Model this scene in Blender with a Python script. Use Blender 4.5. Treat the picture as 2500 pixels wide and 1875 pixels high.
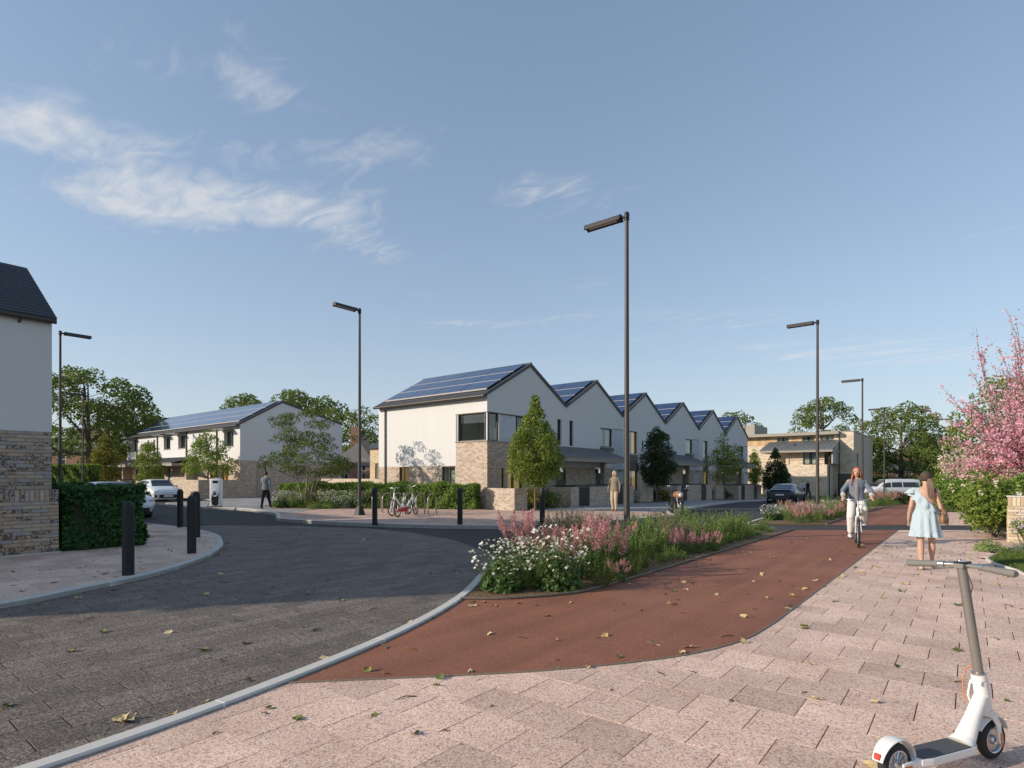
import bpy, bmesh, math, random
import numpy as np
from mathutils import Vector, Matrix, Euler
for _o in list(bpy.data.objects): bpy.data.objects.remove(_o)
scene = bpy.context.scene
C = scene.collection
R = math.radians
random.seed(7); rng = np.random.default_rng(7)

# ------------------------------------------------------------------ camera
F_PX, CAM_H, CX_PX, HZ_PX = 1406.0, 1.6, 1250.0, 1163.0      # focal length, eye height, centre column and horizon row of the 2500 x 1875 photograph
YAW = R(38.5); SN, CS = math.sin(YAW), math.cos(YAW)         # +Y runs along the street, the camera looks 38.5 degrees left of it
cam_d = bpy.data.cameras.new('camera'); cam = bpy.data.objects.new('camera', cam_d); C.objects.link(cam)
cam.location = (0, 0, CAM_H); cam.rotation_euler = (R(90), 0, YAW)
cam_d.sensor_width = 36; cam_d.lens = 36 * F_PX / 2500; cam_d.shift_y = (HZ_PX - 937.5) / 2500
cam_d.clip_start = 0.05; cam_d.clip_end = 3000
scene.camera = cam

# ------------------------------------------------------------------ sun, sky, exposure
SUN_EL = R(21.0)
SH = Vector((0.595, 0.804, 0)).normalized()                  # direction in which shadows fall
sun_to = Vector((-SH.x * math.cos(SUN_EL), -SH.y * math.cos(SUN_EL), math.sin(SUN_EL)))
sd = bpy.data.lights.new('sun', 'SUN'); sd.energy = 4.9; sd.angle = R(0.6); sd.color = (1.0, 0.875, 0.73)
so = bpy.data.objects.new('sun', sd); C.objects.link(so)
so.rotation_euler = sun_to.to_track_quat('Z', 'Y').to_euler(); so.location = (-30, -40, 30)

world = bpy.data.worlds.new('World'); scene.world = world; world.use_nodes = True
wt = world.node_tree; wt.nodes.clear()
def WN(t, **k):
    n = wt.nodes.new(t)
    for a, b in k.items(): setattr(n, a, b)
    return n
w_out = WN('ShaderNodeOutputWorld'); w_bg = WN('ShaderNodeBackground')
w_sky = WN('ShaderNodeTexSky', sky_type='NISHITA', sun_disc=False)
w_sky.sun_elevation = SUN_EL
w_sky.sun_rotation = math.atan2(sun_to.x, sun_to.y)
w_sky.altitude = 50; w_sky.air_density = 1.0; w_sky.dust_density = 0.6; w_sky.ozone_density = 1.6
# thin high cloud: the view direction is carried onto a flat layer overhead, where a stretched noise makes wisps
w_geo = WN('ShaderNodeTexCoord'); w_sep = WN('ShaderNodeSeparateXYZ')
wt.links.new(w_geo.outputs['Generated'], w_sep.inputs[0])
def WM(op, a, b=None, c=None):
    n = WN('ShaderNodeMath', operation=op)
    for i, v in enumerate((a, b, c)):
        if v is None: continue
        if isinstance(v, (int, float)): n.inputs[i].default_value = v
        else: wt.links.new(v, n.inputs[i])
    return n.outputs[0]
zc = WM('MAXIMUM', w_sep.outputs[2], 0.03)
px_ = WM('DIVIDE', w_sep.outputs[0], zc); py_ = WM('DIVIDE', w_sep.outputs[1], zc)
w_cmb = WN('ShaderNodeCombineXYZ'); wt.links.new(px_, w_cmb.inputs[0]); wt.links.new(py_, w_cmb.inputs[1])
def cloud_layer(rot, scale, nscale, seed, detail=9, dist=0.7):
    mp = WN('ShaderNodeMapping'); mp.inputs['Rotation'].default_value = (0, 0, rot); mp.inputs['Scale'].default_value = scale; mp.inputs['Location'].default_value = (seed, seed * 1.7, 0)
    wt.links.new(w_cmb.outputs[0], mp.inputs[0])
    nz = WN('ShaderNodeTexNoise'); nz.inputs['Scale'].default_value = nscale; nz.inputs['Detail'].default_value = detail
    nz.inputs['Roughness'].default_value = 0.58; nz.inputs['Distortion'].default_value = dist
    wt.links.new(mp.outputs[0], nz.inputs['Vector']); return nz.outputs['Fac']
def cloud_patch(cx, cy, rx, ry, rot, gain):
    # one bank of cloud at a place on the layer
    dx = WM('SUBTRACT', px_, cx); dy = WM('SUBTRACT', py_, cy); c_, s_ = math.cos(rot), math.sin(rot)
    a = WM('DIVIDE', WM('ADD', WM('MULTIPLY', dx, c_), WM('MULTIPLY', dy, s_)), rx)
    b = WM('DIVIDE', WM('SUBTRACT', WM('MULTIPLY', dy, c_), WM('MULTIPLY', dx, s_)), ry)
    d2 = WM('ADD', WM('MULTIPLY', a, a), WM('MULTIPLY', b, b))
    return WM('MULTIPLY', WM('EXPONENT', WM('MULTIPLY', d2, -1.0)), gain)
CLOUD_ROT = R(20)
def layer_at(u, v):
    x = (u - CX_PX) / F_PX; z = (HZ_PX - v) / F_PX
    return ((CS * x - SN) / z, (SN * x + CS) / z)
bank = None
for (cu, cv, hw, hh, tilt, gain) in ((40, 300, 190, 75, 16, 1.1), (250, 350, 190, 55, 22, 0.72), (520, 490, 300, 75, 10, 1.2), (250, 470, 160, 60, 20, 0.8), (730, 520, 150, 40, 8, 0.55),
        (490, 160, 160, 70, 18, 0.74), (640, 230, 120, 50, 20, 0.5), (690, 370, 190, 50, 14, 0.74), (800, 260, 90, 55, 0, 0.4), (560, 60, 90, 45, 0, 0.5),
        (1330, 470, 220, 65, 6, 0.70), (1060, 370, 200, 70, 8, 0.56), (930, 620, 110, 60, 0, 0.72), (1700, 775, 420, 35, 0, 0.42),
        (1900, 855, 420, 26, 0, 0.48), (2230, 865, 260, 45, 0, 0.6), (1200, 788, 200, 14, 0, 0.5), (1450, 690, 110, 50, 0, 0.45)):
    z_ = (HZ_PX - cv) / F_PX; lx, ly = layer_at(cu, cv); p = hw / F_PX / z_; q = hh / F_PX / z_ ** 2
    m_ = cloud_patch(lx, ly, p, q, YAW - R(tilt) * 0.6, gain)
    bank = m_ if bank is None else WM('ADD', bank, m_)
n1 = cloud_layer(YAW + R(-16), (0.55, 1.5, 1), 1.5, 3.1, 10, 1.1); n2 = cloud_layer(YAW + R(6), (0.8, 1.6, 1), 5.0, 8.4, 9, 1.6)
nn = WM('ADD', WM('MULTIPLY', n1, 0.60), WM('MULTIPLY', n2, 0.40))
dens = WM('ADD', WM('MULTIPLY', WM('SUBTRACT', nn, 0.5), 4.2), WM('SUBTRACT', WM('MULTIPLY', WM('MINIMUM', bank, 1.0), 1.25), 0.48))
w_mr = WN('ShaderNodeMapRange', interpolation_type='SMOOTHSTEP'); wt.links.new(dens, w_mr.inputs[0]); w_mr.inputs[1].default_value = -0.10; w_mr.inputs[2].default_value = 1.55
dens = WM('MULTIPLY', w_mr.outputs[0], 0.80)
w_mix = WN('ShaderNodeMix', data_type='RGBA'); wt.links.new(dens, w_mix.inputs['Factor']); w_mix.inputs[7].default_value = (5.2, 5.2, 5.2, 1)
w_gam = WN('ShaderNodeGamma'); w_gam.inputs[1].default_value = 0.61; wt.links.new(w_sky.outputs[0], w_gam.inputs[0])      # an evenly hazy sky: flatter from horizon to zenith
w_tint = WN('ShaderNodeMix', data_type='RGBA', blend_type='MULTIPLY'); w_tint.inputs['Factor'].default_value = 1.0; w_tint.inputs[7].default_value = (1.60, 1.74, 1.92, 1)
wt.links.new(w_gam.outputs[0], w_tint.inputs[6])
w_haze = WN('ShaderNodeMix', data_type='RGBA'); w_haze.inputs[7].default_value = (4.05, 4.45, 4.75, 1)          # pale haze all round the horizon
wt.links.new(WM('MULTIPLY', WM('EXPONENT', WM('MULTIPLY', WM('MAXIMUM', w_sep.outputs[2], 0.0), -5.5)), 0.62), w_haze.inputs['Factor'])
wt.links.new(w_tint.outputs[2], w_haze.inputs[6]); wt.links.new(w_haze.outputs[2], w_mix.inputs[6])
wt.links.new(w_mix.outputs[2], w_bg.inputs[0]); w_bg.inputs[1].default_value = 0.15
wt.links.new(w_bg.outputs[0], w_out.inputs[0])
scene.view_settings.view_transform = 'Standard'; scene.view_settings.look = 'None'
scene.view_settings.exposure = 0.0; scene.view_settings.gamma = 1.0; scene.view_settings.use_curve_mapping = False
scene.cycles.max_bounces = 6; scene.cycles.transparent_max_bounces = 12; scene.cycles.use_denoising = True

# ------------------------------------------------------------------ pixel helpers (photograph pixel -> a point on a known surface)
def ground_z(y):                                              # the street falls gently away from the camera
    t = min(max(y - 20.0, 0.0), 35.0); return -0.0005 * t * t
def gp(u, v, z=0.0):
    d = F_PX * (CAM_H - z) / (v - HZ_PX); x = (u - CX_PX) / F_PX * d
    return (CS * x - SN * d, SN * x + CS * d)
def at_depth(u, d):
    x = (u - CX_PX) / F_PX * d; return (CS * x - SN * d, SN * x + CS * d)
def gps(*pts): return [gp(u, v) for u, v in pts]
# ------------------------------------------------------------------ mesh helpers
class MB:
    """collects shapes and links them as ONE mesh object"""
    def __init__(s): s.v = []; s.f = []; s.mi = []; s.sm = []
    def add(s, vs, fs, mi=0, smooth=False, M=None):
        b = len(s.v)
        if M is not None: vs = [M @ Vector(p) for p in vs]
        s.v.extend([tuple(p) for p in vs])
        for f in fs: s.f.append(tuple(b + i for i in f)); s.mi.append(mi); s.sm.append(smooth)
        return s
    def box(s, lo, hi, mi=0, M=None, bev=0.0):
        x0, y0, z0 = lo; x1, y1, z1 = hi
        if bev <= 0:
            vs = [(x0,y0,z0),(x1,y0,z0),(x1,y1,z0),(x0,y1,z0),(x0,y0,z1),(x1,y0,z1),(x1,y1,z1),(x0,y1,z1)]
            fs = [(0,3,2,1),(4,5,6,7),(0,1,5,4),(1,2,6,5),(2,3,7,6),(3,0,4,7)]
            return s.add(vs, fs, mi, False, M)
        b = bev
        vs = []
        for (x, sx) in ((x0, 1), (x1, -1)):
            for (y, sy) in ((y0, 1), (y1, -1)):
                for (z, sz) in ((z0, 1), (z1, -1)):
                    vs += [(x, y + sy*b, z + sz*b), (x + sx*b, y, z + sz*b), (x + sx*b, y + sy*b, z)]
        bm = bmesh.new()
        for p in vs: bm.verts.new(p)
        r = bmesh.ops.convex_hull(bm, input=bm.verts); bm.verts.index_update()
        vv = [p.co[:] for p in bm.verts]; ff = [tuple(q.index for q in f.verts) for f in bm.faces]; bm.free()
        return s.add(vv, ff, mi, False, M)
    def rings(s, rings, mi=0, smooth=True, cap=True, closed=True, M=None):
        n = len(rings[0]); vs = [p for r in rings for p in r]; fs = []
        for i in range(len(rings) - 1):
            for j in range(n if closed else n - 1):
                k = (j + 1) % n; fs.append((i*n + j, i*n + k, (i+1)*n + k, (i+1)*n + j))
        s.add(vs, fs, mi, smooth, M)
        if cap:
            s.add(list(rings[0]), [tuple(range(n))[::-1]], mi, False, M); s.add(list(rings[-1]), [tuple(range(n))], mi, False, M)
        return s
    def tube(s, pts, rad, seg=10, mi=0, cap=True, smooth=True, M=None, flat=None):
        pts = [Vector(p) for p in pts]; n = len(pts)
        if isinstance(rad, (int, float)): rad = [rad] * n
        rs = []; prev = None
        for i in range(n):
            d = (pts[min(i+1, n-1)] - pts[max(i-1, 0)]).normalized()
            if prev is None:
                a = d.orthogonal().normalized() if flat is None else (Vector(flat) - d * d.dot(Vector(flat))).normalized()
            else: a = (prev - d * d.dot(prev)).normalized()
            prev = a; b = d.cross(a); r = rad[i]
            ra, rb = (r, r) if isinstance(r, (int, float)) else r
            rs.append([pts[i] + a * (ra * math.cos(2*math.pi*j/seg)) + b * (rb * math.sin(2*math.pi*j/seg)) for j in range(seg)])
        return s.rings(rs, mi, smooth, cap, True, M)
    def lathe(s, prof, seg=20, mi=0, smooth=True, M=None, cap=True):
        rs = [[(r*math.cos(2*math.pi*j/seg), r*math.sin(2*math.pi*j/seg), z) for j in range(seg)] for r, z in prof]
        return s.rings(rs, mi, smooth, cap, True, M)
    def prism(s, poly, z0, z1, mi=0, M=None):
        n = len(poly); a = [(p[0], p[1], z0) for p in poly]; b = [(p[0], p[1], z1) for p in poly]
        return s.add(a + b, [tuple(range(n))[::-1], tuple(range(n, 2*n))] + [(i, (i+1) % n, n + (i+1) % n, n + i) for i in range(n)], mi, False, M)
    def sphere(s, c, r, mi=0, seg=14, rows=9, M=None):
        rx, ry, rz = (r, r, r) if isinstance(r, (int, float)) else r
        rs = []
        for i in range(rows + 1):
            t = math.pi * (0.02 + 0.96 * i / rows) - math.pi / 2
            rs.append([(c[0] + rx*math.cos(t)*math.cos(2*math.pi*j/seg), c[1] + ry*math.cos(t)*math.sin(2*math.pi*j/seg), c[2] + rz*math.sin(t)) for j in range(seg)])
        return s.rings(rs, mi, True, True, True, M)
    def mesh(s, name, mats):
        me = bpy.data.meshes.new(name); me.from_pydata(s.v, [], s.f)
        for m in (mats if isinstance(mats, (list, tuple)) else [mats]): me.materials.append(m)
        me.polygons.foreach_set('material_index', s.mi); me.polygons.foreach_set('use_smooth', s.sm); me.update(); return me
    def build(s, name, mats, parent=None, loc=None, rz=0):
        return link(name, s.mesh(name, mats), parent, loc, rz)
def link(name, me, parent=None, loc=None, rz=0):
    o = bpy.data.objects.new(name, me); C.objects.link(o)
    if parent is not None: o.parent = parent
    if loc is not None: o.location = loc
    if rz: o.rotation_euler = (0, 0, rz)
    return o
def thing(name, label, cat, loc=(0, 0, 0), rz=0, group=None):
    o = bpy.data.objects.new(name, None); C.objects.link(o); o.location = loc; o.rotation_euler = (0, 0, rz); o.empty_display_size = 0.2
    return tag(o, label, cat, group)
def tag(o, label=None, cat=None, group=None, kind=None):
    if label: o['label'] = label
    if cat: o['category'] = cat
    if group: o['group'] = group
    if kind: o['kind'] = kind
    return o
def structure(o): o['kind'] = 'structure'; return o
def copy_tree(o, parent=None):
    c = o.copy(); C.objects.link(c)
    if parent is not None: c.parent = parent
    for ch in list(KIDS.get(o.name, [])): copy_tree(ch, c)
    return c
KIDS = {}
def note_kids():
    KIDS.clear()
    for o in C.objects:
        if o.parent is not None: KIDS.setdefault(o.parent.name, []).append(o)
def dup(root, loc=None, rz=None, label=None, scale=None):
    kids = {}
    def rec(o, par):
        c = o.copy(); C.objects.link(c)
        if par is not None: c.parent = par
        for ch in o.children: rec(ch, c)
        return c
    c = rec(root, None)
    if loc is not None: c.location = loc
    if rz is not None: c.rotation_euler = (0, 0, rz)
    if label: c['label'] = label
    if scale is not None: c.scale = scale if isinstance(scale, tuple) else (scale,) * 3
    return c
def fast_mesh(name, V, Q, mats, mat_idx=None, smooth=False):
    V = np.asarray(V, dtype=np.float32).reshape(-1, 3); Q = np.asarray(Q, dtype=np.int32); k = Q.shape[1]
    me = bpy.data.meshes.new(name); me.vertices.add(len(V)); me.vertices.foreach_set('co', V.ravel())
    me.loops.add(Q.size); me.loops.foreach_set('vertex_index', Q.ravel()); me.polygons.add(len(Q))
    me.polygons.foreach_set('loop_start', np.arange(0, Q.size, k, dtype=np.int32))
    for m in (mats if isinstance(mats, (list, tuple)) else [mats]): me.materials.append(m)
    if mat_idx is not None: me.polygons.foreach_set('material_index', np.asarray(mat_idx, dtype=np.int32))
    me.polygons.foreach_set('use_smooth', np.full(len(Q), smooth)); me.update(); me.validate(); return me
def leaf_cards(P, N, size, aspect=0.55, fold=0.18, jitter=0.35, up=None):
    """one folded, pointed quad per point: P centres, N facing directions, size lengths"""
    n = len(P); N = N / np.maximum(np.linalg.norm(N, axis=1, keepdims=True), 1e-6)
    N = N + rng.normal(0, jitter, (n, 3)); N /= np.linalg.norm(N, axis=1, keepdims=True)
    T = rng.normal(0, 1, (n, 3))
    if up is not None: T = T * 0.5 + np.asarray(up)
    T -= N * np.sum(T * N, axis=1, keepdims=True); T /= np.maximum(np.linalg.norm(T, axis=1, keepdims=True), 1e-6)
    B = np.cross(N, T); L = (np.asarray(size) * np.ones(n))[:, None]
    V = np.empty((n, 4, 3), dtype=np.float32)
    V[:, 0] = P - T * L * 0.5; V[:, 2] = P + T * L * 0.5 - N * L * fold * 0.6
    V[:, 1] = P - T * L * 0.06 + B * L * aspect * 0.5 - N * L * fold * -1; V[:, 3] = P - T * L * 0.06 - B * L * aspect * 0.5 - N * L * fold * -1
    return V.reshape(-1, 3), np.arange(4 * n).reshape(n, 4)
def clip_poly(subject, x0, x1, y0, y1):
    def cl(p, inside, cut):
        r = []
        for i in range(len(p)):
            a, b = p[i - 1], p[i]; ia, ib = inside(a), inside(b)
            if ib:
                if not ia: r.append(cut(a, b))
                r.append(b)
            elif ia: r.append(cut(a, b))
        return r
    def cx(x): return lambda a, b: (x, a[1] + (b[1]-a[1]) * (x-a[0]) / (b[0]-a[0]))
    def cy(y): return lambda a, b: (a[0] + (b[0]-a[0]) * (y-a[1]) / (b[1]-a[1]), y)
    p = cl(subject, lambda q: q[0] >= x0, cx(x0))
    if p: p = cl(p, lambda q: q[0] <= x1, cx(x1))
    if p: p = cl(p, lambda q: q[1] >= y0, cy(y0))
    if p: p = cl(p, lambda q: q[1] <= y1, cy(y1))
    return p
def area(p): return abs(sum(p[i-1][0]*p[i][1] - p[i][0]*p[i-1][1] for i in range(len(p)))) / 2
def ccw(p): return p if sum(p[i-1][0]*p[i][1] - p[i][0]*p[i-1][1] for i in range(len(p))) > 0 else p[::-1]
def inside(p, x, y):
    c = False
    for i in range(len(p)):
        (xa, ya), (xb, yb) = p[i-1], p[i]
        if (ya > y) != (yb > y) and x < (xb-xa) * (y-ya) / (yb-ya) + xa: c = not c
    return c
def smooth_line(pts, n=6, closed=False):
    """Catmull-Rom through the points"""
    P = [Vector((*p[:2], 0)) for p in pts]; out = []; m = len(P)
    for i in range(m if closed else m - 1):
        a, b, c, d = (P[(i-1) % m], P[i], P[(i+1) % m], P[(i+2) % m]) if closed else (P[max(i-1, 0)], P[i], P[i+1], P[min(i+2, m-1)])
        for k in range(n):
            t = k / n; q = 0.5 * ((2*b) + (c-a)*t + (2*a-5*b+4*c-d)*t*t + (-a+3*b-3*c+d)*t*t*t); out.append((q.x, q.y))
    if not closed: out.append((P[-1].x, P[-1].y))
    return out
def offset_line(pts, d):
    out = []
    for i in range(len(pts)):
        a = Vector(pts[max(i-1, 0)]); b = Vector(pts[min(i+1, len(pts)-1)]); t = (b - a).normalized()
        out.append((pts[i][0] - t.y * d, pts[i][1] + t.x * d))
    return out
def sheet(name, poly, z, m, thick=0.0, kind='structure', step=4.0, gz=True):
    """a flat ground sheet cut every few metres so that it follows the slope"""
    mb = MB(); ys = [p[1] for p in poly]; y0, y1 = min(ys), max(ys); xs = [p[0] for p in poly]
    cuts = [y0]
    if gz:
        y = 20.0
        while y < min(y1, 56):
            if y > y0 + 1e-3: cuts.append(y)
            y += step
    cuts.append(y1)
    bm = bmesh.new(); vs = [bm.verts.new((p[0], p[1], 0)) for p in ccw(list(poly))]
    f = bm.faces.new(vs)
    for y in cuts[1:-1]:
        bmesh.ops.bisect_plane(bm, geom=bm.verts[:] + bm.edges[:] + bm.faces[:], plane_co=(0, y, 0), plane_no=(0, 1, 0))
    bmesh.ops.triangulate(bm, faces=bm.faces[:])
    if thick:
        r = bmesh.ops.extrude_face_region(bm, geom=bm.faces[:])
        new = [g for g in r['geom'] if isinstance(g, bmesh.types.BMVert)]
        for v in new: v.co.z -= thick
        bmesh.ops.recalc_face_normals(bm, faces=bm.faces[:])
    for v in bm.verts: v.co.z += z + (ground_z(v.co.y) if gz else 0)
    me = bpy.data.meshes.new(name); bm.to_mesh(me); bm.free(); me.materials.append(m)
    if not thick: 
        if me.polygons and me.polygons[0].normal.z < 0: me.flip_normals()
    o = link(name, me); o['kind'] = kind; return o
# ------------------------------------------------------------------ materials
class NT:
    def __init__(s, name):
        s.m = bpy.data.materials.new(name); s.m.use_nodes = True; s.t = s.m.node_tree; s.t.nodes.clear()
        s.out = s.n('ShaderNodeOutputMaterial')
    def n(s, typ, ins=None, **k):
        x = s.t.nodes.new(typ)
        for a, b in k.items(): setattr(x, a, b)
        if ins:
            for a, b in ins.items(): s.set(x.inputs[a], b)
        return x
    def set(s, sock, v):
        if isinstance(v, bpy.types.NodeSocket): s.t.links.new(v, sock)
        elif isinstance(v, (tuple, list)) and len(v) == 3 and sock.type == 'RGBA': sock.default_value = (*v, 1)
        else: sock.default_value = v
    def math(s, op, a, b=0.0, c=0.0): 
        return s.n('ShaderNodeMath', {0: a, 1: b, 2: c}, operation=op).outputs[0]
    def mix(s, f, a, b, mode='MIX'):
        x = s.n('ShaderNodeMix', data_type='RGBA', blend_type=mode); s.set(x.inputs['Factor'], f); s.set(x.inputs[6], a); s.set(x.inputs[7], b); return x.outputs[2]
    def pos(s): return s.n('ShaderNodeNewGeometry').outputs['Position']
    def obj(s): return s.n('ShaderNodeTexCoord').outputs['Object']
    def noise(s, vec, scale, detail=4, rough=0.55, out='Fac'):
        return s.n('ShaderNodeTexNoise', {'Vector': vec, 'Scale': scale, 'Detail': detail, 'Roughness': rough}).outputs[out]
    def ramp(s, f, stops, interp='LINEAR'):
        x = s.n('ShaderNodeValToRGB', {0: f}); e = x.color_ramp; e.interpolation = interp
        while len(e.elements) < len(stops): e.elements.new(0.5)
        for el, (p, c) in zip(e.elements, stops): el.position = p; el.color = (*c, 1) if len(c) == 3 else c
        return x.outputs[0]
    def bump(s, h, strength=0.3, dist=0.01): return s.n('ShaderNodeBump', {'Height': h, 'Strength': strength, 'Distance': dist}).outputs[0]
    def rand(s):
        """differs from object to object and from loose piece to loose piece"""
        a = s.n('ShaderNodeObjectInfo').outputs['Random']; b = s.n('ShaderNodeNewGeometry').outputs['Random Per Island']
        return s.math('FRACT', s.math('ADD', a, b))
    def principled(s, col, rough=0.7, metal=0.0, normal=None, spec=0.5, **k):
        ins = {'Base Color': col, 'Roughness': rough, 'Metallic': metal, 'Specular IOR Level': spec}
        if normal is not None: ins['Normal'] = normal
        ins.update(k); x = s.n('ShaderNodeBsdfPrincipled', ins); return x
    def fin(s, sh):
        s.t.links.new(sh.outputs[0] if not isinstance(sh, bpy.types.NodeSocket) else sh, s.out.inputs[0]); return s.m
MATS = {}
def plain(name, col, rough=0.6, metal=0.0, var=0.12, scale=6.0, bump=0.0, bscale=80, spec=0.5, **k):
    """one base colour with slight mottling and grain"""
    if name in MATS: return MATS[name]
    t = NT(name); p = t.obj(); c = t.mix(t.noise(p, scale, 5), tuple(x * (1 - var) for x in col), tuple(min(1, x * (1 + var)) for x in col))
    r = t.math('MULTIPLY_ADD', t.noise(p, scale * 3, 3), 0.16, rough - 0.08)
    nm = t.bump(t.noise(p, bscale, 3), bump, 0.004) if bump else None
    MATS[name] = t.fin(t.principled(c, r, metal, nm, spec, **k)); return MATS[name]
def m_granite(name, light, mid, dark, contrast=1.0, spread=0.25):
    t = NT(name); p = t.pos(); rd = t.rand()
    v = t.n('ShaderNodeTexVoronoi', {'Vector': p, 'Scale': 105.0}); g = t.n('ShaderNodeSeparateColor', {0: v.outputs['Color']}).outputs[0]
    v2 = t.n('ShaderNodeTexVoronoi', {'Vector': p, 'Scale': 45.0}); g2 = t.n('ShaderNodeSeparateColor', {0: v2.outputs['Color']}).outputs[1]
    c = t.ramp(g, [(0.0, dark), (0.22, dark), (0.32, mid), (0.62, mid), (0.75, light), (1.0, light)])
    c = t.mix(t.math('MULTIPLY', t.math('GREATER_THAN', g2, 0.72), 0.5), c, mid)
    tone = t.math('MULTIPLY_ADD', t.math('SUBTRACT', rd, 0.5), spread, 1.0)
    dk = t.math('MULTIPLY_ADD', t.math('GREATER_THAN', t.math('FRACT', t.math('MULTIPLY', rd, 7.31)), 0.90), -0.16, 1.0)
    c = t.mix(1.0, c, t.n('ShaderNodeCombineColor', {0: t.math('MULTIPLY', tone, dk), 1: t.math('MULTIPLY', tone, dk), 2: t.math('MULTIPLY', tone, dk)}).outputs[0], 'MULTIPLY')
    dirt = t.ramp(t.noise(p, 1.3, 6, 0.6), [(0.35, (0.82, 0.80, 0.78)), (0.6, (1, 1, 1))]); c = t.mix(1.0, c, dirt, 'MULTIPLY')
    MATS[name] = t.fin(t.principled(c, 0.72, 0, t.bump(t.math('ADD', g, t.noise(p, 160, 2)), 0.25, 0.002), 0.35)); return MATS[name]
def m_brick(name, c1, c2, mortar, darkc, bw=0.235, rh=0.0745, dark_amt=0.42):
    t = NT(name); ge = t.n('ShaderNodeNewGeometry'); p = t.n('ShaderNodeSeparateXYZ', {0: ge.outputs['Position']}); nn = t.n('ShaderNodeSeparateXYZ', {0: ge.outputs['Normal']})
    ax = t.math('GREATER_THAN', t.math('ABSOLUTE', nn.outputs[1]), t.math('ABSOLUTE', nn.outputs[0]))
    h = t.math('ADD', t.math('MULTIPLY', p.outputs[0], ax), t.math('MULTIPLY', p.outputs[1], t.math('SUBTRACT', 1.0, ax)))
    vec = t.n('ShaderNodeCombineXYZ', {0: h, 1: p.outputs[2], 2: 0.0}).outputs[0]
    b = t.n('ShaderNodeTexBrick', {'Vector': vec, 'Color1': (0, 0, 0), 'Color2': (1, 1, 1), 'Mortar': (0.5, 0.5, 0.5), 'Scale': 1.0, 'Mortar Size': 0.006, 'Mortar Smooth': 0.25, 'Bias': 0.0, 'Brick Width': bw, 'Row Height': rh}, offset=0.5)
    idx = t.n('ShaderNodeSeparateColor', {0: b.outputs['Color']}).outputs[0]
    c = t.ramp(idx, [(0.0, c1), (0.3, c2), (0.55, tuple((x + y) / 2 * 1.08 for x, y in zip(c1, c2))), (0.8, c1), (1.0, tuple(x * 0.72 for x in c2))])
    pv = t.n('ShaderNodeMapping', {'Vector': vec, 'Scale': (1.0, 2.6, 1.0)}).outputs[0]
    blot = t.ramp(t.noise(pv, 9.0, 5, 0.6), [(0.50, (0, 0, 0)), (0.66, (1, 1, 1))])
    pick = t.ramp(idx, [(0.52, (0, 0, 0)), (0.62, (1, 1, 1))])
    f = t.math('MULTIPLY', t.n('ShaderNodeSeparateColor', {0: blot}).outputs[0], t.math('MULTIPLY_ADD', t.n('ShaderNodeSeparateColor', {0: pick}).outputs[0], 0.55, dark_amt - 0.2))
    c = t.mix(t.math('MINIMUM', f, 0.9), c, darkc)
    c = t.mix(b.outputs['Fac'], c, mortar)
    hgt = t.math('ADD', t.math('MULTIPLY', t.math('SUBTRACT', 1.0, b.outputs['Fac']), 1.0), t.math('MULTIPLY', t.noise(ge.outputs['Position'], 60, 3), 0.35))
    MATS[name] = t.fin(t.principled(c, 0.88, 0, t.bump(hgt, 0.6, 0.008), 0.25)); return MATS[name]
def m_leaf(name, c1, c2, c3=None, trans=0.38, rough=0.5, noise_scale=0.9):
    t = NT(name); r = t.n('ShaderNodeNewGeometry').outputs['Random Per Island']; p = t.obj()
    c = t.ramp(r, [(0.0, c1), (0.55, c2), (1.0, c3 or c2)])
    c = t.mix(1.0, c, t.ramp(t.noise(p, noise_scale, 3), [(0.3, (0.78, 0.8, 0.75)), (0.7, (1.18, 1.15, 1.1))]), 'MULTIPLY')
    d = t.principled(c, rough, 0, None, 0.35)
    tr = t.n('ShaderNodeBsdfTranslucent', {'Color': t.mix(1.0, c, (1.25, 1.3, 0.75), 'MULTIPLY')})
    MATS[name] = t.fin(t.n('ShaderNodeMixShader', {0: trans, 1: d.outputs[0], 2: tr.outputs[0]})); return MATS[name]

M_PINK = m_granite('pink granite paving', (0.90, 0.69, 0.545), (0.80, 0.535, 0.41), (0.45, 0.30, 0.235))
M_PINK2 = m_granite('pink concrete paving', (0.66, 0.47, 0.375), (0.58, 0.395, 0.31), (0.44, 0.30, 0.235), spread=0.25)
M_GREYPAVE = m_granite('grey paving', (0.40, 0.39, 0.38), (0.33, 0.32, 0.31), (0.24, 0.23, 0.22))
M_SETT = m_granite('dark sett paving', (0.29, 0.24, 0.20), (0.158, 0.127, 0.104), (0.060, 0.051, 0.045), spread=0.35)
M_JOINT = plain('paving joint sand', (0.12, 0.095, 0.08), 0.95, var=0.3, scale=30)
M_KERB = plain('concrete kerb', (0.57, 0.54, 0.49), 0.8, var=0.10, scale=9, bump=0.25, bscale=150)
M_EDGE = plain('steel path edging', (0.20, 0.165, 0.12), 0.7, var=0.25, scale=14)
M_MULCH = plain('bark mulch', (0.165, 0.105, 0.05), 0.95, var=0.55, scale=40, bump=1.0, bscale=60)
M_GRASS = plain('mown grass', (0.075, 0.125, 0.03), 0.9, var=0.35, scale=12, bump=0.6, bscale=120)
M_FIELD = plain('distant grass', (0.085, 0.12, 0.045), 0.95, var=0.3, scale=0.3)
def _asph():
    t = NT('asphalt'); p = t.pos(); n = t.noise(p, 220, 2); c = t.mix(n, (0.035, 0.036, 0.039), (0.072, 0.071, 0.07))
    c = t.mix(1.0, c, t.ramp(t.noise(p, 0.7, 5), [(0.3, (0.82, 0.82, 0.82)), (0.7, (1.15, 1.13, 1.1))]), 'MULTIPLY')
    return t.fin(t.principled(c, 0.85, 0, t.bump(n, 0.5, 0.004), 0.3))
M_ASPH = _asph()
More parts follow.
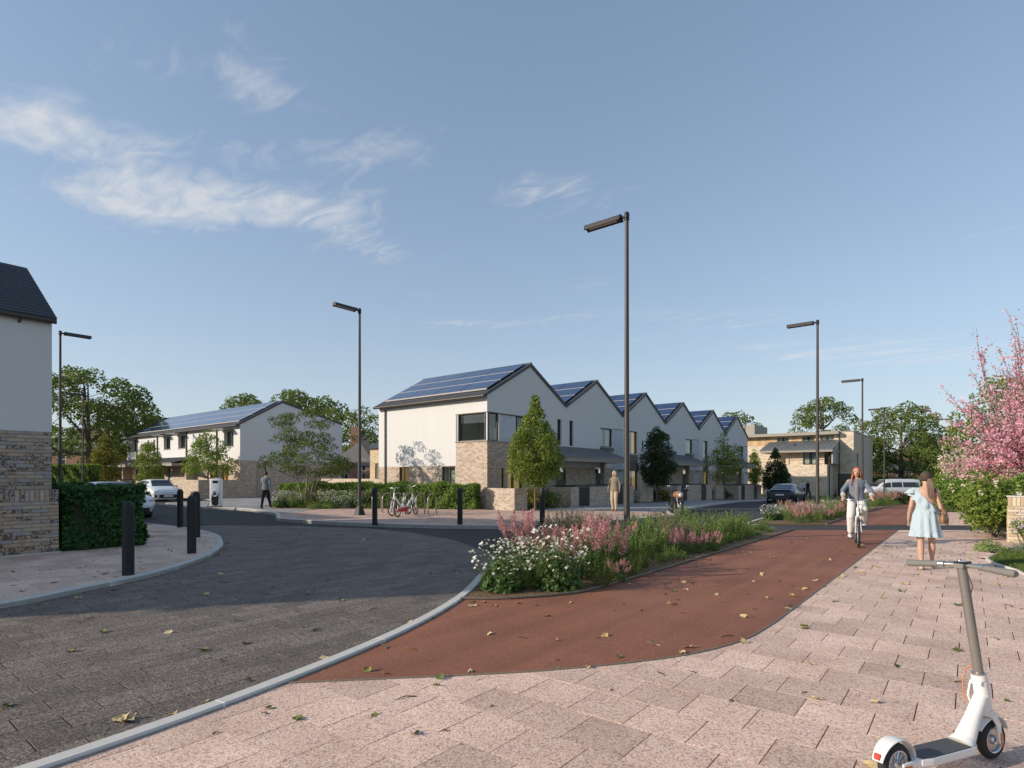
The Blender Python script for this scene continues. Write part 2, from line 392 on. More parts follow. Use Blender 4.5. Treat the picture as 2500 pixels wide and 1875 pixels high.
def _red():
    t = NT('red cycle surfacing'); p = t.pos(); n = t.noise(p, 170, 2)
    v = t.n('ShaderNodeTexVoronoi', {'Vector': p, 'Scale': 42.0}); d = t.math('LESS_THAN', v.outputs['Distance'], 0.22)
    pick = t.math('GREATER_THAN', t.n('ShaderNodeSeparateColor', {0: v.outputs['Color']}).outputs[0], 0.70)
    n3 = t.noise(p, 55, 3); c = t.mix(t.math('ADD', t.math('MULTIPLY', n, 0.5), t.math('MULTIPLY', t.ramp(n3, [(0.3, (0, 0, 0)), (0.7, (1, 1, 1))]), 0.5)), (0.155, 0.062, 0.036), (0.41, 0.165, 0.098)); c = t.mix(t.ramp(t.noise(p, 0.35, 6, 0.65), [(0.48, (0, 0, 0)), (0.72, (1, 1, 1))]), c, t.mix(0.25, c, (0.30, 0.19, 0.13))); sk = t.n('ShaderNodeMapping', {'Vector': p, 'Scale': (3.2, 0.16, 1.0)}).outputs[0]; c = t.mix(1.0, c, t.ramp(t.noise(sk, 1.0, 4, 0.5), [(0.36, (0.86, 0.86, 0.87)), (0.62, (1.05, 1.05, 1.04))]), 'MULTIPLY'); c = t.mix(1.0, c, t.ramp(t.noise(p, 0.9, 5), [(0.3, (0.84, 0.84, 0.84)), (0.7, (1.14, 1.12, 1.1))]), 'MULTIPLY')
    c = t.mix(t.math('MULTIPLY', t.math('MULTIPLY', d, pick), 0.8), c, (0.50, 0.34, 0.23))
    return t.fin(t.principled(c, 0.82, 0, t.bump(n, 0.6, 0.004), 0.3))
M_RED = _red()
def _white():
    t = NT('white render'); p = t.pos(); st = t.n('ShaderNodeMapping', {'Vector': p, 'Scale': (2.2, 2.2, 0.22)}).outputs[0]; c = t.mix(t.noise(p, 1.5, 4), (0.645, 0.635, 0.615), (0.675, 0.665, 0.645))
    c = t.mix(1.0, c, t.ramp(t.noise(st, 1.6, 6, 0.6), [(0.30, (0.972, 0.968, 0.96)), (0.55, (1.0, 1.0, 1.0))]), 'MULTIPLY'); return t.fin(t.principled(c, 0.9, 0, t.bump(t.noise(p, 160, 3), 0.35, 0.004), 0.2))
M_WHITE = _white()
M_ROUGHCAST = plain('pale rough-cast panel', (0.55, 0.56, 0.58), 0.9, var=0.22, scale=5, bump=0.5, bscale=40, spec=0.2)
M_BRICK = m_brick('mixed buff brick', (0.47, 0.355, 0.265), (0.62, 0.51, 0.405), (0.50, 0.425, 0.345), (0.085, 0.064, 0.054), dark_amt=0.6)
M_BRICKY = m_brick('yellow brick', (0.52, 0.40, 0.25), (0.60, 0.48, 0.31), (0.52, 0.44, 0.32), (0.22, 0.17, 0.11), dark_amt=0.3)
M_BRICKF = m_brick('pale buff brick', (0.60, 0.48, 0.355), (0.72, 0.61, 0.48), (0.60, 0.52, 0.42), (0.19, 0.14, 0.11), bw=0.36, rh=0.11, dark_amt=0.5)
M_BRICKR = m_brick('red brick', (0.30, 0.13, 0.085), (0.38, 0.19, 0.13), (0.36, 0.28, 0.22), (0.12, 0.07, 0.06), dark_amt=0.3)
M_SLATE = plain('dark slate', (0.050, 0.052, 0.060), 0.55, var=0.25, scale=4, bump=0.3, bscale=60)
M_ZINC = plain('grey zinc roof', (0.20, 0.205, 0.205), 0.42, 0.35, var=0.08, scale=3)
M_ZINCL = plain('light grey metal panel', (0.34, 0.335, 0.32), 0.5, 0.2, var=0.06, scale=3)
M_BRONZE = plain('dark bronze frame', (0.075, 0.062, 0.05), 0.45, 0.4, var=0.1)
M_TAUPE = plain('taupe fascia', (0.30, 0.27, 0.225), 0.6, var=0.06)
M_BLACK = plain('black painted steel', (0.018, 0.018, 0.019), 0.55, 0.2, var=0.4, scale=14, bump=0.2, bscale=90)
M_LAMP = plain('grey brown painted column', (0.060, 0.053, 0.045), 0.5, 0.3, var=0.14, scale=5)
M_STEEL = plain('brushed steel', (0.50, 0.48, 0.45), 0.32, 0.9, var=0.1, scale=12)
M_HOOP = plain('satin steel hoop', (0.36, 0.31, 0.26), 0.4, 0.75, var=0.15, scale=9)
M_RUBBER = plain('black rubber', (0.022, 0.022, 0.023), 0.8, var=0.2)
M_TIMBER = None
def _timber():
    t = NT('larch cladding'); p = t.n('ShaderNodeMapping', {'Vector': t.pos(), 'Scale': (9.0, 9.0, 0.7)}).outputs[0]; rd = t.rand()
    c = t.mix(t.noise(p, 1.6, 6), (0.46, 0.30, 0.155), (0.63, 0.45, 0.27)); k = t.math('MULTIPLY_ADD', rd, 0.4, 0.8)
    c = t.mix(1.0, c, t.n('ShaderNodeCombineColor', {0: k, 1: k, 2: k}).outputs[0], 'MULTIPLY')
    return t.fin(t.principled(c, 0.75))
M_TIMBER = _timber()
def _solar():
    t = NT('solar cells'); p = t.obj(); n = t.noise(p, 0.8, 2); c = t.mix(n, (0.008, 0.022, 0.075), (0.013, 0.034, 0.105))
    return t.fin(t.principled(c, 0.16, 0, None, 0.6, **{'Coat Weight': 0.4, 'Coat Roughness': 0.05}))
M_SOLAR = _solar()
M_RAIL = plain('pale aluminium rail', (0.70, 0.66, 0.60), 0.5, 0.2, var=0.05)
def _glass():
    t = NT('window glass'); fr = t.n('ShaderNodeLayerWeight', {'Blend': 0.5}).outputs['Facing']; f = t.math('MULTIPLY_ADD', t.math('POWER', fr, 4.0), 0.75, 0.05)
    g = t.n('ShaderNodeBsdfGlossy', {'Color': (0.9, 0.95, 1.0), 'Roughness': 0.02}); tr = t.n('ShaderNodeBsdfTransparent', {'Color': (0.80, 0.84, 0.83)})
    return t.fin(t.n('ShaderNodeMixShader', {0: f, 1: tr.outputs[0], 2: g.outputs[0]}))
M_GLASS = _glass()
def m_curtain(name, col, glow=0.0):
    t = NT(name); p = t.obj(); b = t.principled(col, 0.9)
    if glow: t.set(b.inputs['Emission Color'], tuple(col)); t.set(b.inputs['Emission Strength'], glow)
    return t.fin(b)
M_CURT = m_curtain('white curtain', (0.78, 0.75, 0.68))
M_CURTW = m_curtain('warm glowing curtain', (0.85, 0.56, 0.24), 0.35)  # the cloth itself emits, standing in for warm light in the room
M_OCHREGLOW = m_curtain('ochre glowing room wall', (0.62, 0.42, 0.16), 0.25)  # emission stands in for sun falling on the wall indoors
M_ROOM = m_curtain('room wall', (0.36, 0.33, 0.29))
M_ROOMD = m_curtain('darkened room wall', (0.12, 0.11, 0.10))  # darker copy of the room wall, its dimness put into the colour
M_BARK = plain('tree bark', (0.125, 0.098, 0.072), 0.9, var=0.35, scale=8, bump=0.8, bscale=35)
M_BARKL = plain('pale bark', (0.23, 0.19, 0.15), 0.9, var=0.3, scale=8, bump=0.6, bscale=35)
L_OAK = m_leaf('oak leaves', (0.095, 0.140, 0.035), (0.157, 0.211, 0.053), (0.243, 0.282, 0.082))
L_OAK2 = m_leaf('olive leaves', (0.126, 0.133, 0.027), (0.206, 0.205, 0.043), (0.316, 0.273, 0.066))
L_HORN = m_leaf('hornbeam leaves', (0.117, 0.172, 0.031), (0.206, 0.269, 0.047), (0.347, 0.390, 0.090))
L_DARK = m_leaf('dark leaves', (0.030, 0.054, 0.022), (0.051, 0.084, 0.032), (0.093, 0.132, 0.046))
L_HEDGE = m_leaf('hedge leaves', (0.101, 0.191, 0.035), (0.185, 0.293, 0.055), (0.316, 0.420, 0.094))
L_IVY = m_leaf('dark hedge leaves', (0.027, 0.078, 0.026), (0.048, 0.128, 0.036), (0.093, 0.195, 0.053), rough=0.38)
L_LIME = m_leaf('fresh green leaves', (0.112, 0.180, 0.030), (0.188, 0.262, 0.045), (0.323, 0.383, 0.098))
L_ACER = m_leaf('maple leaves', (0.070, 0.115, 0.025), (0.115, 0.165, 0.034), (0.19, 0.19, 0.05)) # (0.075, 0.120, 0.027), (0.128, 0.158, 0.033), (0.255, 0.150, 0.045))
L_PLANT = m_leaf('perennial foliage', (0.126, 0.205, 0.055), (0.211, 0.312, 0.078), (0.368, 0.450, 0.152))
L_PLANTD = m_leaf('deep green foliage', (0.063, 0.129, 0.043), (0.105, 0.191, 0.055), (0.180, 0.273, 0.078))
L_GREYL = m_leaf('grey green foliage', (0.180, 0.232, 0.180), (0.255, 0.307, 0.240), (0.400, 0.400, 0.375))
P_PINK = m_leaf('pink plume', (0.50, 0.22, 0.27), (0.62, 0.31, 0.36), (0.72, 0.43, 0.46), trans=0.25)
P_WHITE = m_leaf('white petals', (0.74, 0.72, 0.66), (0.82, 0.80, 0.75), (0.86, 0.85, 0.82), trans=0.2)
P_PURP = m_leaf('dusky purple buds', (0.16, 0.075, 0.115), (0.25, 0.12, 0.17), (0.36, 0.20, 0.24), trans=0.2)
P_LILAC = m_leaf('lilac petals', (0.42, 0.36, 0.58), (0.55, 0.48, 0.70), (0.66, 0.60, 0.78), trans=0.2)
P_YEL = m_leaf('yellow petals', (0.55, 0.36, 0.02), (0.68, 0.47, 0.04), (0.75, 0.55, 0.10), trans=0.2)
P_BLOS = m_leaf('pink blossom', (0.60, 0.22, 0.38), (0.76, 0.40, 0.55), (0.86, 0.62, 0.72), trans=0.28)
P_CREAM = m_leaf('pale blossom', (0.66, 0.52, 0.46), (0.76, 0.64, 0.58), (0.82, 0.75, 0.68), trans=0.25)
# ------------------------------------------------------------------ ground, road, pavements
def big_ground():
    ys = [-300, -60, 0, 20, 25, 30, 35, 40, 45, 50, 55, 120, 400, 1500]; xs = [-1500, -400, -120, -40, 0, 40, 120, 400, 1500]
    mb = MB(); vs = [(x, y, ground_z(y) - 0.10) for y in ys for x in xs]; n = len(xs)
    mb.add(vs, [(j*n+i, j*n+i+1, (j+1)*n+i+1, (j+1)*n+i) for j in range(len(ys)-1) for i in range(n-1)])
    return structure(mb.build('ground', M_FIELD))
big_ground()
sheet('road', [(-80, -12), (6, -12), (6, 100), (-80, 100)], -0.022, M_ASPH)
KERB_NEAR = smooth_line([(-4.03, -1.6), (-4.06, 0.8), (-4.24, 2.24), (-4.65, 3.89), (-5.32, 5.49), (-6.22, 6.95), (-6.66, 7.65), (-7.2, 8.8), (-7.42, 10.2), (-7.3, 12.2), (-6.95, 14.5), (-6.25, 17.2), (-5.75, 19.2), (-5.45, 20.0)], 6)
KERB_LEFT = smooth_line([(-9.0, -3.0), (-9.0, 0.0), (-9.15, 1.59), (-9.54, 2.46), (-10.12, 3.54), (-10.87, 4.42), (-11.88, 5.29), (-12.99, 6.0), (-13.76, 6.37), (-15.3, 6.99), (-16.78, 7.3), (-18.58, 7.45), (-21.0, 7.3), (-24, 7.05), (-60, 7.0)], 5)
KERB_CORNER = smooth_line([(-20.9, 11.72), (-19.4, 11.0), (-16.8, 11.25), (-14.44, 11.88), (-12.4, 12.85), (-10.85, 14.1), (-9.94, 15.7), (-9.45, 18.2), (-9.1, 20.2), (-8.75, 21.45)], 6)
KERB_SIDE = [(-70, 17.0), (-60, 17.0), (-50, 17.0), (-42, 17.0)] + smooth_line([(-38.5, 17.0), (-37.2, 16.4), (-36.5, 14.4), (-35.4, 13.2), (-33, 12.7), (-31.1, 12.6), (-29, 12.95), (-27.3, 13.35), (-25, 13.1), (-22.6, 12.55), (-20.9, 11.72)], 5)
KERB_FAR = [(-8.75, 21.45), (-9.6, 22.6), (-10.3, 24.0), (-11.96, 34.2), (-13.4, 45), (-14.2, 54), (-14.3, 66)]
PATH_R = [(-4.10, 2.40), (-3.5, 3.06), (-2.81, 3.8), (-2.32, 4.46), (-1.99, 5.02), (-1.76, 5.71), (-1.69, 6.48), (-1.68, 7.88), (-1.68, 12.97), (-1.68, 20.6)]
PATH_R = smooth_line(PATH_R[1:-1], 4); PATH_R = [(-4.13, 2.42)] + PATH_R + [(-1.68, 20.6)]
BED_R = smooth_line([(-5.17, 5.42), (-4.7, 5.82), (-4.32, 6.4), (-4.16, 6.95), (-4.12, 8.2), (-4.12, 11.1), (-4.11, 14.85)], 5) + [(-4.10, 18.60)]

def strip(name, line, w, z0, z1, m, parent=None, stone=None, mortar=None, gz=False, bev=0.012):
    """a kerb or edging along a line; cut into stones when stone is given"""
    inner = offset_line(line, -w)
    d = [0]
    for i in range(1, len(line)): d.append(d[-1] + math.dist(line[i-1], line[i]))
    def at(L, s):
        for i in range(1, len(d)):
            if s <= d[i] + 1e-9:
                t = (s - d[i-1]) / max(d[i] - d[i-1], 1e-9); return (L[i-1][0] + (L[i][0]-L[i-1][0])*t, L[i-1][1] + (L[i][1]-L[i-1][1])*t)
        return L[-1]
    segs = [(0, d[-1])] if not stone else []
    if stone:
        n = max(1, round(d[-1] / stone)); segs = [(d[-1]*i/n + 0.008, d[-1]*(i+1)/n - 0.008) for i in range(n)]
    def band(a, b, zb, zt, name, m, parent):
        ss = [a] + [x for x in d if a + 1e-4 < x < b - 1e-4] + [b]; mb = MB(); rs = []
        for s in ss:
            p = at(line, s); q = at(inner, s); g = ground_z(p[1]) if gz else 0
            e = (q[0]-p[0], q[1]-p[1]); L = math.hypot(*e); ex, ey = e[0]/L*bev, e[1]/L*bev
            rs.append([(p[0], p[1], zb+g), (p[0], p[1], zt-bev+g), (p[0]+ex, p[1]+ey, zt+g), (q[0]-ex, q[1]-ey, zt+g), (q[0], q[1], zt-bev+g), (q[0], q[1], zb+g)])
        mb.rings(rs, 0, False, True, True); return mb.build(name, m, parent)
    if stone:
        root = band(0, d[-1], z0, z1 - 0.003, name, mortar or M_KERB, parent)
        for a, b in segs: band(a, b, z0 + 0.002, z1, 'kerb_stone', m, root)
        return root
    return band(0, d[-1], z0, z1, name, m, parent)
M_MORTAR = plain('pale mortar', (0.74, 0.71, 0.64), 0.9, var=0.15, scale=30)
structure(strip('kerb', KERB_NEAR, 0.125, -0.10, 0.026, M_KERB, stone=1.72, mortar=M_MORTAR))
structure(strip('kerb', [(x, y) for x, y in KERB_LEFT], -0.14, -0.10, 0.075, M_KERB, stone=1.5, mortar=M_MORTAR))
structure(strip('kerb', KERB_CORNER, -0.15, -0.10, 0.105, M_KERB, stone=1.5, mortar=M_MORTAR))
structure(strip('kerb', KERB_SIDE, -0.15, -0.10, 0.10, M_KERB, stone=1.6, mortar=M_MORTAR))
structure(strip('kerb', KERB_FAR, -0.15, -0.10, 0.095, M_KERB, gz=True))

def paving(name, region, px, py, x0, y0, top, th, m, nparts, along='x', gap=0.007, gap2=0.002, holes=(), piece='paving_slab', base=None, joint=M_JOINT, maxd=60, gz=False):
    """rows of slabs cut to a region: the nearest ones are pieces of their own, the rest one joined part"""
    root = structure(base) if base else sheet(name, region, top - th - 0.001, joint, gz=gz)
    xs = [p[0] for p in region]; ys = [p[1] for p in region]; cells = []
    if along == 'x':
        for j in range(math.floor((min(ys)-y0)/py), math.ceil((max(ys)-y0)/py)):
            for i in range(math.floor((min(xs)-x0)/px)-1, math.ceil((max(xs)-x0)/px)+1):
                a = x0 + i*px + (px/2 if j % 2 else 0); cells.append((a, y0 + j*py))
    else:
        for i in range(math.floor((min(xs)-x0)/px), math.ceil((max(xs)-x0)/px)):
            for j in range(math.floor((min(ys)-y0)/py)-1, math.ceil((max(ys)-y0)/py)+1):
                a = y0 + j*py + (py/2 if i % 2 else 0); cells.append((x0 + i*px, a))
    h = gap/2; full = MB(); b = 0.0008
    gx, gy = (gap, gap2) if along == 'x' else (gap2, gap); w, l = px - gx, py - gy
    full.rings([[(-w/2,-l/2,-th),(w/2,-l/2,-th),(w/2,l/2,-th),(-w/2,l/2,-th)], [(-w/2,-l/2,-b),(w/2,-l/2,-b),(w/2,l/2,-b),(-w/2,l/2,-b)], [(-w/2+b,-l/2+b,0),(w/2-b,-l/2+b,0),(w/2-b,l/2-b,0),(-w/2+b,l/2-b,0)]], 0, False, True)
    fme = full.mesh(piece, m); todo = []
    for (ax, ay) in cells:
        p = clip_poly(region, ax+gx/2, ax+px-gx/2, ay+gy/2, ay+py-gy/2)
        if len(p) < 3: continue
        ar = area(p)
        if ar < 0.004: continue
        cx, cy = ax+px/2, ay+py/2
        if any(inside(q, cx, cy) for q in holes): continue
        dep = -SN*cx + CS*cy; lat = CS*cx + SN*cy
        vis = dep > 1.5 and abs(lat) < dep*0.93 + 0.5
        if dep > maxd or not vis and math.hypot(cx, cy) > 30: continue
        todo.append((0 if vis else 1, dep, cx, cy, p, ar > w*l*0.995))
    todo.sort(key=lambda t: t[:2]); rest = MB(); jr = random.Random(3)
    for k, (nv, dep, cx, cy, p, isfull) in enumerate(todo):
        dz = jr.uniform(-0.0007, 0.0007) + (ground_z(cy) if gz else 0)
        if k < nparts and not nv:
            if isfull: o = link(piece, fme, root, (cx, cy, top + dz))
            else:
                mb = MB(); mb.prism(ccw([(q[0]-cx, q[1]-cy) for q in p]), -th, 0); o = mb.build(piece, m, root, (cx, cy, top + dz))
        else: rest.prism(ccw(p), top - th, top + dz)
    if rest.f:
        r = rest.build(piece + 's_further_off', m, root); r['kind'] = 'stuff'
    return root
CROSS_LO = [(-4.5, 18.36), (0.2, 22.1), (6, 26.7)]; CROSS_HI = [(-5.6, 19.9), (-4.39, 20.87), (0.23, 24.5), (6, 29.0)]
k_in = [p for p in offset_line(KERB_NEAR, -0.137) if p[1] < 2.3]
PINK_NEAR = [(2.4, -1.6)] + k_in + [(-4.12, 2.42)] + [(x + 0.016, y - 0.006) for x, y in PATH_R] + [(0.2, 22.06), (2.4, 23.8)]
LAWN = [gp(2414, 1367), gp(2430, 1377), gp(2487, 1394), (0.75, 12.2), (2.4, 11.6), (2.4, 17.2), (0.95, 17.2), gp(2455, 1345)]
paving('paving', ccw(PINK_NEAR), 0.42, 0.41, -1.13, 3.76, 0.0, 0.05, M_PINK, 300, 'x', holes=[LAWN])
structure(strip('lawn_edging', LAWN + [LAWN[0]], 0.05, -0.06, 0.03, M_KERB, bev=0.006))
sheet('lawn', LAWN, 0.018, M_GRASS, gz=False)
SETT = [p for p in KERB_NEAR if p[1] < 8.9] + [(-8.5, 9.5), (-10.2, 10.4), (-12.5, 11.0), (-14.5, 11.1), (-17, 10.2), (-19.3, 8.6), (-19.3, 7.44)] + [p for p in KERB_LEFT if p[0] > -19.2][::-1]
paving('road_setts', ccw(SETT), 0.225, 0.46, -6.04, 1.13, 0.004, 0.022, M_SETT, 300, 'y', gap=0.009, gap2=0.004, piece='sett', joint=plain('dark joint sand', (0.05, 0.045, 0.04), 0.95, var=0.3, scale=30))
k_li = offset_line(KERB_LEFT, 0.142)
PAVE_LEFT = k_li + [(-60, -3)]
paving('pavement', ccw([p for p in k_li if p[0] > -27] + [(-27, 6.95), (-27, -3)]), 0.82, 0.41, -10.5, 2.13, 0.066, 0.05, M_PINK, 160, 'x', maxd=26)
# corner pavement in front of the gabled terrace
sheet('pavement', KERB_SIDE + [(-12, 16), (-10.4, 23.0), (-11.96, 34.2), (-13.45, 45), (-14.3, 54), (-14.4, 66), (-70, 66)], 0.062, M_GREYPAVE)
PINK_CORNER = [(-21.0, 11.85)] + offset_line(KERB_CORNER, 0.152)[1:] + [(-10.3, 22.85), (-12.3, 22.35), (-13.6, 21.0), (-15.9, 19.45), (-17.6, 19.7), (-18.7, 19.25), (-22.3, 16.45), (-23.4, 15.2)]
paving('pavement', ccw(PINK_CORNER), 0.42, 0.41, -1.13, 3.76, 0.098, 0.03, M_PINK2, 200, 'x', gap=0.008)
# grey slabs along the terrace and the side street
paving('pavement', [(-40, 17.2), (-37.2, 16.7), (-36.3, 14.5), (-35.3, 13.4), (-33, 12.9), (-31.1, 12.8), (-27.3, 13.55), (-25, 13.3), (-22.6, 12.75), (-21.2, 11.95), (-23.55, 15.1), (-26, 14.5), (-28.2, 15.1), (-29, 16.5), (-40, 19.0)], 0.6, 0.41, -1.13, 3.76, 0.086, 0.02, M_GREYPAVE, 120, 'x', gap=0.008)
# red cycle path with its thin edging, the crossing, the path beyond
bed_near = BED_R[:]
RED = [(-4.13, 2.42)] + PATH_R[1:] + [(-4.06, 18.72)] + bed_near[::-1] + [p for p in offset_line(KERB_NEAR, -0.137) if 2.5 < p[1] < 5.4][::-1]
sheet('cycle_path', RED, 0.0, M_RED, thick=0.08)
structure(strip('path_edging', PATH_R, 0.018, -0.05, 0.010, M_EDGE, bev=0.003))
structure(strip('path_edging', BED_R, -0.022, -0.05, 0.035, M_EDGE, bev=0.003))
sheet('crossing', [(-5.4, 17.9)] + CROSS_LO + CROSS_HI[::-1], -0.012, M_ASPH)
sheet('cycle_path', [(-3.72, 21.45), (-1.69, 23.05), (-1.69, 37.0), (-1.69, 39.0), (-3.72, 37.6)], 0.0, M_RED, thick=0.05)
sheet('cycle_path', [(-3.72, 39.8), (-1.69, 41.2), (-1.69, 75), (-3.72, 75)], 0.0, M_RED, thick=0.05)
structure(strip('path_edging', [(-3.72, 21.45), (-3.72, 26), (-3.72, 30), (-3.72, 34), (-3.72, 37.6)], -0.03, -0.05, 0.05, M_EDGE, gz=True, bev=0.003))
PINK_FAR = [(-1.66, 23.1), (0.2, 24.55), (6, 29.0), (6, 33), (-1.66, 33)]
paving('paving', PINK_FAR, 0.42, 0.41, -1.13, 3.76, 0.0, 0.03, M_PINK, 100, 'x', gz=True)
# planted beds
BED1 = [p for p in offset_line(KERB_NEAR, -0.137) if 5.5 < p[1] < 18.2] + [(-4.12, 18.55)] + BED_R[::-1]
sheet('planting_bed', BED1, 0.012, M_MULCH, thick=0.06)
BED2 = [(-5.9, 20.0), (-4.55, 20.95), (-3.75, 21.55), (-3.75, 37.4), (-6.2, 35.6), (-6.3, 25)]
sheet('planting_bed', BED2, 0.02, M_MULCH, thick=0.06)
BED3 = [(-3.75, 40.2), (-3.75, 72), (-6.5, 72), (-6.5, 38.4)]
sheet('planting_bed', BED3, 0.02, M_MULCH, thick=0.06)
structure(strip('kerb', BED2[3:] + BED2[:1], -0.12, -0.06, 0.06, M_KERB, gz=True))
BEDH = [(-28.1, 15.1), (-26, 14.55), (-23.5, 15.1), (-22.3, 16.5), (-18.7, 19.3), (-17.7, 19.95), (-17.9, 20.45), (-30, 20.45), (-30, 17)]
sheet('planting_bed', BEDH, 0.11, M_MULCH, thick=0.06)
BEDR = [(-1.4, 34), (8, 36), (8, 60), (-1.4, 60)]
sheet('planting_bed', BEDR, 0.02, M_MULCH, thick=0.06)
# thin dark channel line where the setts meet the asphalt
structure(strip('channel_line', smooth_line([(-7.5, 8.95), (-8.5, 9.52), (-10.2, 10.42), (-12.5, 11.03), (-14.5, 11.13), (-17, 10.23), (-19.3, 8.63)], 5), -0.05, -0.05, 0.006, M_BLACK, bev=0.002))
# grass verge in front of the far brick building and between the garden walls
sheet('verge', [(-25, 63.0), (-7, 63.0), (-7, 80), (-25, 80)], 0.09, M_GRASS)
# ------------------------------------------------------------------ buildings
def origin_of(o):
    v = Vector((0, 0, 0))
    while o is not None: v += o.location; o = o.parent
    return v
def wp(mb, name, mats, parent):
    """a part whose shape is given in world coordinates"""
    return mb.build(name, mats, parent, loc=-origin_of(parent))
def wall(mb, P, d, L, z0, z1, ops=(), depth=0.15, mi=0, rmi=None):
    """wall face from P along d with openings (s0, s1, z0, z1) and their reveals; outward is to the right of d"""
    n = (d[1], -d[0]); rmi = mi if rmi is None else rmi
    ss = sorted({0, L, *[a for o in ops for a in o[:2]]}); zs = sorted({z0, z1, *[a for o in ops for a in o[2:4]]})
    ss = [s for s in ss if 0 <= s <= L]; zs = [z for z in zs if z0 <= z <= z1]
    pt = lambda s, z, k=0.0: (P[0] + d[0]*s - n[0]*k, P[1] + d[1]*s - n[1]*k, z)
    for i in range(len(ss)-1):
        for j in range(len(zs)-1):
            sm, zm = (ss[i]+ss[i+1])/2, (zs[j]+zs[j+1])/2
            if any(o[0] < sm < o[1] and o[2] < zm < o[3] for o in ops): continue
            mb.add([pt(ss[i], zs[j]), pt(ss[i+1], zs[j]), pt(ss[i+1], zs[j+1]), pt(ss[i], zs[j+1])], [(0, 1, 2, 3)], mi)
    for o in ops:
        a, b, c, e = o[:4]; a = max(a, 0); b = min(b, L); c = max(c, z0); e = min(e, z1)
        if a >= b or c >= e: continue
        A, B, Cc, D = pt(a, c), pt(b, c), pt(b, e), pt(a, e); A2, B2, C2, D2 = pt(a, c, depth), pt(b, c, depth), pt(b, e, depth), pt(a, e, depth)
        if o[2] >= z0: mb.add([A, B, B2, A2], [(0, 1, 2, 3)], rmi)
        if o[3] <= z1: mb.add([D, D2, C2, Cc], [(0, 1, 2, 3)], rmi)
        mb.add([A, A2, D2, D], [(0, 1, 2, 3)], rmi); mb.add([B, Cc, C2, B2], [(0, 1, 2, 3)], rmi)
def frame_box(mb, P, d, s0, s1, z0, z1, k0, k1, mi=0):
    n = (d[1], -d[0]); q = lambda s, z, k: (P[0] + d[0]*s - n[0]*k, P[1] + d[1]*s - n[1]*k, z)
    vs = [q(s, z, k) for z in (z0, z1) for (s, k) in ((s0, k0), (s1, k0), (s1, k1), (s0, k1))]
    mb.add(vs, [(0,3,2,1),(4,5,6,7),(0,1,5,4),(1,2,6,5),(2,3,7,6),(3,0,4,7)], mi)
def window(par, P, d, s0, s1, z0, z1, inset=0.12, fr=0.055, bars=(), back=None, back_m=None, frm=None, sill=False, room=1.2, name='window', lining=True):
    """frame part with a pane, and what stands behind the glass, as sub-parts"""
    frm = frm or M_BRONZE; mb = MB(); k0, k1 = inset - 0.03, inset + 0.04
    frame_box(mb, P, d, s0, s1, z0, z0+fr, k0, k1); frame_box(mb, P, d, s0, s1, z1-fr, z1, k0, k1)
    frame_box(mb, P, d, s0, s0+fr, z0+fr, z1-fr, k0, k1); frame_box(mb, P, d, s1-fr, s1, z0+fr, z1-fr, k0, k1)
    for b in bars: frame_box(mb, P, d, s0 + (s1-s0)*b - fr*0.4, s0 + (s1-s0)*b + fr*0.4, z0+fr, z1-fr, k0+0.004, k1-0.004)
    if sill: frame_box(mb, P, d, s0-0.04, s1+0.04, z0-0.045, z0-0.002, -0.04, inset)
    w = wp(mb, name, frm, par)
    g = MB(); frame_box(g, P, d, s0+fr*0.6, s1-fr*0.6, z0+fr*0.6, z1-fr*0.6, inset+0.002, inset+0.012); wp(g, 'pane', M_GLASS, w)
    n = (d[1], -d[0]); q = lambda s, z, k: (P[0] + d[0]*s - n[0]*k, P[1] + d[1]*s - n[1]*k, z)
    r = MB(); a, b = s0 - 0.02, s1 + 0.02; k = inset + room; lo, hi = z0 - 0.1, z1 + 0.15
    for f in ([(a,lo,k),(b,lo,k),(b,hi,k),(a,hi,k)], [(a,lo,k1),(b,lo,k1),(b,lo,k),(a,lo,k)], [(a,hi,k),(b,hi,k),(b,hi,k1),(a,hi,k1)], [(a,lo,k1),(a,lo,k),(a,hi,k),(a,hi,k1)], [(b,lo,k),(b,lo,k1),(b,hi,k1),(b,hi,k)]):
        r.add([q(*p) for p in f], [(0, 1, 2, 3)])
    if lining: wp(r, 'room_lining', M_ROOM if back_m is None or back == 'curtain' else back_m, w)
    if back == 'curtain':
        for (c0, c1) in ((0.02, 0.40), (0.60, 0.98)) if (s1 - s0) > 0.9 else ((0.02, 0.98),):
            cu = MB(); N = 18; row = lambda z: [q(s0 + (s1-s0)*(c0 + (c1-c0)*i/N), z, inset + 0.09 + 0.03*math.sin(i*1.9)) for i in range(N+1)]
            lo_, hi_ = row(z0-0.05), row(z1+0.05); cu.add(lo_ + hi_, [(i, i+1, N+2+i, N+1+i) for i in range(N)], 0, True)
            wp(cu, 'curtain', back_m or M_CURT, w)
    elif back == 'panel':
        cu = MB(); frame_box(cu, P, d, s0+0.02, s0+(s1-s0)*0.55, z0, z1, inset+0.3, inset+0.32); wp(cu, 'blind', back_m or M_CURT, w)
    return w
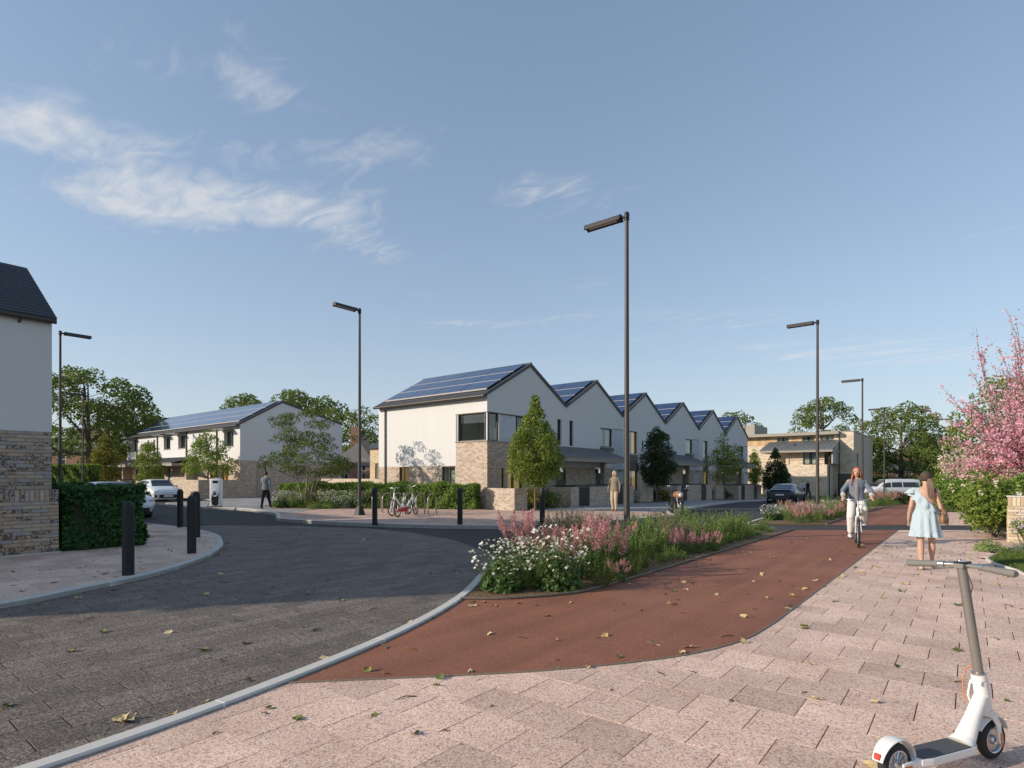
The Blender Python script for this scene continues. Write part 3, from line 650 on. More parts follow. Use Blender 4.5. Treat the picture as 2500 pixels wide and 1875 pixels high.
def door(par, P, d, s0, s1, z0, z1, m, inset=0.12, side=1, top=0.0):
    mb = MB(); frame_box(mb, P, d, s0+0.05, s1-0.05, z0+0.01, z1-top-0.05, inset, inset+0.05); dr = wp(mb, 'door', m, par)
    f = MB(); frame_box(f, P, d, s0, s0+0.05, z0, z1, inset-0.03, inset+0.06); frame_box(f, P, d, s1-0.05, s1, z0, z1, inset-0.03, inset+0.06); frame_box(f, P, d, s0+0.05, s1-0.05, z1-0.05, z1, inset-0.03, inset+0.06)
    if top: frame_box(f, P, d, s0+0.05, s1-0.05, z1-top-0.05, z1-top, inset-0.03, inset+0.06)
    wp(f, 'frame', M_BRONZE, dr)
    h = MB(); sx = s1-0.14 if side > 0 else s0+0.11; frame_box(h, P, d, sx, sx+0.03, z0+0.7, z0+1.25, inset-0.06, inset-0.03); frame_box(h, P, d, sx, sx+0.03, z0+0.75, z0+0.79, inset-0.035, inset+0.005); frame_box(h, P, d, sx, sx+0.03, z0+1.16, z0+1.20, inset-0.035, inset+0.005)
    wp(h, 'handle', M_STEEL, dr)
    if top:
        g = MB(); frame_box(g, P, d, s0+0.05, s1-0.05, z1-top, z1-0.05, inset+0.002, inset+0.012); wp(g, 'pane', M_GLASS, dr)
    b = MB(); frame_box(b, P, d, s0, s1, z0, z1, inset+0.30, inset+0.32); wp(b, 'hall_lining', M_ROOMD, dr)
    return dr
def pitched_roof(par, x0, x1, yr, zr, yf, zf, yb, zb, m, th=0.13, gutter=True):
    """roof with the ridge along X: front slope down to (yf, zf), back slope to (yb, zb); its slates are laid in courses"""
    mb = MB()
    prof = [(yf, zf), (yr, zr), (yb, zb), (yb, zb-th), (yr, zr-th*1.15), (yf, zf-th)]
    a = [(x0, y, z) for y, z in prof]; b = [(x1, y, z) for y, z in prof]
    mb.add(a + b, [(0,1,7,6), (1,2,8,7), (2,3,9,8), (3,4,10,9), (4,5,11,10), (5,0,6,11), (0,5,4,1), (1,4,3,2), (6,7,10,11), (7,8,9,10)])
    r = wp(mb, 'roof', m, par); c = MB()
    for (ya, za) in ((yf, zf), (yb, zb)):
        L = math.hypot(yr-ya, zr-za); n = int(L / 0.27); ux, uz = (yr-ya)/L, (zr-za)/L; nx, nz = -uz if ya < yr else uz, abs(ux)
        for i in range(n):
            s0, s1 = L*i/n, L*(i+1)/n + 0.03
            p = [(ya+ux*s0+nx*0.016, za+uz*s0+nz*0.016), (ya+ux*s1+nx*0.004, za+uz*s1+nz*0.004), (ya+ux*s0+nx*0.002, za+uz*s0+nz*0.002)]
            q0 = [(x0-0.01, y, z) for y, z in p]; q1 = [(x1+0.01, y, z) for y, z in p]
            c.add(q0 + q1, [(0,1,4,3), (0,3,5,2), (0,2,1), (3,4,5)])
    cc = wp(c, 'slate_courses', m, r); cc['kind'] = 'stuff'
    rc = MB(); rc.tube([(x0-0.02, yr, zr+0.01), (x1+0.02, yr, zr+0.01)], 0.05, 8); wp(rc, 'ridge_capping', M_SLATE, r)
    if gutter:
        g = MB(); g.tube([(x0, yf-0.04, zf-0.07), (x1, yf-0.04, zf-0.07)], 0.06, 8); wp(g, 'gutter', M_BRONZE, par)
    return r
def solar(par, xs, yf, zf, yr, zr, rows, gap=0.03, lift=0.07):
    """panels on the front slope; rows are fractions from eaves to ridge"""
    L = math.hypot(yr-yf, zr-zf); ang = math.atan2(zr-zf, yr-yf)
    for (f0, f1) in rows:
        w = xs[1] - xs[0] - gap; h = (f1-f0)*L - 0.10; mb = MB(); mb.box((-w/2, 0, 0), (w/2, h, 0.035), 0, bev=0.006); fr = MB()
        for i in range(len(xs)-1):
            y = yf + (yr-yf)*f0; z = zf + (zr-zf)*f0
            cxx = (xs[i]+xs[i+1])/2; o = link('solar_panel', SOLAR_MESH.setdefault((round(w, 3), round(h, 3)), mb.mesh('solar_panel', M_SOLAR)), par)
            o.location = Vector((cxx, y + math.cos(ang)*0.07 - math.sin(ang)*lift, z + math.sin(ang)*0.07 + math.cos(ang)*lift)) - origin_of(par); o.rotation_euler = (ang, 0, 0)
        r = MB(); r.box((xs[0]+0.02, -0.012, lift-0.02), (xs[-1]-0.02, 0.03, lift+0.037), 0)
        o = r.build('mounting_rail', M_RAIL, par); o.location = Vector((0, yf + (yr-yf)*f0, zf + (zr-zf)*f0)) - origin_of(par); o.rotation_euler = (ang, 0, 0)
SOLAR_MESH = {}
M_SOLDIER = m_brick('soldier course brick', (0.47, 0.355, 0.265), (0.62, 0.51, 0.405), (0.50, 0.425, 0.345), (0.085, 0.064, 0.054), bw=0.078, rh=0.24)
def brick_wall_block(par, x0, x1, y0, y1, zb, zt, name='brick_wall', soldier=True):
    mb = MB(); top = zt - 0.23 if soldier else zt
    mb.box((x0, y0, zb), (x1, y1, top))
    w = wp(mb, name, M_BRICK, par)
    if soldier:
        s = MB(); s.box((x0-0.003, y0-0.003, top), (x1+0.003, y1+0.003, zt), bev=0.006); wp(s, 'soldier_course', M_SOLDIER, w)
    return w
def slat_gate(par, P, d, s0, s1, z0, z1):
    f = MB(); frame_box(f, P, d, s0, s1, z0, z0+0.05, 0.05, 0.09); frame_box(f, P, d, s0, s1, z1-0.06, z1, 0.05, 0.09); frame_box(f, P, d, s0, s1, z0+0.05, z1-0.06, 0.075, 0.085)
    g = wp(f, 'gate', M_BLACK, par); s = MB(); n = max(3, int((s1-s0)/0.085)); w = (s1-s0)/n
    frame_box(s, (0, 0), d, 0, w*0.62, z0+0.052, z1-0.062, 0.03, 0.07); me = s.mesh('slat', M_BRONZE)
    for i in range(n):
        o = link('slat', me, g); o.location = Vector((P[0] + d[0]*(s0 + i*w + w*0.2), P[1] + d[1]*(s0 + i*w + w*0.2), 0)) - origin_of(g)
    return g
def seamed_canopy(par, x0, x1, y0, y1, zf, zb, axis='x', over=0.0):
    """lean-to zinc roof falling towards +X (axis x) or -Y (axis y) with standing seams and a deep fascia"""
    mb = MB(); th = 0.04
    if axis == 'x': quad = [(x0, y0, zb), (x1, y0, zf), (x1, y1, zf), (x0, y1, zb)]
    else: quad = [(x0, y1, zb), (x0, y0, zf), (x1, y0, zf), (x1, y1, zb)]
    lo = [(p[0], p[1], p[2]-th) for p in quad]; mb.add(quad + lo, [(0,1,2,3), (7,6,5,4), (0,4,5,1), (1,5,6,2), (2,6,7,3), (3,7,4,0)])
    c = wp(mb, 'canopy_roof', M_ZINC, par); L = (y1-y0) if axis == 'x' else (x1-x0); n = int(L/0.42); sm = MB()
    for i in range(n+1):
        t = L*i/n
        if axis == 'x': a, b = (x0, y0+t, zb+0.012), (x1, y0+t, zf+0.012)
        else: a, b = (x0+t, y1, zb+0.012), (x0+t, y0, zf+0.012)
        q = MB(); q.tube([a, b], 0.018, 4, smooth=False); wp(q, 'standing_seam', M_ZINC, c)
    f = MB()
    if axis == 'x': f.box((x1-0.14, y0+0.03, zf-0.27), (x1-0.05, y1-0.03, zf-0.05)); f.box((x0, y0+0.03, zf-0.27), (x1-0.14, y0+0.10, zf-0.05)); f.box((x0, y1-0.10, zf-0.27), (x1-0.14, y1-0.03, zf-0.05)); f.box((x0, y0+0.10, zf-0.10), (x1-0.14, y1-0.10, zf-0.06))
    else: f.box((x0+0.03, y0+0.05, zf-0.27), (x1-0.03, y0+0.14, zf-0.05)); f.box((x0+0.03, y0+0.14, zf-0.27), (x0+0.10, y1, zf-0.05)); f.box((x1-0.10, y0+0.14, zf-0.27), (x1-0.03, y1, zf-0.05)); f.box((x0+0.10, y0+0.14, zf-0.10), (x1-0.10, y1, zf-0.06))
    wp(f, 'fascia', M_TAUPE, c)
    return c
D_GREEN = plain('sage green door paint', (0.085, 0.115, 0.075), 0.5, var=0.05); D_BLUE = plain('slate blue door paint', (0.085, 0.115, 0.19), 0.5, var=0.05); D_WHITE = plain('pale blue door paint', (0.50, 0.54, 0.60), 0.5, var=0.05)

# ---- the terrace of six white gables along the street
XG, XB, Y0, PITCH, ZR, ZV, ZB = -17.8, -25.8, 20.5, 6.76, 7.36, 5.53, 2.13
def gable_house(k):
    ya = Y0 + PITCH*k; yb = ya + PITCH; ym = ya + 3.4; zb0 = ground_z(yb) - 0.3
    names = ['white end house nearest the bike stands, with corner window and twelve solar panels', 'second white gable from the bike stands, above the blue front door', 'third white gable of the saw-tooth terrace, behind the tall street lamp',
             'fourth white gable of the terrace, behind the parked motorcycle', 'fifth white gable of the terrace, above the young open-crowned tree', 'last white gable of the terrace, next to the brick apartment block']
    t = thing('terraced_house', names[k], 'house', (XG - 4, ym, ground_z(ym)), 0, 'gabled houses of the white terrace')
    up = MB(); lowb = MB(); d = (0, 1); P = (XG, ya); ops_u = []; ops_l = []; zsplit = 2.13
    even = k % 2 == 0
    if k == 0: ops_u += [(0, 0.86, 3.3, 4.63), (0.98, 2.27, 3.3, 4.63), (2.27, 2.95, 3.3, 4.63)]
    elif even: ops_u += [(1.0, 2.15, 3.1, 4.64)]
    if even: ops_u += [(5.86, 6.31, 3.34, 4.76)]; ops_l += [(5.74, 6.76, 0.0, 2.13)] + ([(1.0, 1.22, 0.25, 2.0), (1.55, 2.7, 0.25, 2.0)] if k == 0 else [(1.0, 2.15, 0.6, 2.0)])
    else: ops_u += [(0.36, 0.76, 3.34, 4.78), (3.88, 5.4, 3.43, 4.6)]; ops_l += [(3.27, 4.32, 0.0, 2.10)]
    zlow = {0: 3.3}.get(k, 2.13)
    # white upper wall with its gable; brick below
    if k == 0:
        wall(up, P, d, 3.0, 3.3, 5.4, [o for o in ops_u if o[1] <= 3.0]); wall(up, (XG, ya+3.0), d, PITCH-3.0, 2.13, 5.4, [(a-3.0, b-3.0, c, e) for a, b, c, e in ops_u if a >= 3.0])
        wall(lowb, P, d, 3.0, -0.3, 3.3, [o for o in ops_l if o[1] <= 3.0]); wall(lowb, (XG, ya+3.0), d, PITCH-3.0, -0.3, 2.13, [(a-3.0, b-3.0, c, e) for a, b, c, e in ops_l if a >= 3.0])
        lowb.add([(XG, ya+3.0, 2.13), (XG, ya+3.0, 3.3), (XG-0.2, ya+3.0, 3.3), (XG-0.2, ya+3.0, 2.13)], [(0, 1, 2, 3)])
    else:
        wall(up, P, d, PITCH, 2.13, 5.4, ops_u); wall(lowb, P, d, PITCH, zb0, 2.13, ops_l)
    zl = 5.52 if k == 0 else ZV
    up.add([(XG, ya, 5.4), (XG, yb, 5.4), (XG, yb, ZV-0.02), (XG, ym, ZR-0.03), (XG, ya, zl-0.03)], [(0, 1, 2, 3, 4)])
    if k == 0:    # long lit side towards the side street
        L = XG - XB; ops = [(L-2.04, L, 3.3, 4.63)]; wall(up, (XB, Y0), (1, 0), L-2.04, 2.13, 5.38, []); wall(up, (XB+L-2.04, Y0), (1, 0), 2.04, 3.3, 5.38, [(0, 2.04, 3.3, 4.63)])
        wall(lowb, (XB, Y0), (1, 0), L-2.04, -0.3, 2.13, [(1.74, 2.46, 0.2, 2.10), (L-3.02, L-2.1, 0.2, 2.10)]); wall(lowb, (XB+L-2.04, Y0), (1, 0), 2.04, -0.3, 3.3)
        lowb.add([(XG-2.04, Y0, 2.13), (XG-2.04, Y0+0.15, 2.13), (XG-2.04, Y0+0.15, 3.3), (XG-2.04, Y0, 3.3)], [(0, 1, 2, 3)])
        up.add([(XB, Y0, 2.13), (XB, Y0, 5.38), (XB, Y0+PITCH, 5.4), (XB, Y0+PITCH, 2.13)], [(0, 1, 2, 3)]); lowb.add([(XB, Y0, -0.3), (XB, Y0, 2.13), (XB, Y0+PITCH, 2.13), (XB, Y0+PITCH, -0.3)], [(0, 1, 2, 3)])
    if k == 5:
        wall(up, (XG, yb), (-1, 0), XG-XB, 2.13, 5.5); wall(lowb, (XG, yb), (-1, 0), XG-XB, zb0, 2.13)
    rg = MB(); rg.add([(XB, ya, 5.4), (XB, ym, ZR-0.03), (XB, yb, 5.4)], [(0, 1, 2)]); wp(rg, 'rear_gable', M_WHITE, t)
    wp(up, 'rendered_wall', M_WHITE, t); wp(lowb, 'brick_wall', M_BRICK, t)
    # roof, verge trim, solar panels
    yf, zf = (ya - 0.28, zl - 0.15) if k == 0 else (ya, zl); 
    pitched_roof(t, XB-0.05, XG+0.07, ym, ZR+0.07, yf, zf+0.07, yb, ZV+0.07, M_SLATE, gutter=(k == 0))
    xs = [XB + 0.35 + (XG - 0.15 - XB - 0.35)*i/4 for i in range(5)]
    solar(t, xs, yf, zf+0.07, ym, ZR+0.07, [(0.13, 0.405), (0.405, 0.68), (0.68, 0.955)] if k == 0 else [(0.03, 0.35), (0.35, 0.66), (0.66, 0.965)])
    # openings
    if k == 0:
        w = window(t, (XG-2.04, Y0), (1, 0), 0.18, 2.04, 3.3, 4.63, 0.10, 0.05, (), None, M_ROOM, lining=False)
        rm = MB(); rm.add([(XG-2.3, Y0+2.0, 3.2), (XG-0.25, Y0+2.0, 3.2), (XG-0.25, Y0+2.0, 4.9), (XG-2.3, Y0+2.0, 4.9)], [(0, 1, 2, 3)]); rm.add([(XG-2.3, Y0+0.2, 3.2), (XG-2.3, Y0+2.0, 3.2), (XG-2.3, Y0+2.0, 4.9), (XG-2.3, Y0+0.2, 4.9)], [(0, 1, 2, 3)]); rm.add([(XG-2.3, Y0+0.16, 3.27), (XG-0.16, Y0+0.16, 3.27), (XG-0.16, Y0+2.0, 3.27), (XG-2.3, Y0+2.0, 3.27)], [(0, 1, 2, 3)]); rm.add([(XG-2.3, Y0+0.16, 4.72), (XG-0.16, Y0+0.16, 4.72), (XG-0.16, Y0+2.0, 4.72), (XG-2.3, Y0+2.0, 4.72)], [(3, 2, 1, 0)]); rm.add([(XG-0.2, Y0+1.0, 3.2), (XG-0.2, Y0+2.0, 3.2), (XG-0.2, Y0+2.0, 4.8), (XG-0.2, Y0+1.0, 4.8)], [(3, 2, 1, 0)]); wp(rm, 'room_lining', plain('pale room wall', (0.72, 0.68, 0.60), 0.9, var=0.04), w)
        bl = MB(); frame_box(bl, (XG-2.04, Y0), (1, 0), 0.05, 0.17, 3.3, 4.63, -0.01, 0.3); wp(bl, 'reveal_trim', M_ZINC, w)
        di = MB()
        for (a, b, z0_, z1_, k0) in ((0.45, 0.50, 3.3, 4.25, 1.85), (0.85, 0.90, 3.3, 4.25, 1.85), (0.50, 0.85, 4.20, 4.25, 1.85)): frame_box(di, (XG-2.04, Y0), (1, 0), a, b, z0_, z1_, k0, k0+0.05)
        wp(di, 'inner_door_frame', M_TAUPE, w)
        da = MB(); frame_box(da, (XG-2.04, Y0), (1, 0), 1.36, 1.92, 3.25, 4.6, 1.3, 1.35); wp(da, 'dark_screen', M_ROOMD, w)
        window(t, P, d, 0.0, 0.86, 3.3, 4.63, 0.10, 0.05, (), None, M_CURT, lining=False)
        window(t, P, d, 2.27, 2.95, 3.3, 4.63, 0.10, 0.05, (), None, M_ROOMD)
        rc = MB(); frame_box(rc, P, d, 0.98, 2.27, 3.3, 4.63, 0.05, 0.15); wp(rc, 'roughcast_panel', M_ROUGHCAST, t)
        co = MB(); co.box((XG-0.07, Y0+0.03, 3.3), (XG-0.02, Y0+0.08, 4.63)); wp(co, 'corner_post', M_ZINCL, t)
        ss = MB(); ss.box((XG-2.08, Y0-0.05, 3.26), (XG+0.04, Y0+0.10, 3.305)); ss.box((XG-0.10, Y0+0.10, 3.26), (XG+0.04, Y0+3.0, 3.305)); wp(ss, 'sill', M_TAUPE, t)
        hd = MB(); hd.box((XG-2.06, Y0-0.02, 4.625), (XG+0.02, Y0+0.10, 4.66)); hd.box((XG-0.10, Y0+0.10, 4.625), (XG+0.02, Y0+3.0, 4.66)); wp(hd, 'head_flashing', M_BRONZE, t)
        L = XG - XB; window(t, (XB, Y0), (1, 0), 1.74, 2.46, 0.2, 2.10, 0.10, 0.05, (0.42,), None, M_OCHREGLOW, room=0.5); window(t, (XB, Y0), (1, 0), L-3.02, L-2.1, 0.2, 2.10, 0.10, 0.05, (0.5,), 'panel', M_CURT, room=1.5)
        window(t, P, d, 1.0, 1.22, 0.25, 2.0, 0.05, 0.03, (), None, M_OCHREGLOW, room=0.4); window(t, P, d, 1.55, 2.7, 0.25, 2.0, 0.08, 0.05, (), 'curtain', M_CURTW)
        dp = MB(); dp.tube([(XB+0.62, Y0-0.06, 5.25), (XB+0.62, Y0-0.06, 0.0)], 0.04, 8); wp(dp, 'downpipe', M_BRONZE, t)
    elif even:
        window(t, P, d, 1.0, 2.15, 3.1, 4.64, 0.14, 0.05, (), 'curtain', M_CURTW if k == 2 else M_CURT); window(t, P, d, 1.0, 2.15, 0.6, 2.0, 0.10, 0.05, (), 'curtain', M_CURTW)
        dk = MB(); frame_box(dk, P, d, 1.0, 2.15, 2.02, 3.06, -0.012, 0.06); wp(dk, 'spandrel_panel', M_BRONZE, t)
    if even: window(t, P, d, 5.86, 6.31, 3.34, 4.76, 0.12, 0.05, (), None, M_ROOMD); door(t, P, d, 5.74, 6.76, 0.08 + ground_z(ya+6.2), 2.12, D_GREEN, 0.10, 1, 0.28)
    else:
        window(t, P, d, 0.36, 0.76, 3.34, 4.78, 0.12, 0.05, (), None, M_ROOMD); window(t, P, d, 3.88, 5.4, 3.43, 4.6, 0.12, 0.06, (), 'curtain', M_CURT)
        door(t, P, d, 3.27, 4.32, 0.08 + ground_z(ya+3.7), 2.08, D_BLUE if k != 3 else D_GREEN, 0.10, -1, 0.28)
        sb = MB(); frame_box(sb, P, d, 3.8, 5.5, 3.18, 3.40, -0.05, 0.05); wp(sb, 'spandrel_panel', M_BRONZE, t)
        rc = MB(); frame_box(rc, P, d, 5.55, PITCH-0.02, ground_z(yb)+0.05, 4.6, -0.015, 0.1); wp(rc, 'roughcast_panel', M_ROUGHCAST, t)
        ln = MB(); frame_box(ln, P, d, 5.5, PITCH, 4.6, 4.64, -0.025, 0.1); wp(ln, 'trim', M_BRONZE, t); ln = MB(); frame_box(ln, P, d, 5.9, PITCH-0.1, 2.0, 2.03, -0.2, 0.0); wp(ln, 'ledge', M_BRONZE, t)
        c0 = Y0 + 13.52*(k//2) + 4.2; seamed_canopy(t, XG+0.001, XG+1.6, c0, c0+6.6, 2.66, 3.27)
        for yy in (c0+0.08, c0+6.35): 
            ps = MB(); ps.box((XG+0.02, yy, ground_z(yy)), (XG+0.35 if yy < c0+1 else XG+0.30, yy+0.2, 2.38)); wp(ps, 'porch_pier', M_BRICK, t)
    return t
for k in range(6): gable_house(k)

# ---- brick bin stores and garden walls in front of the terrace
XW = -15.85
def bin_store(k):
    s = Y0 + 13.52*k - 20.5; y = [24.75 + s, 25.5 + s, 26.6 + s, 29.3 + s, 30.4 + s, 31.7 + s]; z = ground_z((y[0]+y[-1])/2); gz0 = ground_z(y[-1]) + 0.06; zt = 1.06 + (z * 0.45)
    lab = ['low brick bin store with dark slatted gates beside the standing woman', 'low brick bin store with dark gates behind the motorcycle', 'low brick bin store furthest along the terrace, near the dark parked car'][k]
    t = thing('bin_store', lab, 'bin store', (XW, (y[0]+y[-1])/2, z), 0, 'brick bin stores along the terrace')
    for a, b in ((y[0], y[1]), (y[2], y[3]), (y[4], y[5])): brick_wall_block(t, XW-0.22, XW, a, b, gz0-0.25, zt)
    brick_wall_block(t, XG+0.6, XW-0.23, y[0], y[0]+0.22, gz0-0.25, zt); brick_wall_block(t, XG+0.6, XW-0.23, y[5]-0.22, y[5], gz0-0.25, zt)
    slat_gate(t, (XW, 0), (0, 1), y[1]+0.01, y[2]-0.01, gz0+0.06, zt-0.05); slat_gate(t, (XW, 0), (0, 1), y[3]+0.01, y[4]-0.01, gz0+0.06, zt-0.05)
    r = MB(); r.box((XG+0.5, y[0]+0.5, zt+0.02), (XW-0.05, y[5]-0.4, zt+0.08)); wp(r, 'flat_roof', M_SLATE, t); return t
for k in range(3): bin_store(k)
def garden_wall(segs, label, base):
    t = thing('garden_wall', label, 'wall', base, 0, 'brick garden walls along the terrace')
    for (x0, x1, y0, y1, zb, zt) in segs: brick_wall_block(t, x0, x1, y0, y1, zb, zt)
    return t
garden_wall([(-17.55, XW-0.22, 20.1, 20.32, -0.05, 1.06), (XW-0.22, XW, 20.1, 21.05, -0.05, 1.06)], 'brick garden wall turning the corner beside the cone-shaped tree', (XW, 20.5, 0))
for k in range(2):
    s = 13.52*k; z = ground_z(33.5+s)
    garden_wall([(XW-0.22, XW, 32.6+s, 34.4+s, z-0.3, 1.0+z*0.4)], ['short brick garden wall just past the tall street lamp', 'short brick garden wall between the motorcycle and the dark car'][k], (XW, 33.5+s, z))
for k in range(3):
    a, b = ((21.05, 24.7), (31.75, 38.2), (45.25, 51.7))[k]
    sheet('front_garden', [(XG+0.02, a), (XW+0.1, a), (XW+0.1, b), (XG+0.02, b)], 0.10, M_GRASS)

# ---- yellow brick wing behind the end house, with its low wall
t = thing('brick_outbuilding', 'yellow brick wing with grey roof left of the white end house', 'outbuilding', (-29, 27, 0))
mb = MB(); mb.box((-32.4, 25.0, -0.2), (XB-0.02, 31.0, 3.55)); wp(mb, 'wall', M_BRICKY, t)
mb = MB(); mb.add([(-32.6, 24.8, 3.5), (XB, 24.8, 3.5), (XB, 28, 5.2), (-32.6, 28, 5.2), (-32.6, 31.2, 3.5), (XB, 31.2, 3.5)], [(0,1,2,3), (3,2,5,4), (0,3,4), (1,5,2)]); wp(mb, 'roof', M_SLATE, t)
window(t, (-32.4, 25.0), (1, 0), 0.6, 1.7, 1.4, 2.5, -0.02, 0.06, (0.5,), None, M_ROOMD, room=0.2)
t = thing('garden_wall', 'low buff brick wall behind the hedge, left of the white end house', 'wall', (-31, 22, 0))
brick_wall_block(t, -33.5, -26.0, 21.9, 22.15, -0.1, 1.45)

# ---- second terrace: long lit front with solar roof, grey gable towards the camera
def second_terrace():
    X1, X0, yf, yr, yb = -41.62, -64.1, 20.5, 23.8, 29.2; ze, zr, ze2 = 5.45, 7.36, 6.0; zl = 2.78
    t = thing('terraced_house', 'long white and brick terrace with blue solar roof beyond the white cars', 'house', (-52, 24.5, 0))
    wins = [(-62.9, -61.6, 3.95, 5.1), (-55.3, -53.9, 3.95, 5.05), (-52.3, -50.9, 3.95, 5.05), (-44.1, -42.6, 3.85, 5.0)]
    slots = [(-59.0, -58.6, 3.3, 4.9), (-57.6, -57.2, 3.3, 4.9), (-48.4, -48.05, 3.1, 5.0), (-47.2, -46.85, 3.1, 5.0)]
    up = MB(); P = (X0, yf); d = (1, 0); wall(up, P, d, X1-X0, zl, ze, [(a-X0, b-X0, c, e) for a, b, c, e in wins + slots], 0.3)
    wall(up, (X1, yf), (0, 1), yb-yf, zl, ze); up.add([(X1, yf, ze), (X1, yb, ze), (X1, yb, ze2-0.03), (X1, yr, zr-0.03), (X1, yf, ze-0.001)], [(0, 1, 2, 3, 4)])
    up.add([(X0, yf, 0), (X0, yr, zr), (X0, yb, ze2), (X0, yb, 0)], [(0, 1, 2, 3)]); wp(up, 'rendered_wall', M_WHITE, t)
    lo = MB(); doors = [(-54.4, -53.5), (-50.2, -49.2), (-61.2, -60.2)]; lows = [(-57.0, -55.8, 0.3, 2.5), (-44.5, -43.4, 0.3, 2.5), (-46.4, -45.4, 0.3, 2.5)]
    wall(lo, P, d, X1-X0, -0.1, zl, [(a-X0, b-X0, 0.0, 2.3) for a, b in doors] + [(a-X0, b-X0, c, e) for a, b, c, e in lows])
    wall(lo, (X1, yf), (0, 1), yb-yf, -0.1, zl, [(1.26, 1.99, 0.05, 2.68)]); wp(lo, 'brick_wall', M_BRICK, t)
    pitched_roof(t, X0-0.05, X1+0.06, yr, zr+0.07, yf-0.3, ze-0.1, yb+0.05, ze2+0.05, M_SLATE)
    xs = [X0 + 2.2 + (X1 - 0.3 - X0 - 2.2)*i/13 for i in range(14)]; solar(t, xs, yf-0.3, ze-0.1, yr, zr+0.07, [(0.12, 0.40), (0.40, 0.68), (0.68, 0.96)])
    for (a, b, c, e) in wins:
        w = window(t, P, d, a-X0, b-X0, c, e, 0.28, 0.07, (0.5,), None, M_ROOM, sill=False)
        s = MB(); s.box((a-0.35, yf-0.85, e+0.06), (b+0.05, yf, e+0.11)); wp(s, 'sun_shade', M_ZINC, w)
        q = MB(); q.box((a, yf+0.04, zl+0.02), (b, yf+0.1, c-0.06)); q.box((a-0.03, yf-0.03, c-0.06), (b+0.03, yf+0.12, c-0.005)); wp(q, 'spandrel_panel', M_TAUPE, w)
    for (a, b, c, e) in slots: window(t, P, d, a-X0, b-X0, c, e, 0.2, 0.05, (), None, M_ROOMD)
    for (a, b) in doors: door(t, P, d, a-X0, b-X0, 0.05, 2.3, D_WHITE, 0.12, 1, 0.25)
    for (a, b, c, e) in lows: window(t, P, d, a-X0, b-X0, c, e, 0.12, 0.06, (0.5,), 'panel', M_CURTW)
    door(t, (X1, yf), (0, 1), 1.26, 1.99, 0.1, 2.66, plain('taupe door paint', (0.36, 0.31, 0.24), 0.5, var=0.05), 0.08, 1)
    for x in (-61.4, -56.6, -50.6, -45.2): dp = MB(); dp.tube([(x, yf-0.06, ze-0.15), (x, yf-0.06, 0)], 0.05, 8); wp(dp, 'downpipe', M_BRONZE, t)
    for (a, b) in ((-63.5, -58.6), (-56.2, -48.8)):
        seamed_canopy(t, a, b, yf-1.9, yf-0.001, 2.7, 3.2, 'y')
        for x in (a+0.25, b-0.5): ps = MB(); ps.box((x, yf-0.7, 0), (x+0.28, yf-0.002, 2.43)); wp(ps, 'porch_pier', M_BRICK, t)
    return t
second_terrace()
def side_store(x0, x1, label, mesh=None):
    y0 = 17.6; t = thing('bin_store', label, 'bin store', ((x0+x1)/2, y0, 0.08), 0, 'brick bin stores by the second terrace'); w = (x1-x0)
    for a, b in ((x0, x0+0.35), (x0+1.35, x0+3.0), (x0+3.95, x0+4.9)): brick_wall_block(t, a, b, y0, y0+0.22, -0.05, 1.25)
    brick_wall_block(t, x0+4.68, x0+4.9, y0+0.23, y0+1.6, -0.05, 1.25); brick_wall_block(t, x0, x0+0.22, y0+0.23, y0+1.6, -0.05, 1.25)
    for a, b in ((x0+0.36, x0+1.34), (x0+3.01, x0+3.94)): slat_gate(t, (0, y0), (1, 0), a, b, 0.12, 1.18)
    r = MB(); r.box((x0+0.4, y0+0.1, 1.27), (x0+4.6, y0+1.5, 1.33)); wp(r, 'flat_roof', M_SLATE, t)
    f = MB(); f.box((x0+4.92, y0+0.05, 0.1), (x0+7.6, y0+0.10, 0.14)); f.box((x0+4.92, y0+0.05, 1.1), (x0+7.6, y0+0.10, 1.14)); tr = wp(f, 'trellis', M_TAUPE, t)
    for i in range(9):
        q = MB(); q.box((x0+4.92, y0+0.045, 0.25+0.1*i), (x0+7.6, y0+0.06, 0.275+0.1*i)); wp(q, 'slat', M_TAUPE, tr)
    for i in range(14):
        q = MB(); q.box((x0+4.95+0.2*i, y0+0.065, 0.14), (x0+4.975+0.2*i, y0+0.08, 1.1)); wp(q, 'slat', M_TAUPE, tr)
    return t
side_store(-54.4, -48, 'brick bin store with trellis behind the white hatchback'); side_store(-61.5, -55.5, 'brick bin store left of the white hatchback, under the far canopy')
t = thing('garden_wall', 'brick garden wall behind the white charging point', 'wall', (-43.5, 17.6, 0.08)); brick_wall_block(t, -46.6, -41.62, 17.6, 17.82, -0.05, 1.35); brick_wall_block(t, -41.84, -41.62, 17.83, 20.49, -0.05, 1.35)
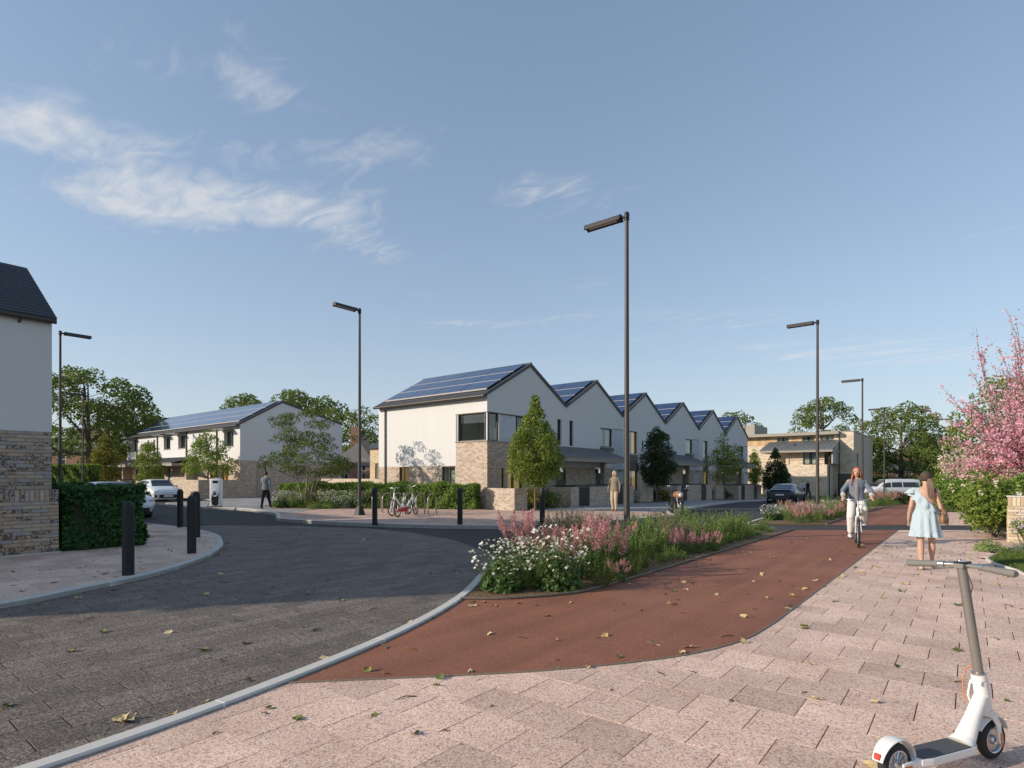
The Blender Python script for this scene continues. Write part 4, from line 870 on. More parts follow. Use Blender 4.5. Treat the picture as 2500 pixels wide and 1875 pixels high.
# ---- brick apartment block at the end of the street
def apartment_block():
    yb_, ym_ = 70.0, 74.0; zg = ground_z(80)
    def X(u, Y): a = (u-CX_PX)/F_PX; dd = Y/(SN*a+CS); return dd*(CS*a-SN)
    def Z(u, v, Y): a = (u-CX_PX)/F_PX; dd = Y/(SN*a+CS); return CAM_H + (HZ_PX-v)/F_PX*dd
    xL, xR = -34.0, X(2084, ym_); zt = Z(2084, 1051, ym_); zc = Z(1880, 1088, ym_)
    t = thing('apartment_block', 'three storey pale brick apartment block with timber top floor at street end', 'building', ((xL+xR)/2, ym_+6, zg))
    top_w = [(X(1898, ym_), X(1925, ym_)), (X(1959, ym_), X(1988, ym_)), (X(2003, ym_), X(2035, ym_))]
    mb = MB(); P = (xL, ym_); d = (1, 0); wall(mb, P, d, xR-xL, zg-0.3, zc, [], 0.2); wall(mb, (X(2036, ym_), ym_), d, xR-X(2036, ym_), zc, zt-0.1)
    wall(mb, (xR, ym_), (0, 1), 16, zg-0.3, zt-0.1, [(2.2, 3.6, 0.9, 4.2), (0.9, 1.3, 3.0, 4.2), (6, 7.2, 1.0, 2.4), (6, 7.2, 4.2, 5.6)], 0.25)
    mb.add([(xL, ym_, zg), (xL, ym_+16, zg), (xL, ym_+16, zt-0.1), (xL, ym_, zt-0.1)], [(3, 2, 1, 0)]); wp(mb, 'brick_wall', M_BRICKF, t)
    tm = MB(); tL = X(2036, ym_)-xL; wall(tm, P, d, tL, zc, zt-0.35, [(a-xL, b-xL, zc+0.1, zt-0.5) for a, b in top_w], 0.15); tw = wp(tm, 'timber_cladding', M_TIMBER, t)
    bd = MB(); bd.box((-0.105, -0.022, zc+0.01), (0.105, 0.0, zt-0.36), 0); bme = bd.mesh('board', M_TIMBER); x = xL + 8
    while x < X(2036, ym_):
        if not any(a-0.12 < x < b+0.12 for a, b in top_w): o = link('board', bme, tw); o.location = Vector((x, ym_-0.002, 0)) - origin_of(tw)
        x += 0.225
    for a, b in top_w: window(t, P, d, a-xL, b-xL, zc+0.1, zt-0.5, 0.12, 0.08, (0.5,), 'curtain', M_CURT)
    rf = MB(); rf.box((xL-0.2, ym_-0.9, zt-0.36), (X(2050, ym_), ym_+16, zt-0.02)); wp(rf, 'roof_slab', M_TAUPE, t)
    r2 = MB(); r2.box((X(2050, ym_)+0.02, ym_-0.05, zt-0.10), (xR+0.05, ym_+16.05, zt)); wp(r2, 'parapet', M_TAUPE, t)
    pb = MB(); pb.box((X(1826, 80), 78, zt-0.02), (X(1853, 80), 84, zt+1.6)); wp(pb, 'plant_box', M_TAUPE, t)
    # projecting bay under a seamed roof
    bx0, bx1 = X(1862, yb_), X(2019, yb_); zb_ = Z(2019, 1134, yb_)
    b = MB(); wall(b, (bx0, yb_), d, bx1-bx0, zg-0.3, zb_, [], 0.2); wall(b, (bx1, yb_), (0, 1), 4, zg-0.3, zb_); b.add([(bx0, yb_, zb_), (bx1, yb_, zb_), (bx1, ym_, zb_), (bx0, ym_, zb_)], [(0, 1, 2, 3)])
    i0, i1 = X(1919, yb_+1), X(2013, yb_+1); wall(b, (i0, yb_+0.9), d, i1-i0, zb_, zb_+1.95, [(X(1956, yb_)-i0, X(1993, yb_)-i0, zb_+0.02, zb_+1.75)], 0.15)
    bay = wp(b, 'bay_wall', M_BRICKF, t)
    window(t, (i0, yb_+0.9), d, X(1956, yb_)-i0, X(1993, yb_)-i0, zb_+0.05, zb_+1.75, 0.10, 0.08, (0.5,), 'curtain', M_CURT)
    zr0, zr1 = Z(1866, 1103, yb_), Z(2052, 1073, ym_)
    seamed_canopy(t, X(1864, yb_)-0.3, X(2030, yb_)+0.2, yb_-0.5, ym_-0.05, zr0+0.1, zr1, 'y')
    sd = MB(); sx = X(2030, yb_)+0.1; sd.add([(sx, yb_+0.2, zb_+0.1), (sx, ym_-0.05, zb_+0.1), (sx, ym_-0.05, zr1-0.08), (sx, yb_+0.2, zr0-0.05), (sx-0.15, yb_+0.2, zb_+0.1), (sx-0.15, ym_-0.05, zb_+0.1), (sx-0.15, ym_-0.05, zr1-0.08), (sx-0.15, yb_+0.2, zr0-0.05)], [(0, 1, 2, 3), (7, 6, 5, 4), (0, 3, 7, 4), (1, 0, 4, 5), (3, 2, 6, 7)]); wp(sd, 'side_screen', M_ZINCL, t)
    ra = MB(); ra.tube([(bx0+3, yb_+0.05, zb_+0.55), (bx1-0.1, yb_+0.05, zb_+0.55), (bx1-0.1, ym_-0.2, zb_+0.55)], 0.025, 6); wp(ra, 'balcony_rail', M_BRONZE, t)
    for (px, py) in ((bx1+0.12, yb_+0.6), (xR-1.4, ym_-0.08)): dp = MB(); dp.tube([(px, py, zt-0.4 if py > 72 else zb_+1.8), (px, py, zg)], 0.06, 8); wp(dp, 'downpipe', M_BRONZE, t)
    en = MB(); en.box((bx1+0.4, ym_-0.03, zg), (bx1+1.9, ym_+0.02, zg+2.5)); wp(en, 'dark_entrance_panel', M_ROOMD, t)  # flat panel on the wall, the darkness of a recess is only its colour
    return t
apartment_block()

# ---- near house at the left edge: rendered wall over individually laid bricks
M_SLATEN = plain('near black slate', (0.026, 0.027, 0.033), 0.6, var=0.3, scale=5, bump=0.3, bscale=60)
def near_house():
    XW_, ye, yn = -15.0, 3.43, -7.24; zb_, ze, zr, xr, xb = 2.52, 4.93, 6.43, -17.35, -23.3
    t = thing('terraced_house', 'near white house with dark slate roof at the left edge', 'house', (XW_-3, -3, 0.06))
    up = MB(); up.add([(XW_, yn, zb_), (XW_, ye, zb_), (XW_, ye, ze), (XW_, yn, ze)], [(0, 1, 2, 3)]); up.add([(XW_, ye, 0), (xb, ye, 0), (xb, ye, 5.5), (xr, ye, zr-0.05), (XW_, ye, ze)], [(0, 1, 2, 3, 4)])
    up.add([(XW_, yn, 0), (XW_, yn, ze), (xr, yn, zr-0.05), (xb, yn, 5.5), (xb, yn, 0)], [(0, 1, 2, 3, 4)]); up.add([(xb, yn, 0), (xb, yn, 5.5), (xb, ye, 5.5), (xb, ye, 0)], [(0, 1, 2, 3)]); wp(up, 'rendered_wall', M_WHITE, t)
    mo = MB(); mo.add([(XW_-0.006, yn, 0), (XW_-0.006, ye-0.006, 0), (XW_-0.006, ye-0.006, zb_), (XW_-0.006, yn, zb_)], [(0, 1, 2, 3)]); w = wp(mo, 'brick_wall', plain('ochre mortar', (0.36, 0.26, 0.165), 0.95, var=0.2, scale=25), t)
    # bricks of the wall that shows above the pier
    bricks(w, XW_, 1.2, ye, 1.18, zb_, flip=False)
    far = MB(); far.add([(XW_+0.003, yn, 0), (XW_+0.003, 1.19, 0), (XW_+0.003, 1.19, zb_), (XW_+0.003, yn, zb_)], [(0, 1, 2, 3)]); wp(far, 'plain_brickwork', M_BRICK, w)
    # roof: ridge along Y
    r = MB(); pr = [(XW_+0.10, ze-0.04), (xr, zr+0.06), (xb-0.2, 5.5)]; th = 0.12
    a = [(x, yn-0.1, z) for x, z in pr] + [(x, yn-0.1, z-th) for x, z in pr[::-1]]; b = [(x, ye+0.06, z) for x, z in pr] + [(x, ye+0.06, z-th) for x, z in pr[::-1]]
    r.add(a + b, [(0, 6, 7, 1), (1, 7, 8, 2), (2, 8, 9, 3), (3, 9, 10, 4), (4, 10, 11, 5), (5, 11, 6, 0), (0, 1, 4, 5), (1, 2, 3, 4), (6, 11, 10, 7), (7, 10, 9, 8)]); ro = wp(r, 'roof', M_SLATEN, t)
    L = math.hypot(xr-pr[0][0], pr[1][1]-pr[0][1]); n = 19; ux, uz = (xr-pr[0][0])/L, (pr[1][1]-pr[0][1])/L
    for i in range(n):
        c = MB(); s0, s1 = L*i/n, L*(i+1)/n + 0.02; p = [(pr[0][0]+ux*s0+uz*0.011, pr[0][1]+uz*s0-ux*0.011), (pr[0][0]+ux*s1+uz*0.004, pr[0][1]+uz*s1-ux*0.004), (pr[0][0]+ux*s0, pr[0][1]+uz*s0)]
        c.add([(x, yn-0.1, z) for x, z in p] + [(x, ye+0.065, z) for x, z in p], [(0, 3, 4, 1), (0, 2, 5, 3), (0, 1, 2), (3, 5, 4)]); wp(c, 'slate_course', M_SLATEN, ro)
    q = MB(); q.box((xb, yn+0.01, 0.1), (XW_-0.02, 0.8, 6.35)); wp(q, 'shadow_block', M_WHITE, t)  # unseen taller block, added so the house shadow reaches across the road
    g = MB(); g.tube([(XW_+0.10, yn, ze-0.11), (XW_+0.10, ye+0.05, ze-0.11)], 0.05, 10); wp(g, 'gutter', M_BRONZE, t)
    for y in (2.9, 1.9, 0.9): b_ = MB(); b_.tube([(XW_+0.12, y, ze-0.15), (XW_+0.01, y, ze-0.22)], 0.022, 6); wp(b_, 'gutter_bracket', M_BRONZE, t)
    return t
def m_onebrick():
    t = NT('fired brick'); rd = t.rand(); p = t.obj(); n = t.noise(t.pos(), 22, 6, 0.65); n2 = t.noise(t.pos(), 9, 4)
    c = t.ramp(rd, [(0.0, (0.37, 0.29, 0.23)), (0.25, (0.47, 0.37, 0.285)), (0.5, (0.36, 0.32, 0.30)), (0.72, (0.44, 0.32, 0.23)), (0.88, (0.33, 0.30, 0.295)), (1.0, (0.54, 0.44, 0.35))], 'CONSTANT')
    c = t.mix(t.ramp(n2, [(0.45, (0, 0, 0)), (0.65, (1, 1, 1))]), c, t.mix(0.5, c, (0.52, 0.45, 0.38)))
    bl = t.math('MULTIPLY', t.n('ShaderNodeSeparateColor', {0: t.ramp(n, [(0.46, (0, 0, 0)), (0.56, (1, 1, 1))])}).outputs[0], t.math('GREATER_THAN', t.math('FRACT', t.math('MULTIPLY', rd, 13.7)), 0.62))
    c = t.mix(t.math('MULTIPLY', bl, 0.85), c, (0.045, 0.036, 0.032))
    return t.fin(t.principled(c, 0.9, 0, t.bump(t.noise(t.pos(), 70, 5), 0.6, 0.006), 0.2))
M_ONE = m_onebrick(); BR_MESH = {}
def one_brick(par, c, size, proud=0.0):
    k = tuple(round(s, 3) for s in size)
    if k not in BR_MESH: mb = MB(); mb.box((-k[0]/2, -k[1]/2, -k[2]/2), (k[0]/2, k[1]/2, k[2]/2), 0, bev=0.006); BR_MESH[k] = mb.mesh('brick', M_ONE)
    o = link('brick', BR_MESH[k], par); o.location = Vector(c) - origin_of(par); return o
def bricks(par, x, ya, yb, z0, z1, bl=0.29, rh=0.0745, flip=False, axis='y', j=0.010):
    """running bond on a face: axis y -> face towards +X at x; axis x -> face towards -Y at y = x"""
    n = int(round((z1-z0)/rh)); rh = (z1-z0)/n; rr = random.Random(5)
    for i in range(n):
        s = yb - (bl*0.5 if (i % 2) ^ flip else bl); e = yb; z = z0 + rh*(i+0.5)
        while e > ya + 0.02:
            a = max(s, ya); pd = rr.uniform(-0.003, 0.003)
            if e - a > 0.03:
                if axis == 'y': one_brick(par, (x - 0.03 + pd, (a+e)/2, z), (0.075, e-a-j, rh-j))
                else: one_brick(par, ((a+e)/2, x + 0.03 + pd, z), (e-a-j, 0.075, rh-j))
            e = s; s -= bl
near_house()
def near_pier():
    # low brick wall end with a soldier course on top, in front of the house
    x1, y0, y1, zt = -14.45, 2.1, 3.42, 1.335
    t = thing('garden_wall', 'brick garden wall with upright top course below the near white house', 'wall', (x1-0.2, (y0+y1)/2, 0.06))
    mb = MB(); mb.box((x1-0.5, y0, -0.02), (x1-0.008, y1-0.008, zt-0.012)); w = wp(mb, 'mortar_core', MATS['ochre mortar'], t)
    bricks(t, x1, y0, y1, 0.08, zt-0.235); n = 17
    for i in range(n): wd = (y1-y0)/n; one_brick(t, (x1-0.03, y0 + wd*(i+0.5), zt-0.118), (0.078, wd-0.010, 0.222))
    tp = MB(); tp.box((x1-0.5, y0, zt-0.011), (x1-0.002, y1-0.004, zt)); wp(tp, 'wall_top', M_ONE, t)
    pl = MB(); pl.box((x1-0.02, y0-1, 0.0), (x1+0.05, y1+0.02, 0.085)); wp(pl, 'base_course', M_KERB, t)
    br = MB(); br.box((x1-0.5, -6, 0.0), (x1-0.1, y0-0.9, zt)); wp(br, 'brick_wall', M_BRICK, t)
    gp_ = MB(); gp_.box((x1-0.06, y0-0.06, 0.0), (x1+0.0, y0-0.005, 1.2)); wp(gp_, 'gate_post', M_BLACK, t)
near_pier()
# ---- houses off to the left whose shade lies over the side street
t = thing('terraced_house', 'row of white houses continuing left behind the near house', 'house', (-36, -4, 0))
mb = MB(); mb.box((-60, -5.2, 0), (-27.7, 2.6, 5.0)); wp(mb, 'rendered_wall', M_WHITE, t)
pitched_roof(t, -60.1, -27.65, -1.3, 6.85, -5.4, 4.9, 2.8, 4.9, M_SLATE, gutter=False)
# ---- pier at the right edge, bricks on the two faces that show
def right_pier():
    px, py = at_depth(2461, 13.9); x0, y0, zt = px, py, 1.10
    t = thing('brick_pier', 'pale brick gate pier at the right edge beside the leafy shrub', 'pier', (x0+0.23, y0+0.23, 0))
    mb = MB(); mb.box((x0+0.008, y0+0.008, -0.02), (x0+0.46, y0+0.46, zt-0.01)); wp(mb, 'mortar_core', plain('pale buff mortar', (0.50, 0.43, 0.33), 0.95, var=0.15, scale=25), t)
    m0 = M_ONE; globals()['M_ONE'] = MATS_PALE; BR_MESH.clear()
    bricks(t, y0, x0, x0+0.46, 0.0, zt-0.22, 0.23, 0.0745, axis='x')
    n = 13
    for i in range(6): wd = 0.46/6; one_brick(t, (x0+wd*(i+0.5), y0+0.03, zt-0.11), (wd-0.01, 0.078, 0.21))
    for i in range(n):
        z = (zt-0.22)*(i+0.5)/n
        for k in range(2): one_brick(t, (x0+0.03, y0+0.08+0.115+0.23*k-0.08*(i % 2), z), (0.075, 0.215, 0.06))
    cp = MB(); cp.box((x0-0.02, y0-0.02, zt-0.005), (x0+0.48, y0+0.48, zt+0.03), bev=0.008); wp(cp, 'coping', M_KERB, t)
    globals()['M_ONE'] = m0; BR_MESH.clear()
def m_palebrick():
    t = NT('pale fired brick'); rd = t.rand(); n = t.noise(t.pos(), 24, 6, 0.6); c = t.ramp(rd, [(0.0, (0.56, 0.45, 0.31)), (0.35, (0.64, 0.54, 0.40)), (0.7, (0.50, 0.38, 0.25)), (1.0, (0.70, 0.60, 0.46))], 'CONSTANT')
    c = t.mix(t.math('MULTIPLY', t.n('ShaderNodeSeparateColor', {0: t.ramp(n, [(0.55, (0, 0, 0)), (0.7, (1, 1, 1))])}).outputs[0], 0.5), c, (0.2, 0.14, 0.1)); return t.fin(t.principled(c, 0.9, 0, t.bump(n, 0.5, 0.006), 0.2))
MATS_PALE = m_palebrick()
right_pier()
# ---- red brick houses in the background
def far_house(label, u0, u1, depth, zwall, zridge, roof_m, wins=3, deep=9.0, hip=True, chimney=True):
    (xa, ya), (xb, yb) = at_depth(u0, depth), at_depth(u1, depth); w = math.hypot(xb-xa, yb-ya); ang = math.atan2(yb-ya, xb-xa); zg = ground_z((ya+yb)/2) - 0.1
    t = thing('brick_house', label, 'house', ((xa+xb)/2, (ya+yb)/2, zg), ang, 'old red brick houses in the background')
    mb = MB(); ops = []; P = (-w/2, 0); nrow = 2; ww = min(1.1, w/(wins*2.0))
    for r in range(nrow):
        for i in range(wins): c = w*(i+0.5)/wins; z = 0.9 + r*(zwall-0.4)/nrow; ops.append((c-ww/2, c+ww/2, z, z+1.4))
    wall(mb, P, (1, 0), w, 0, zwall, ops, 0.12); mb.add([(w/2, 0, 0), (w/2, deep, 0), (w/2, deep, zwall), (w/2, 0, zwall)], [(0, 1, 2, 3)]); mb.add([(-w/2, 0, 0), (-w/2, 0, zwall), (-w/2, deep, zwall), (-w/2, deep, 0)], [(0, 1, 2, 3)]); mb.build('wall', M_BRICKR, t)
    e = 0.4; h = deep/2 if hip else 0; q = MB(); q.add([(-w/2-e, -e, zwall-0.1), (w/2+e, -e, zwall-0.1), (w/2+e, deep+e, zwall-0.1), (-w/2-e, deep+e, zwall-0.1), (-w/2+h*0.7, deep/2, zridge), (w/2-h*0.7, deep/2, zridge)], [(0, 1, 5, 4), (1, 2, 5), (2, 3, 4, 5), (3, 0, 4), (3, 2, 1, 0)]); rf = q.build('roof', roof_m, t)
    ch = MB(); chimney and ch.box((-w*0.3, deep/2-0.5, zridge-1.6), (-w*0.3+0.9, deep/2+0.4, zridge+1.0)); chimney and ch.build('chimney', M_BRICKR, rf)
    bnd = MB(); bnd.box((-w/2-0.05, -0.06, zwall-0.35), (w/2+0.05, -0.004, zwall-0.12)); bnd.build('eaves_band', M_WHITE, t)
    for (a, b, c, d_) in ops:
        f = MB(); 
        for bx in ((a, b, c, c+0.08), (a, b, d_-0.08, d_), (a, a+0.08, c+0.08, d_-0.08), (b-0.08, b, c+0.08, d_-0.08), ((a+b)/2-0.03, (a+b)/2+0.03, c+0.08, d_-0.08), (a+0.08, b-0.08, (c+d_)/2-0.03, (c+d_)/2+0.03)):
            frame_box(f, P, (1, 0), *bx, 0.04, 0.09)
        wn = f.build('window', M_RAIL, t); g = MB(); frame_box(g, P, (1, 0), a, b, c, d_, 0.095, 0.11); g.build('pane', plain('dark window', (0.03, 0.035, 0.04), 0.15, var=0.1), wn)
    return t
M_OLDSLATE = plain('weathered roof tile', (0.17, 0.155, 0.14), 0.8, var=0.2, scale=1.5)
far_house('red brick house with dark hipped roof behind the long second terrace', 818, 905, 66, 3.6, 6.9, M_OLDSLATE, 2, 8)
far_house('dark brick house behind the trees at far left', 60, 240, 74, 5.0, 8.0, M_OLDSLATE, 3, 9, chimney=False)
far_house('red brick house with grey tiled roof beyond the pink blossom', 2262, 2420, 105, 6.6, 10.2, M_OLDSLATE, 4, 10)
far_house('red brick cottage behind the spreading oak', 2150, 2262, 98, 3.6, 5.6, M_OLDSLATE, 4, 7)
# ------------------------------------------------------------------ trees, hedges, shrubs
DENS = 3.2
def sph(n):
    v = rng.normal(0, 1, (n, 3)); return v / np.linalg.norm(v, axis=1, keepdims=True)
def clump_leaves(centres, radii, per, size, flat=0.75, shell=0.75, lmin=0.7, lmax=1.3):
    """leaf points on the shells of many clumps, thinner underneath"""
    P = []; N = []
    for c, r in zip(centres, radii):
        n = max(4, int(DENS * per * (r ** 2))); v = sph(n); v = v[(v[:, 2] > -0.35) | (rng.random(n) < 0.35)]
        k = shell + (1-shell) * rng.random(len(v)); q = v * (r * k)[:, None]; q[:, 2] *= flat
        q *= (1 + 0.22 * np.sin(5*v[:, 0] + c[0]) * np.cos(4*v[:, 1] + c[1]))[:, None]
        P.append(np.asarray(c) + q); N.append(v * 0.8 + np.array([0, 0, 0.45]))
    P = np.concatenate(P); N = np.concatenate(N); return P, N, size * rng.uniform(lmin, lmax, len(P))
def limb_path(a, b, sag=0.12, n=6, rnd=None):
    rnd = rnd or random; a, b = Vector(a), Vector(b); L = (b-a).length; m = [Vector((rnd.uniform(-1, 1), rnd.uniform(-1, 1), rnd.uniform(-0.6, 0.6))) * L*sag for _ in range(2)]
    out = []
    for i in range(n+1):
        t = i/n; p = a.lerp(b, t); w = math.sin(math.pi*t); p = p + (m[0]*(1-t) + m[1]*t) * w; p.z -= 0.12*L*w*(1-t)*0.4; out.append(p)
    return out
def tree(name, label, base, h, crown, leaf_m, bark_m, leaf=0.16, per=60, trunk_r=0.2, group=None, seed=1, n_limbs=9, fork=0.35, leaf_aspect=0.6, flat=0.75, cat='tree', lean=(0, 0), stems=1, seg=7, blossom=None, jitter=0.55):
    """crown = list of (x, y, z, r) clumps relative to the base"""
    rd = random.Random(seed); t = thing(name, label, cat, base, 0, group); mb = MB()
    cl = [Vector(c[:3]) for c in crown]; zmin = min(c.z - 0 for c in cl); zf = max(0.15*h, h*fork)
    if stems == 1:
        top = Vector((lean[0], lean[1], h*0.86)); tp = [Vector((0, 0, -0.05)), Vector((lean[0]*0.15, lean[1]*0.15, zf*0.5)), Vector((lean[0]*0.4, lean[1]*0.4, zf)), Vector((lean[0]*0.7, lean[1]*0.7, (zf+h*0.86)/2)), top]
        mb.tube(tp, [trunk_r*1.25, trunk_r, trunk_r*0.8, trunk_r*0.45, trunk_r*0.12], 10); forks = [tp[2].lerp(tp[3], x) for x in (0, 0.3, 0.6, 0.9)] + [tp[3].lerp(top, 0.4)]
    else:
        forks = []
        for i in range(stems):
            a = 2*math.pi*i/stems + rd.random(); e = Vector((math.cos(a)*h*0.20, math.sin(a)*h*0.20, h*rd.uniform(0.45, 0.62))); p = limb_path((math.cos(a)*0.08, math.sin(a)*0.08, -0.05), e, 0.10, 6, rd)
            mb.tube(p, [trunk_r*(1-0.75*k/6) for k in range(7)], 8); forks += [p[3], p[4], p[5], p[6]]
    order = sorted(range(len(cl)), key=lambda i: rd.random()); mains = order[:n_limbs]; pool = [(f, trunk_r*0.45) for f in forks]
    for i in mains:
        c = cl[i]; f = min(forks, key=lambda q: (q - c).length + abs(q.z - c.z*0.55)*0.6); p = limb_path(f, c, 0.10, 6, rd); r0 = trunk_r*0.42
        mb.tube(p, [r0*(1-0.8*k/6) for k in range(7)], seg); pool += [(p[3], r0*0.5), (p[4], r0*0.4), (p[5], r0*0.3)]
    for i in order[n_limbs:]:
        c = cl[i]; f, r = min(pool, key=lambda q: (q[0] - c).length); mb.tube(limb_path(f, c, 0.10, 4, rd), [r*0.8*(1-0.8*k/4) for k in range(5)], 5)
    mb.build('trunk', bark_m, t)
    P, N, S = clump_leaves([c[:3] for c in crown], [c[3] for c in crown], per, leaf, flat); V, Q = leaf_cards(P, N, S, leaf_aspect, 0.16, jitter)
    o = link('crown', fast_mesh('crown', V, Q, leaf_m), t)
    return t
def crown_oak(h, w, zb, n, rr, seed):
    rd = random.Random(seed); out = []; k = 0
    while len(out) < n and k < 5000:
        k += 1; a = rd.uniform(0, 2*math.pi); u = rd.random(); z = zb + (h-zb)*u**0.8; t = (z-zb)/(h-zb)
        R_ = w/2 * math.sqrt(max(0.02, 1-(1.55*t-0.55)**2 if t > 0.355 else 1-((0.355-t)/0.5)**2)); q = R_ * (0.35 + 0.65*math.sqrt(rd.random())); r = rd.uniform(*rr)
        p = (math.cos(a)*q*0.95, math.sin(a)*q*0.95, z - r*0.4)
        if all((p[0]-o[0])**2 + (p[1]-o[1])**2 + (p[2]-o[2])**2 > (0.62*(r+o[3]))**2 for o in out): out.append((*p, r))
    return out
def crown_profile(prof, n, rr, seed, fill=0.5):
    """prof: list of (z, radius)"""
    rd = random.Random(seed); zs = [p[0] for p in prof]; out = []
    def rad(z):
        for (za, ra), (zb, rb) in zip(prof, prof[1:]):
            if za <= z <= zb: return ra + (rb-ra)*(z-za)/(zb-za)
        return 0.05
    for i in range(n):
        while True:
            z = rd.uniform(zs[0], zs[-1]); R_ = rad(z)
            if rd.random() < R_/max(p[1] for p in prof) + 0.12: break
        a = i*2.39996 + rd.uniform(-0.4, 0.4); r = rd.uniform(*rr) * (0.6 + 0.4*min(1, R_/max(p[1] for p in prof))); q = max(0, R_*rd.uniform(0.80, 1.16) - r*0.75) * (1 if rd.random() > fill else math.sqrt(rd.random()))
        out.append((math.cos(a)*q, math.sin(a)*q, z, r))
    return out
def base_at(u, depth, dz=0.0):
    x, y = at_depth(u, depth); return (x, y, ground_z(y) + dz)
# street trees
tree('street_tree', 'cone-shaped hornbeam on a thin stem beside the corner garden wall', (-15.0, 20.5, 0.09), 4.85, crown_profile([(1.10, 0.5), (1.6, 1.1), (2.2, 1.27), (2.9, 1.06), (3.5, 0.78), (4.1, 0.50), (4.6, 0.26), (5.0, 0.06)], 240, (0.17, 0.35), 3, 0.35), L_HORN, M_BARK, 0.10, 420, 0.05, 'young street trees', 11, 26, 0.24, 0.62, 0.95, jitter=0.7)
tree('street_tree', 'dark oval tree in front of the third gable, right of the tall lamp', base_at(1604, 35.8, 0.09), 4.6, crown_profile([(1.05, 0.5), (1.5, 0.95), (2.4, 1.12), (3.3, 0.98), (4.1, 0.6), (4.6, 0.15)], 150, (0.24, 0.38), 4, 0.35), L_DARK, M_BARK, 0.11, 330, 0.06, 'young street trees', 12, 18, 0.26, 0.6, 0.95, jitter=0.7)
tree('street_tree', 'open-crowned young tree in front of the fifth gable', base_at(1768, 46.5, 0.09), 5.2, crown_profile([(1.5, 0.8), (2.1, 1.55), (3.0, 1.5), (3.8, 1.2), (4.6, 0.8), (5.2, 0.3)], 75, (0.28, 0.46), 5, 0.5), L_HORN, M_BARKL, 0.13, 150, 0.06, 'young street trees', 13, 16, 0.3, 0.6, 0.9, jitter=0.7)
tree('street_tree', 'dark cone-shaped tree behind the dark parked car', base_at(1894, 54, 0.06), 4.9, crown_profile([(0.75, 0.5), (1.2, 1.15), (1.9, 1.3), (2.8, 1.05), (3.8, 0.55), (4.7, 0.12)], 150, (0.26, 0.42), 6, 0.35), L_DARK, M_BARK, 0.12, 300, 0.07, 'young street trees', 14, 18, 0.2, 0.6, 0.95, jitter=0.7)
tree('street_tree', 'lighter green cone-shaped tree against the brick apartment block', base_at(1842, 64, 0.06), 5.4, crown_profile([(1.2, 0.35), (1.7, 0.75), (2.8, 0.85), (4.0, 0.6), (5.2, 0.12)], 90, (0.26, 0.40), 7, 0.35), L_HORN, M_BARK, 0.14, 220, 0.06, 'young street trees', 15, 12, 0.22, 0.6, 0.95, jitter=0.7)
tree('street_tree', 'young light green tree in front of the second terrace, by the charging point', (*at_depth(508, 40.5), 0.09), 4.9, crown_profile([(1.4, 0.8), (1.9, 1.75), (2.6, 1.75), (3.3, 1.35), (4.0, 0.9), (4.8, 0.3)], 95, (0.28, 0.46), 8, 0.5), L_LIME, M_BARKL, 0.13, 170, 0.06, 'young street trees', 16, 16, 0.28, 0.6, 0.85, jitter=0.7)
tree('street_tree', 'rounded dense tree behind the white hatchback', (*at_depth(363, 43, ), 0.09), 4.0, crown_profile([(0.9, 0.5), (1.4, 0.9), (2.3, 1.05), (3.2, 0.9), (3.9, 0.4)], 110, (0.24, 0.38), 9, 0.35), L_HORN, M_BARK, 0.12, 260, 0.06, 'young street trees', 17, 14, 0.24, 0.45, 0.95, jitter=0.7)
tree('street_tree', 'pointed tree left of the second terrace, beside the clipped hedge', (*at_depth(257, 50), 0.0), 5.3, crown_profile([(0.9, 0.4), (1.6, 1.0), (2.8, 1.15), (4.0, 0.75), (5.2, 0.15)], 110, (0.26, 0.42), 10, 0.35), L_OAK2, M_BARK, 0.14, 220, 0.07, 'young street trees', 18, 14, 0.22, 0.6, 0.95, jitter=0.7)
tree('ornamental_tree', 'multi-stemmed tree with layered open crown in the hedge bed', (*at_depth(748, 28.6), 0.1), 4.85, [(math.cos(a)*r*1.0, math.sin(a)*r, z, q) for (a, r, z, q) in [(random.Random(i).uniform(0, 6.28), random.Random(i+50).uniform(0.2, 1.0)**0.6*(2.15 if i % 9 < 5 else 1.5), [2.0, 2.2, 2.75, 2.5, 1.75, 3.5, 4.1, 4.55, 3.1][i % 9] + random.Random(i+99).uniform(-0.2, 0.2), random.Random(i+7).uniform(0.30, 0.46)) for i in range(88)]], L_ACER, M_BARKL, 0.10, 300, 0.055, None, 19, 26, 0.3, 0.5, 0.55, stems=5, jitter=0.6)
# big trees beyond
def oak(label, u, depth, ztop, w, seed, leaf_m=L_OAK, n=46, zb=0.3, per=42, leaf=0.34, group='tall broadleaf trees beyond the houses', name='broadleaf_tree'):
    b = base_at(u, depth, -0.1); h = ztop - b[2]
    return tree(name, label, b, h, crown_oak(h, w, h*zb, n, (0.75, 1.45), seed), leaf_m, M_BARK, leaf, per, 0.42 if w > 8 else 0.28, group, seed, 12, 0.22, 0.62, 0.72)
oak('tall spreading tree behind the left street lamp', 215, 58, 12.4, 14.0, 21, n=78, zb=0.30, per=52, leaf=0.30)
oak('olive leaved tree overlapping the second terrace roof at its left end', 325, 62, 9.6, 8.6, 22, L_OAK2, 52, 0.08, 60, 0.26)
oak('round-topped tree above the middle of the second terrace roof', 597, 78, 12.8, 8.0, 23, n=40)
oak('broad tree above the gable of the second terrace', 720, 80, 13.6, 11.0, 24, n=56)
oak('lower tree right of the second terrace gable', 800, 76, 12.0, 7.0, 25, n=34)
oak('round tree behind the red brick house, left of the end house', 880, 72, 10.4, 5.4, 26, n=34, zb=0.3, leaf=0.28)
oak('tree crown showing above the last gable', 1800, 95, 12.6, 7.6, 27, n=36)
oak('wide tree behind the brick apartment block', 2010, 100, 15.2, 12.0, 28, n=66)
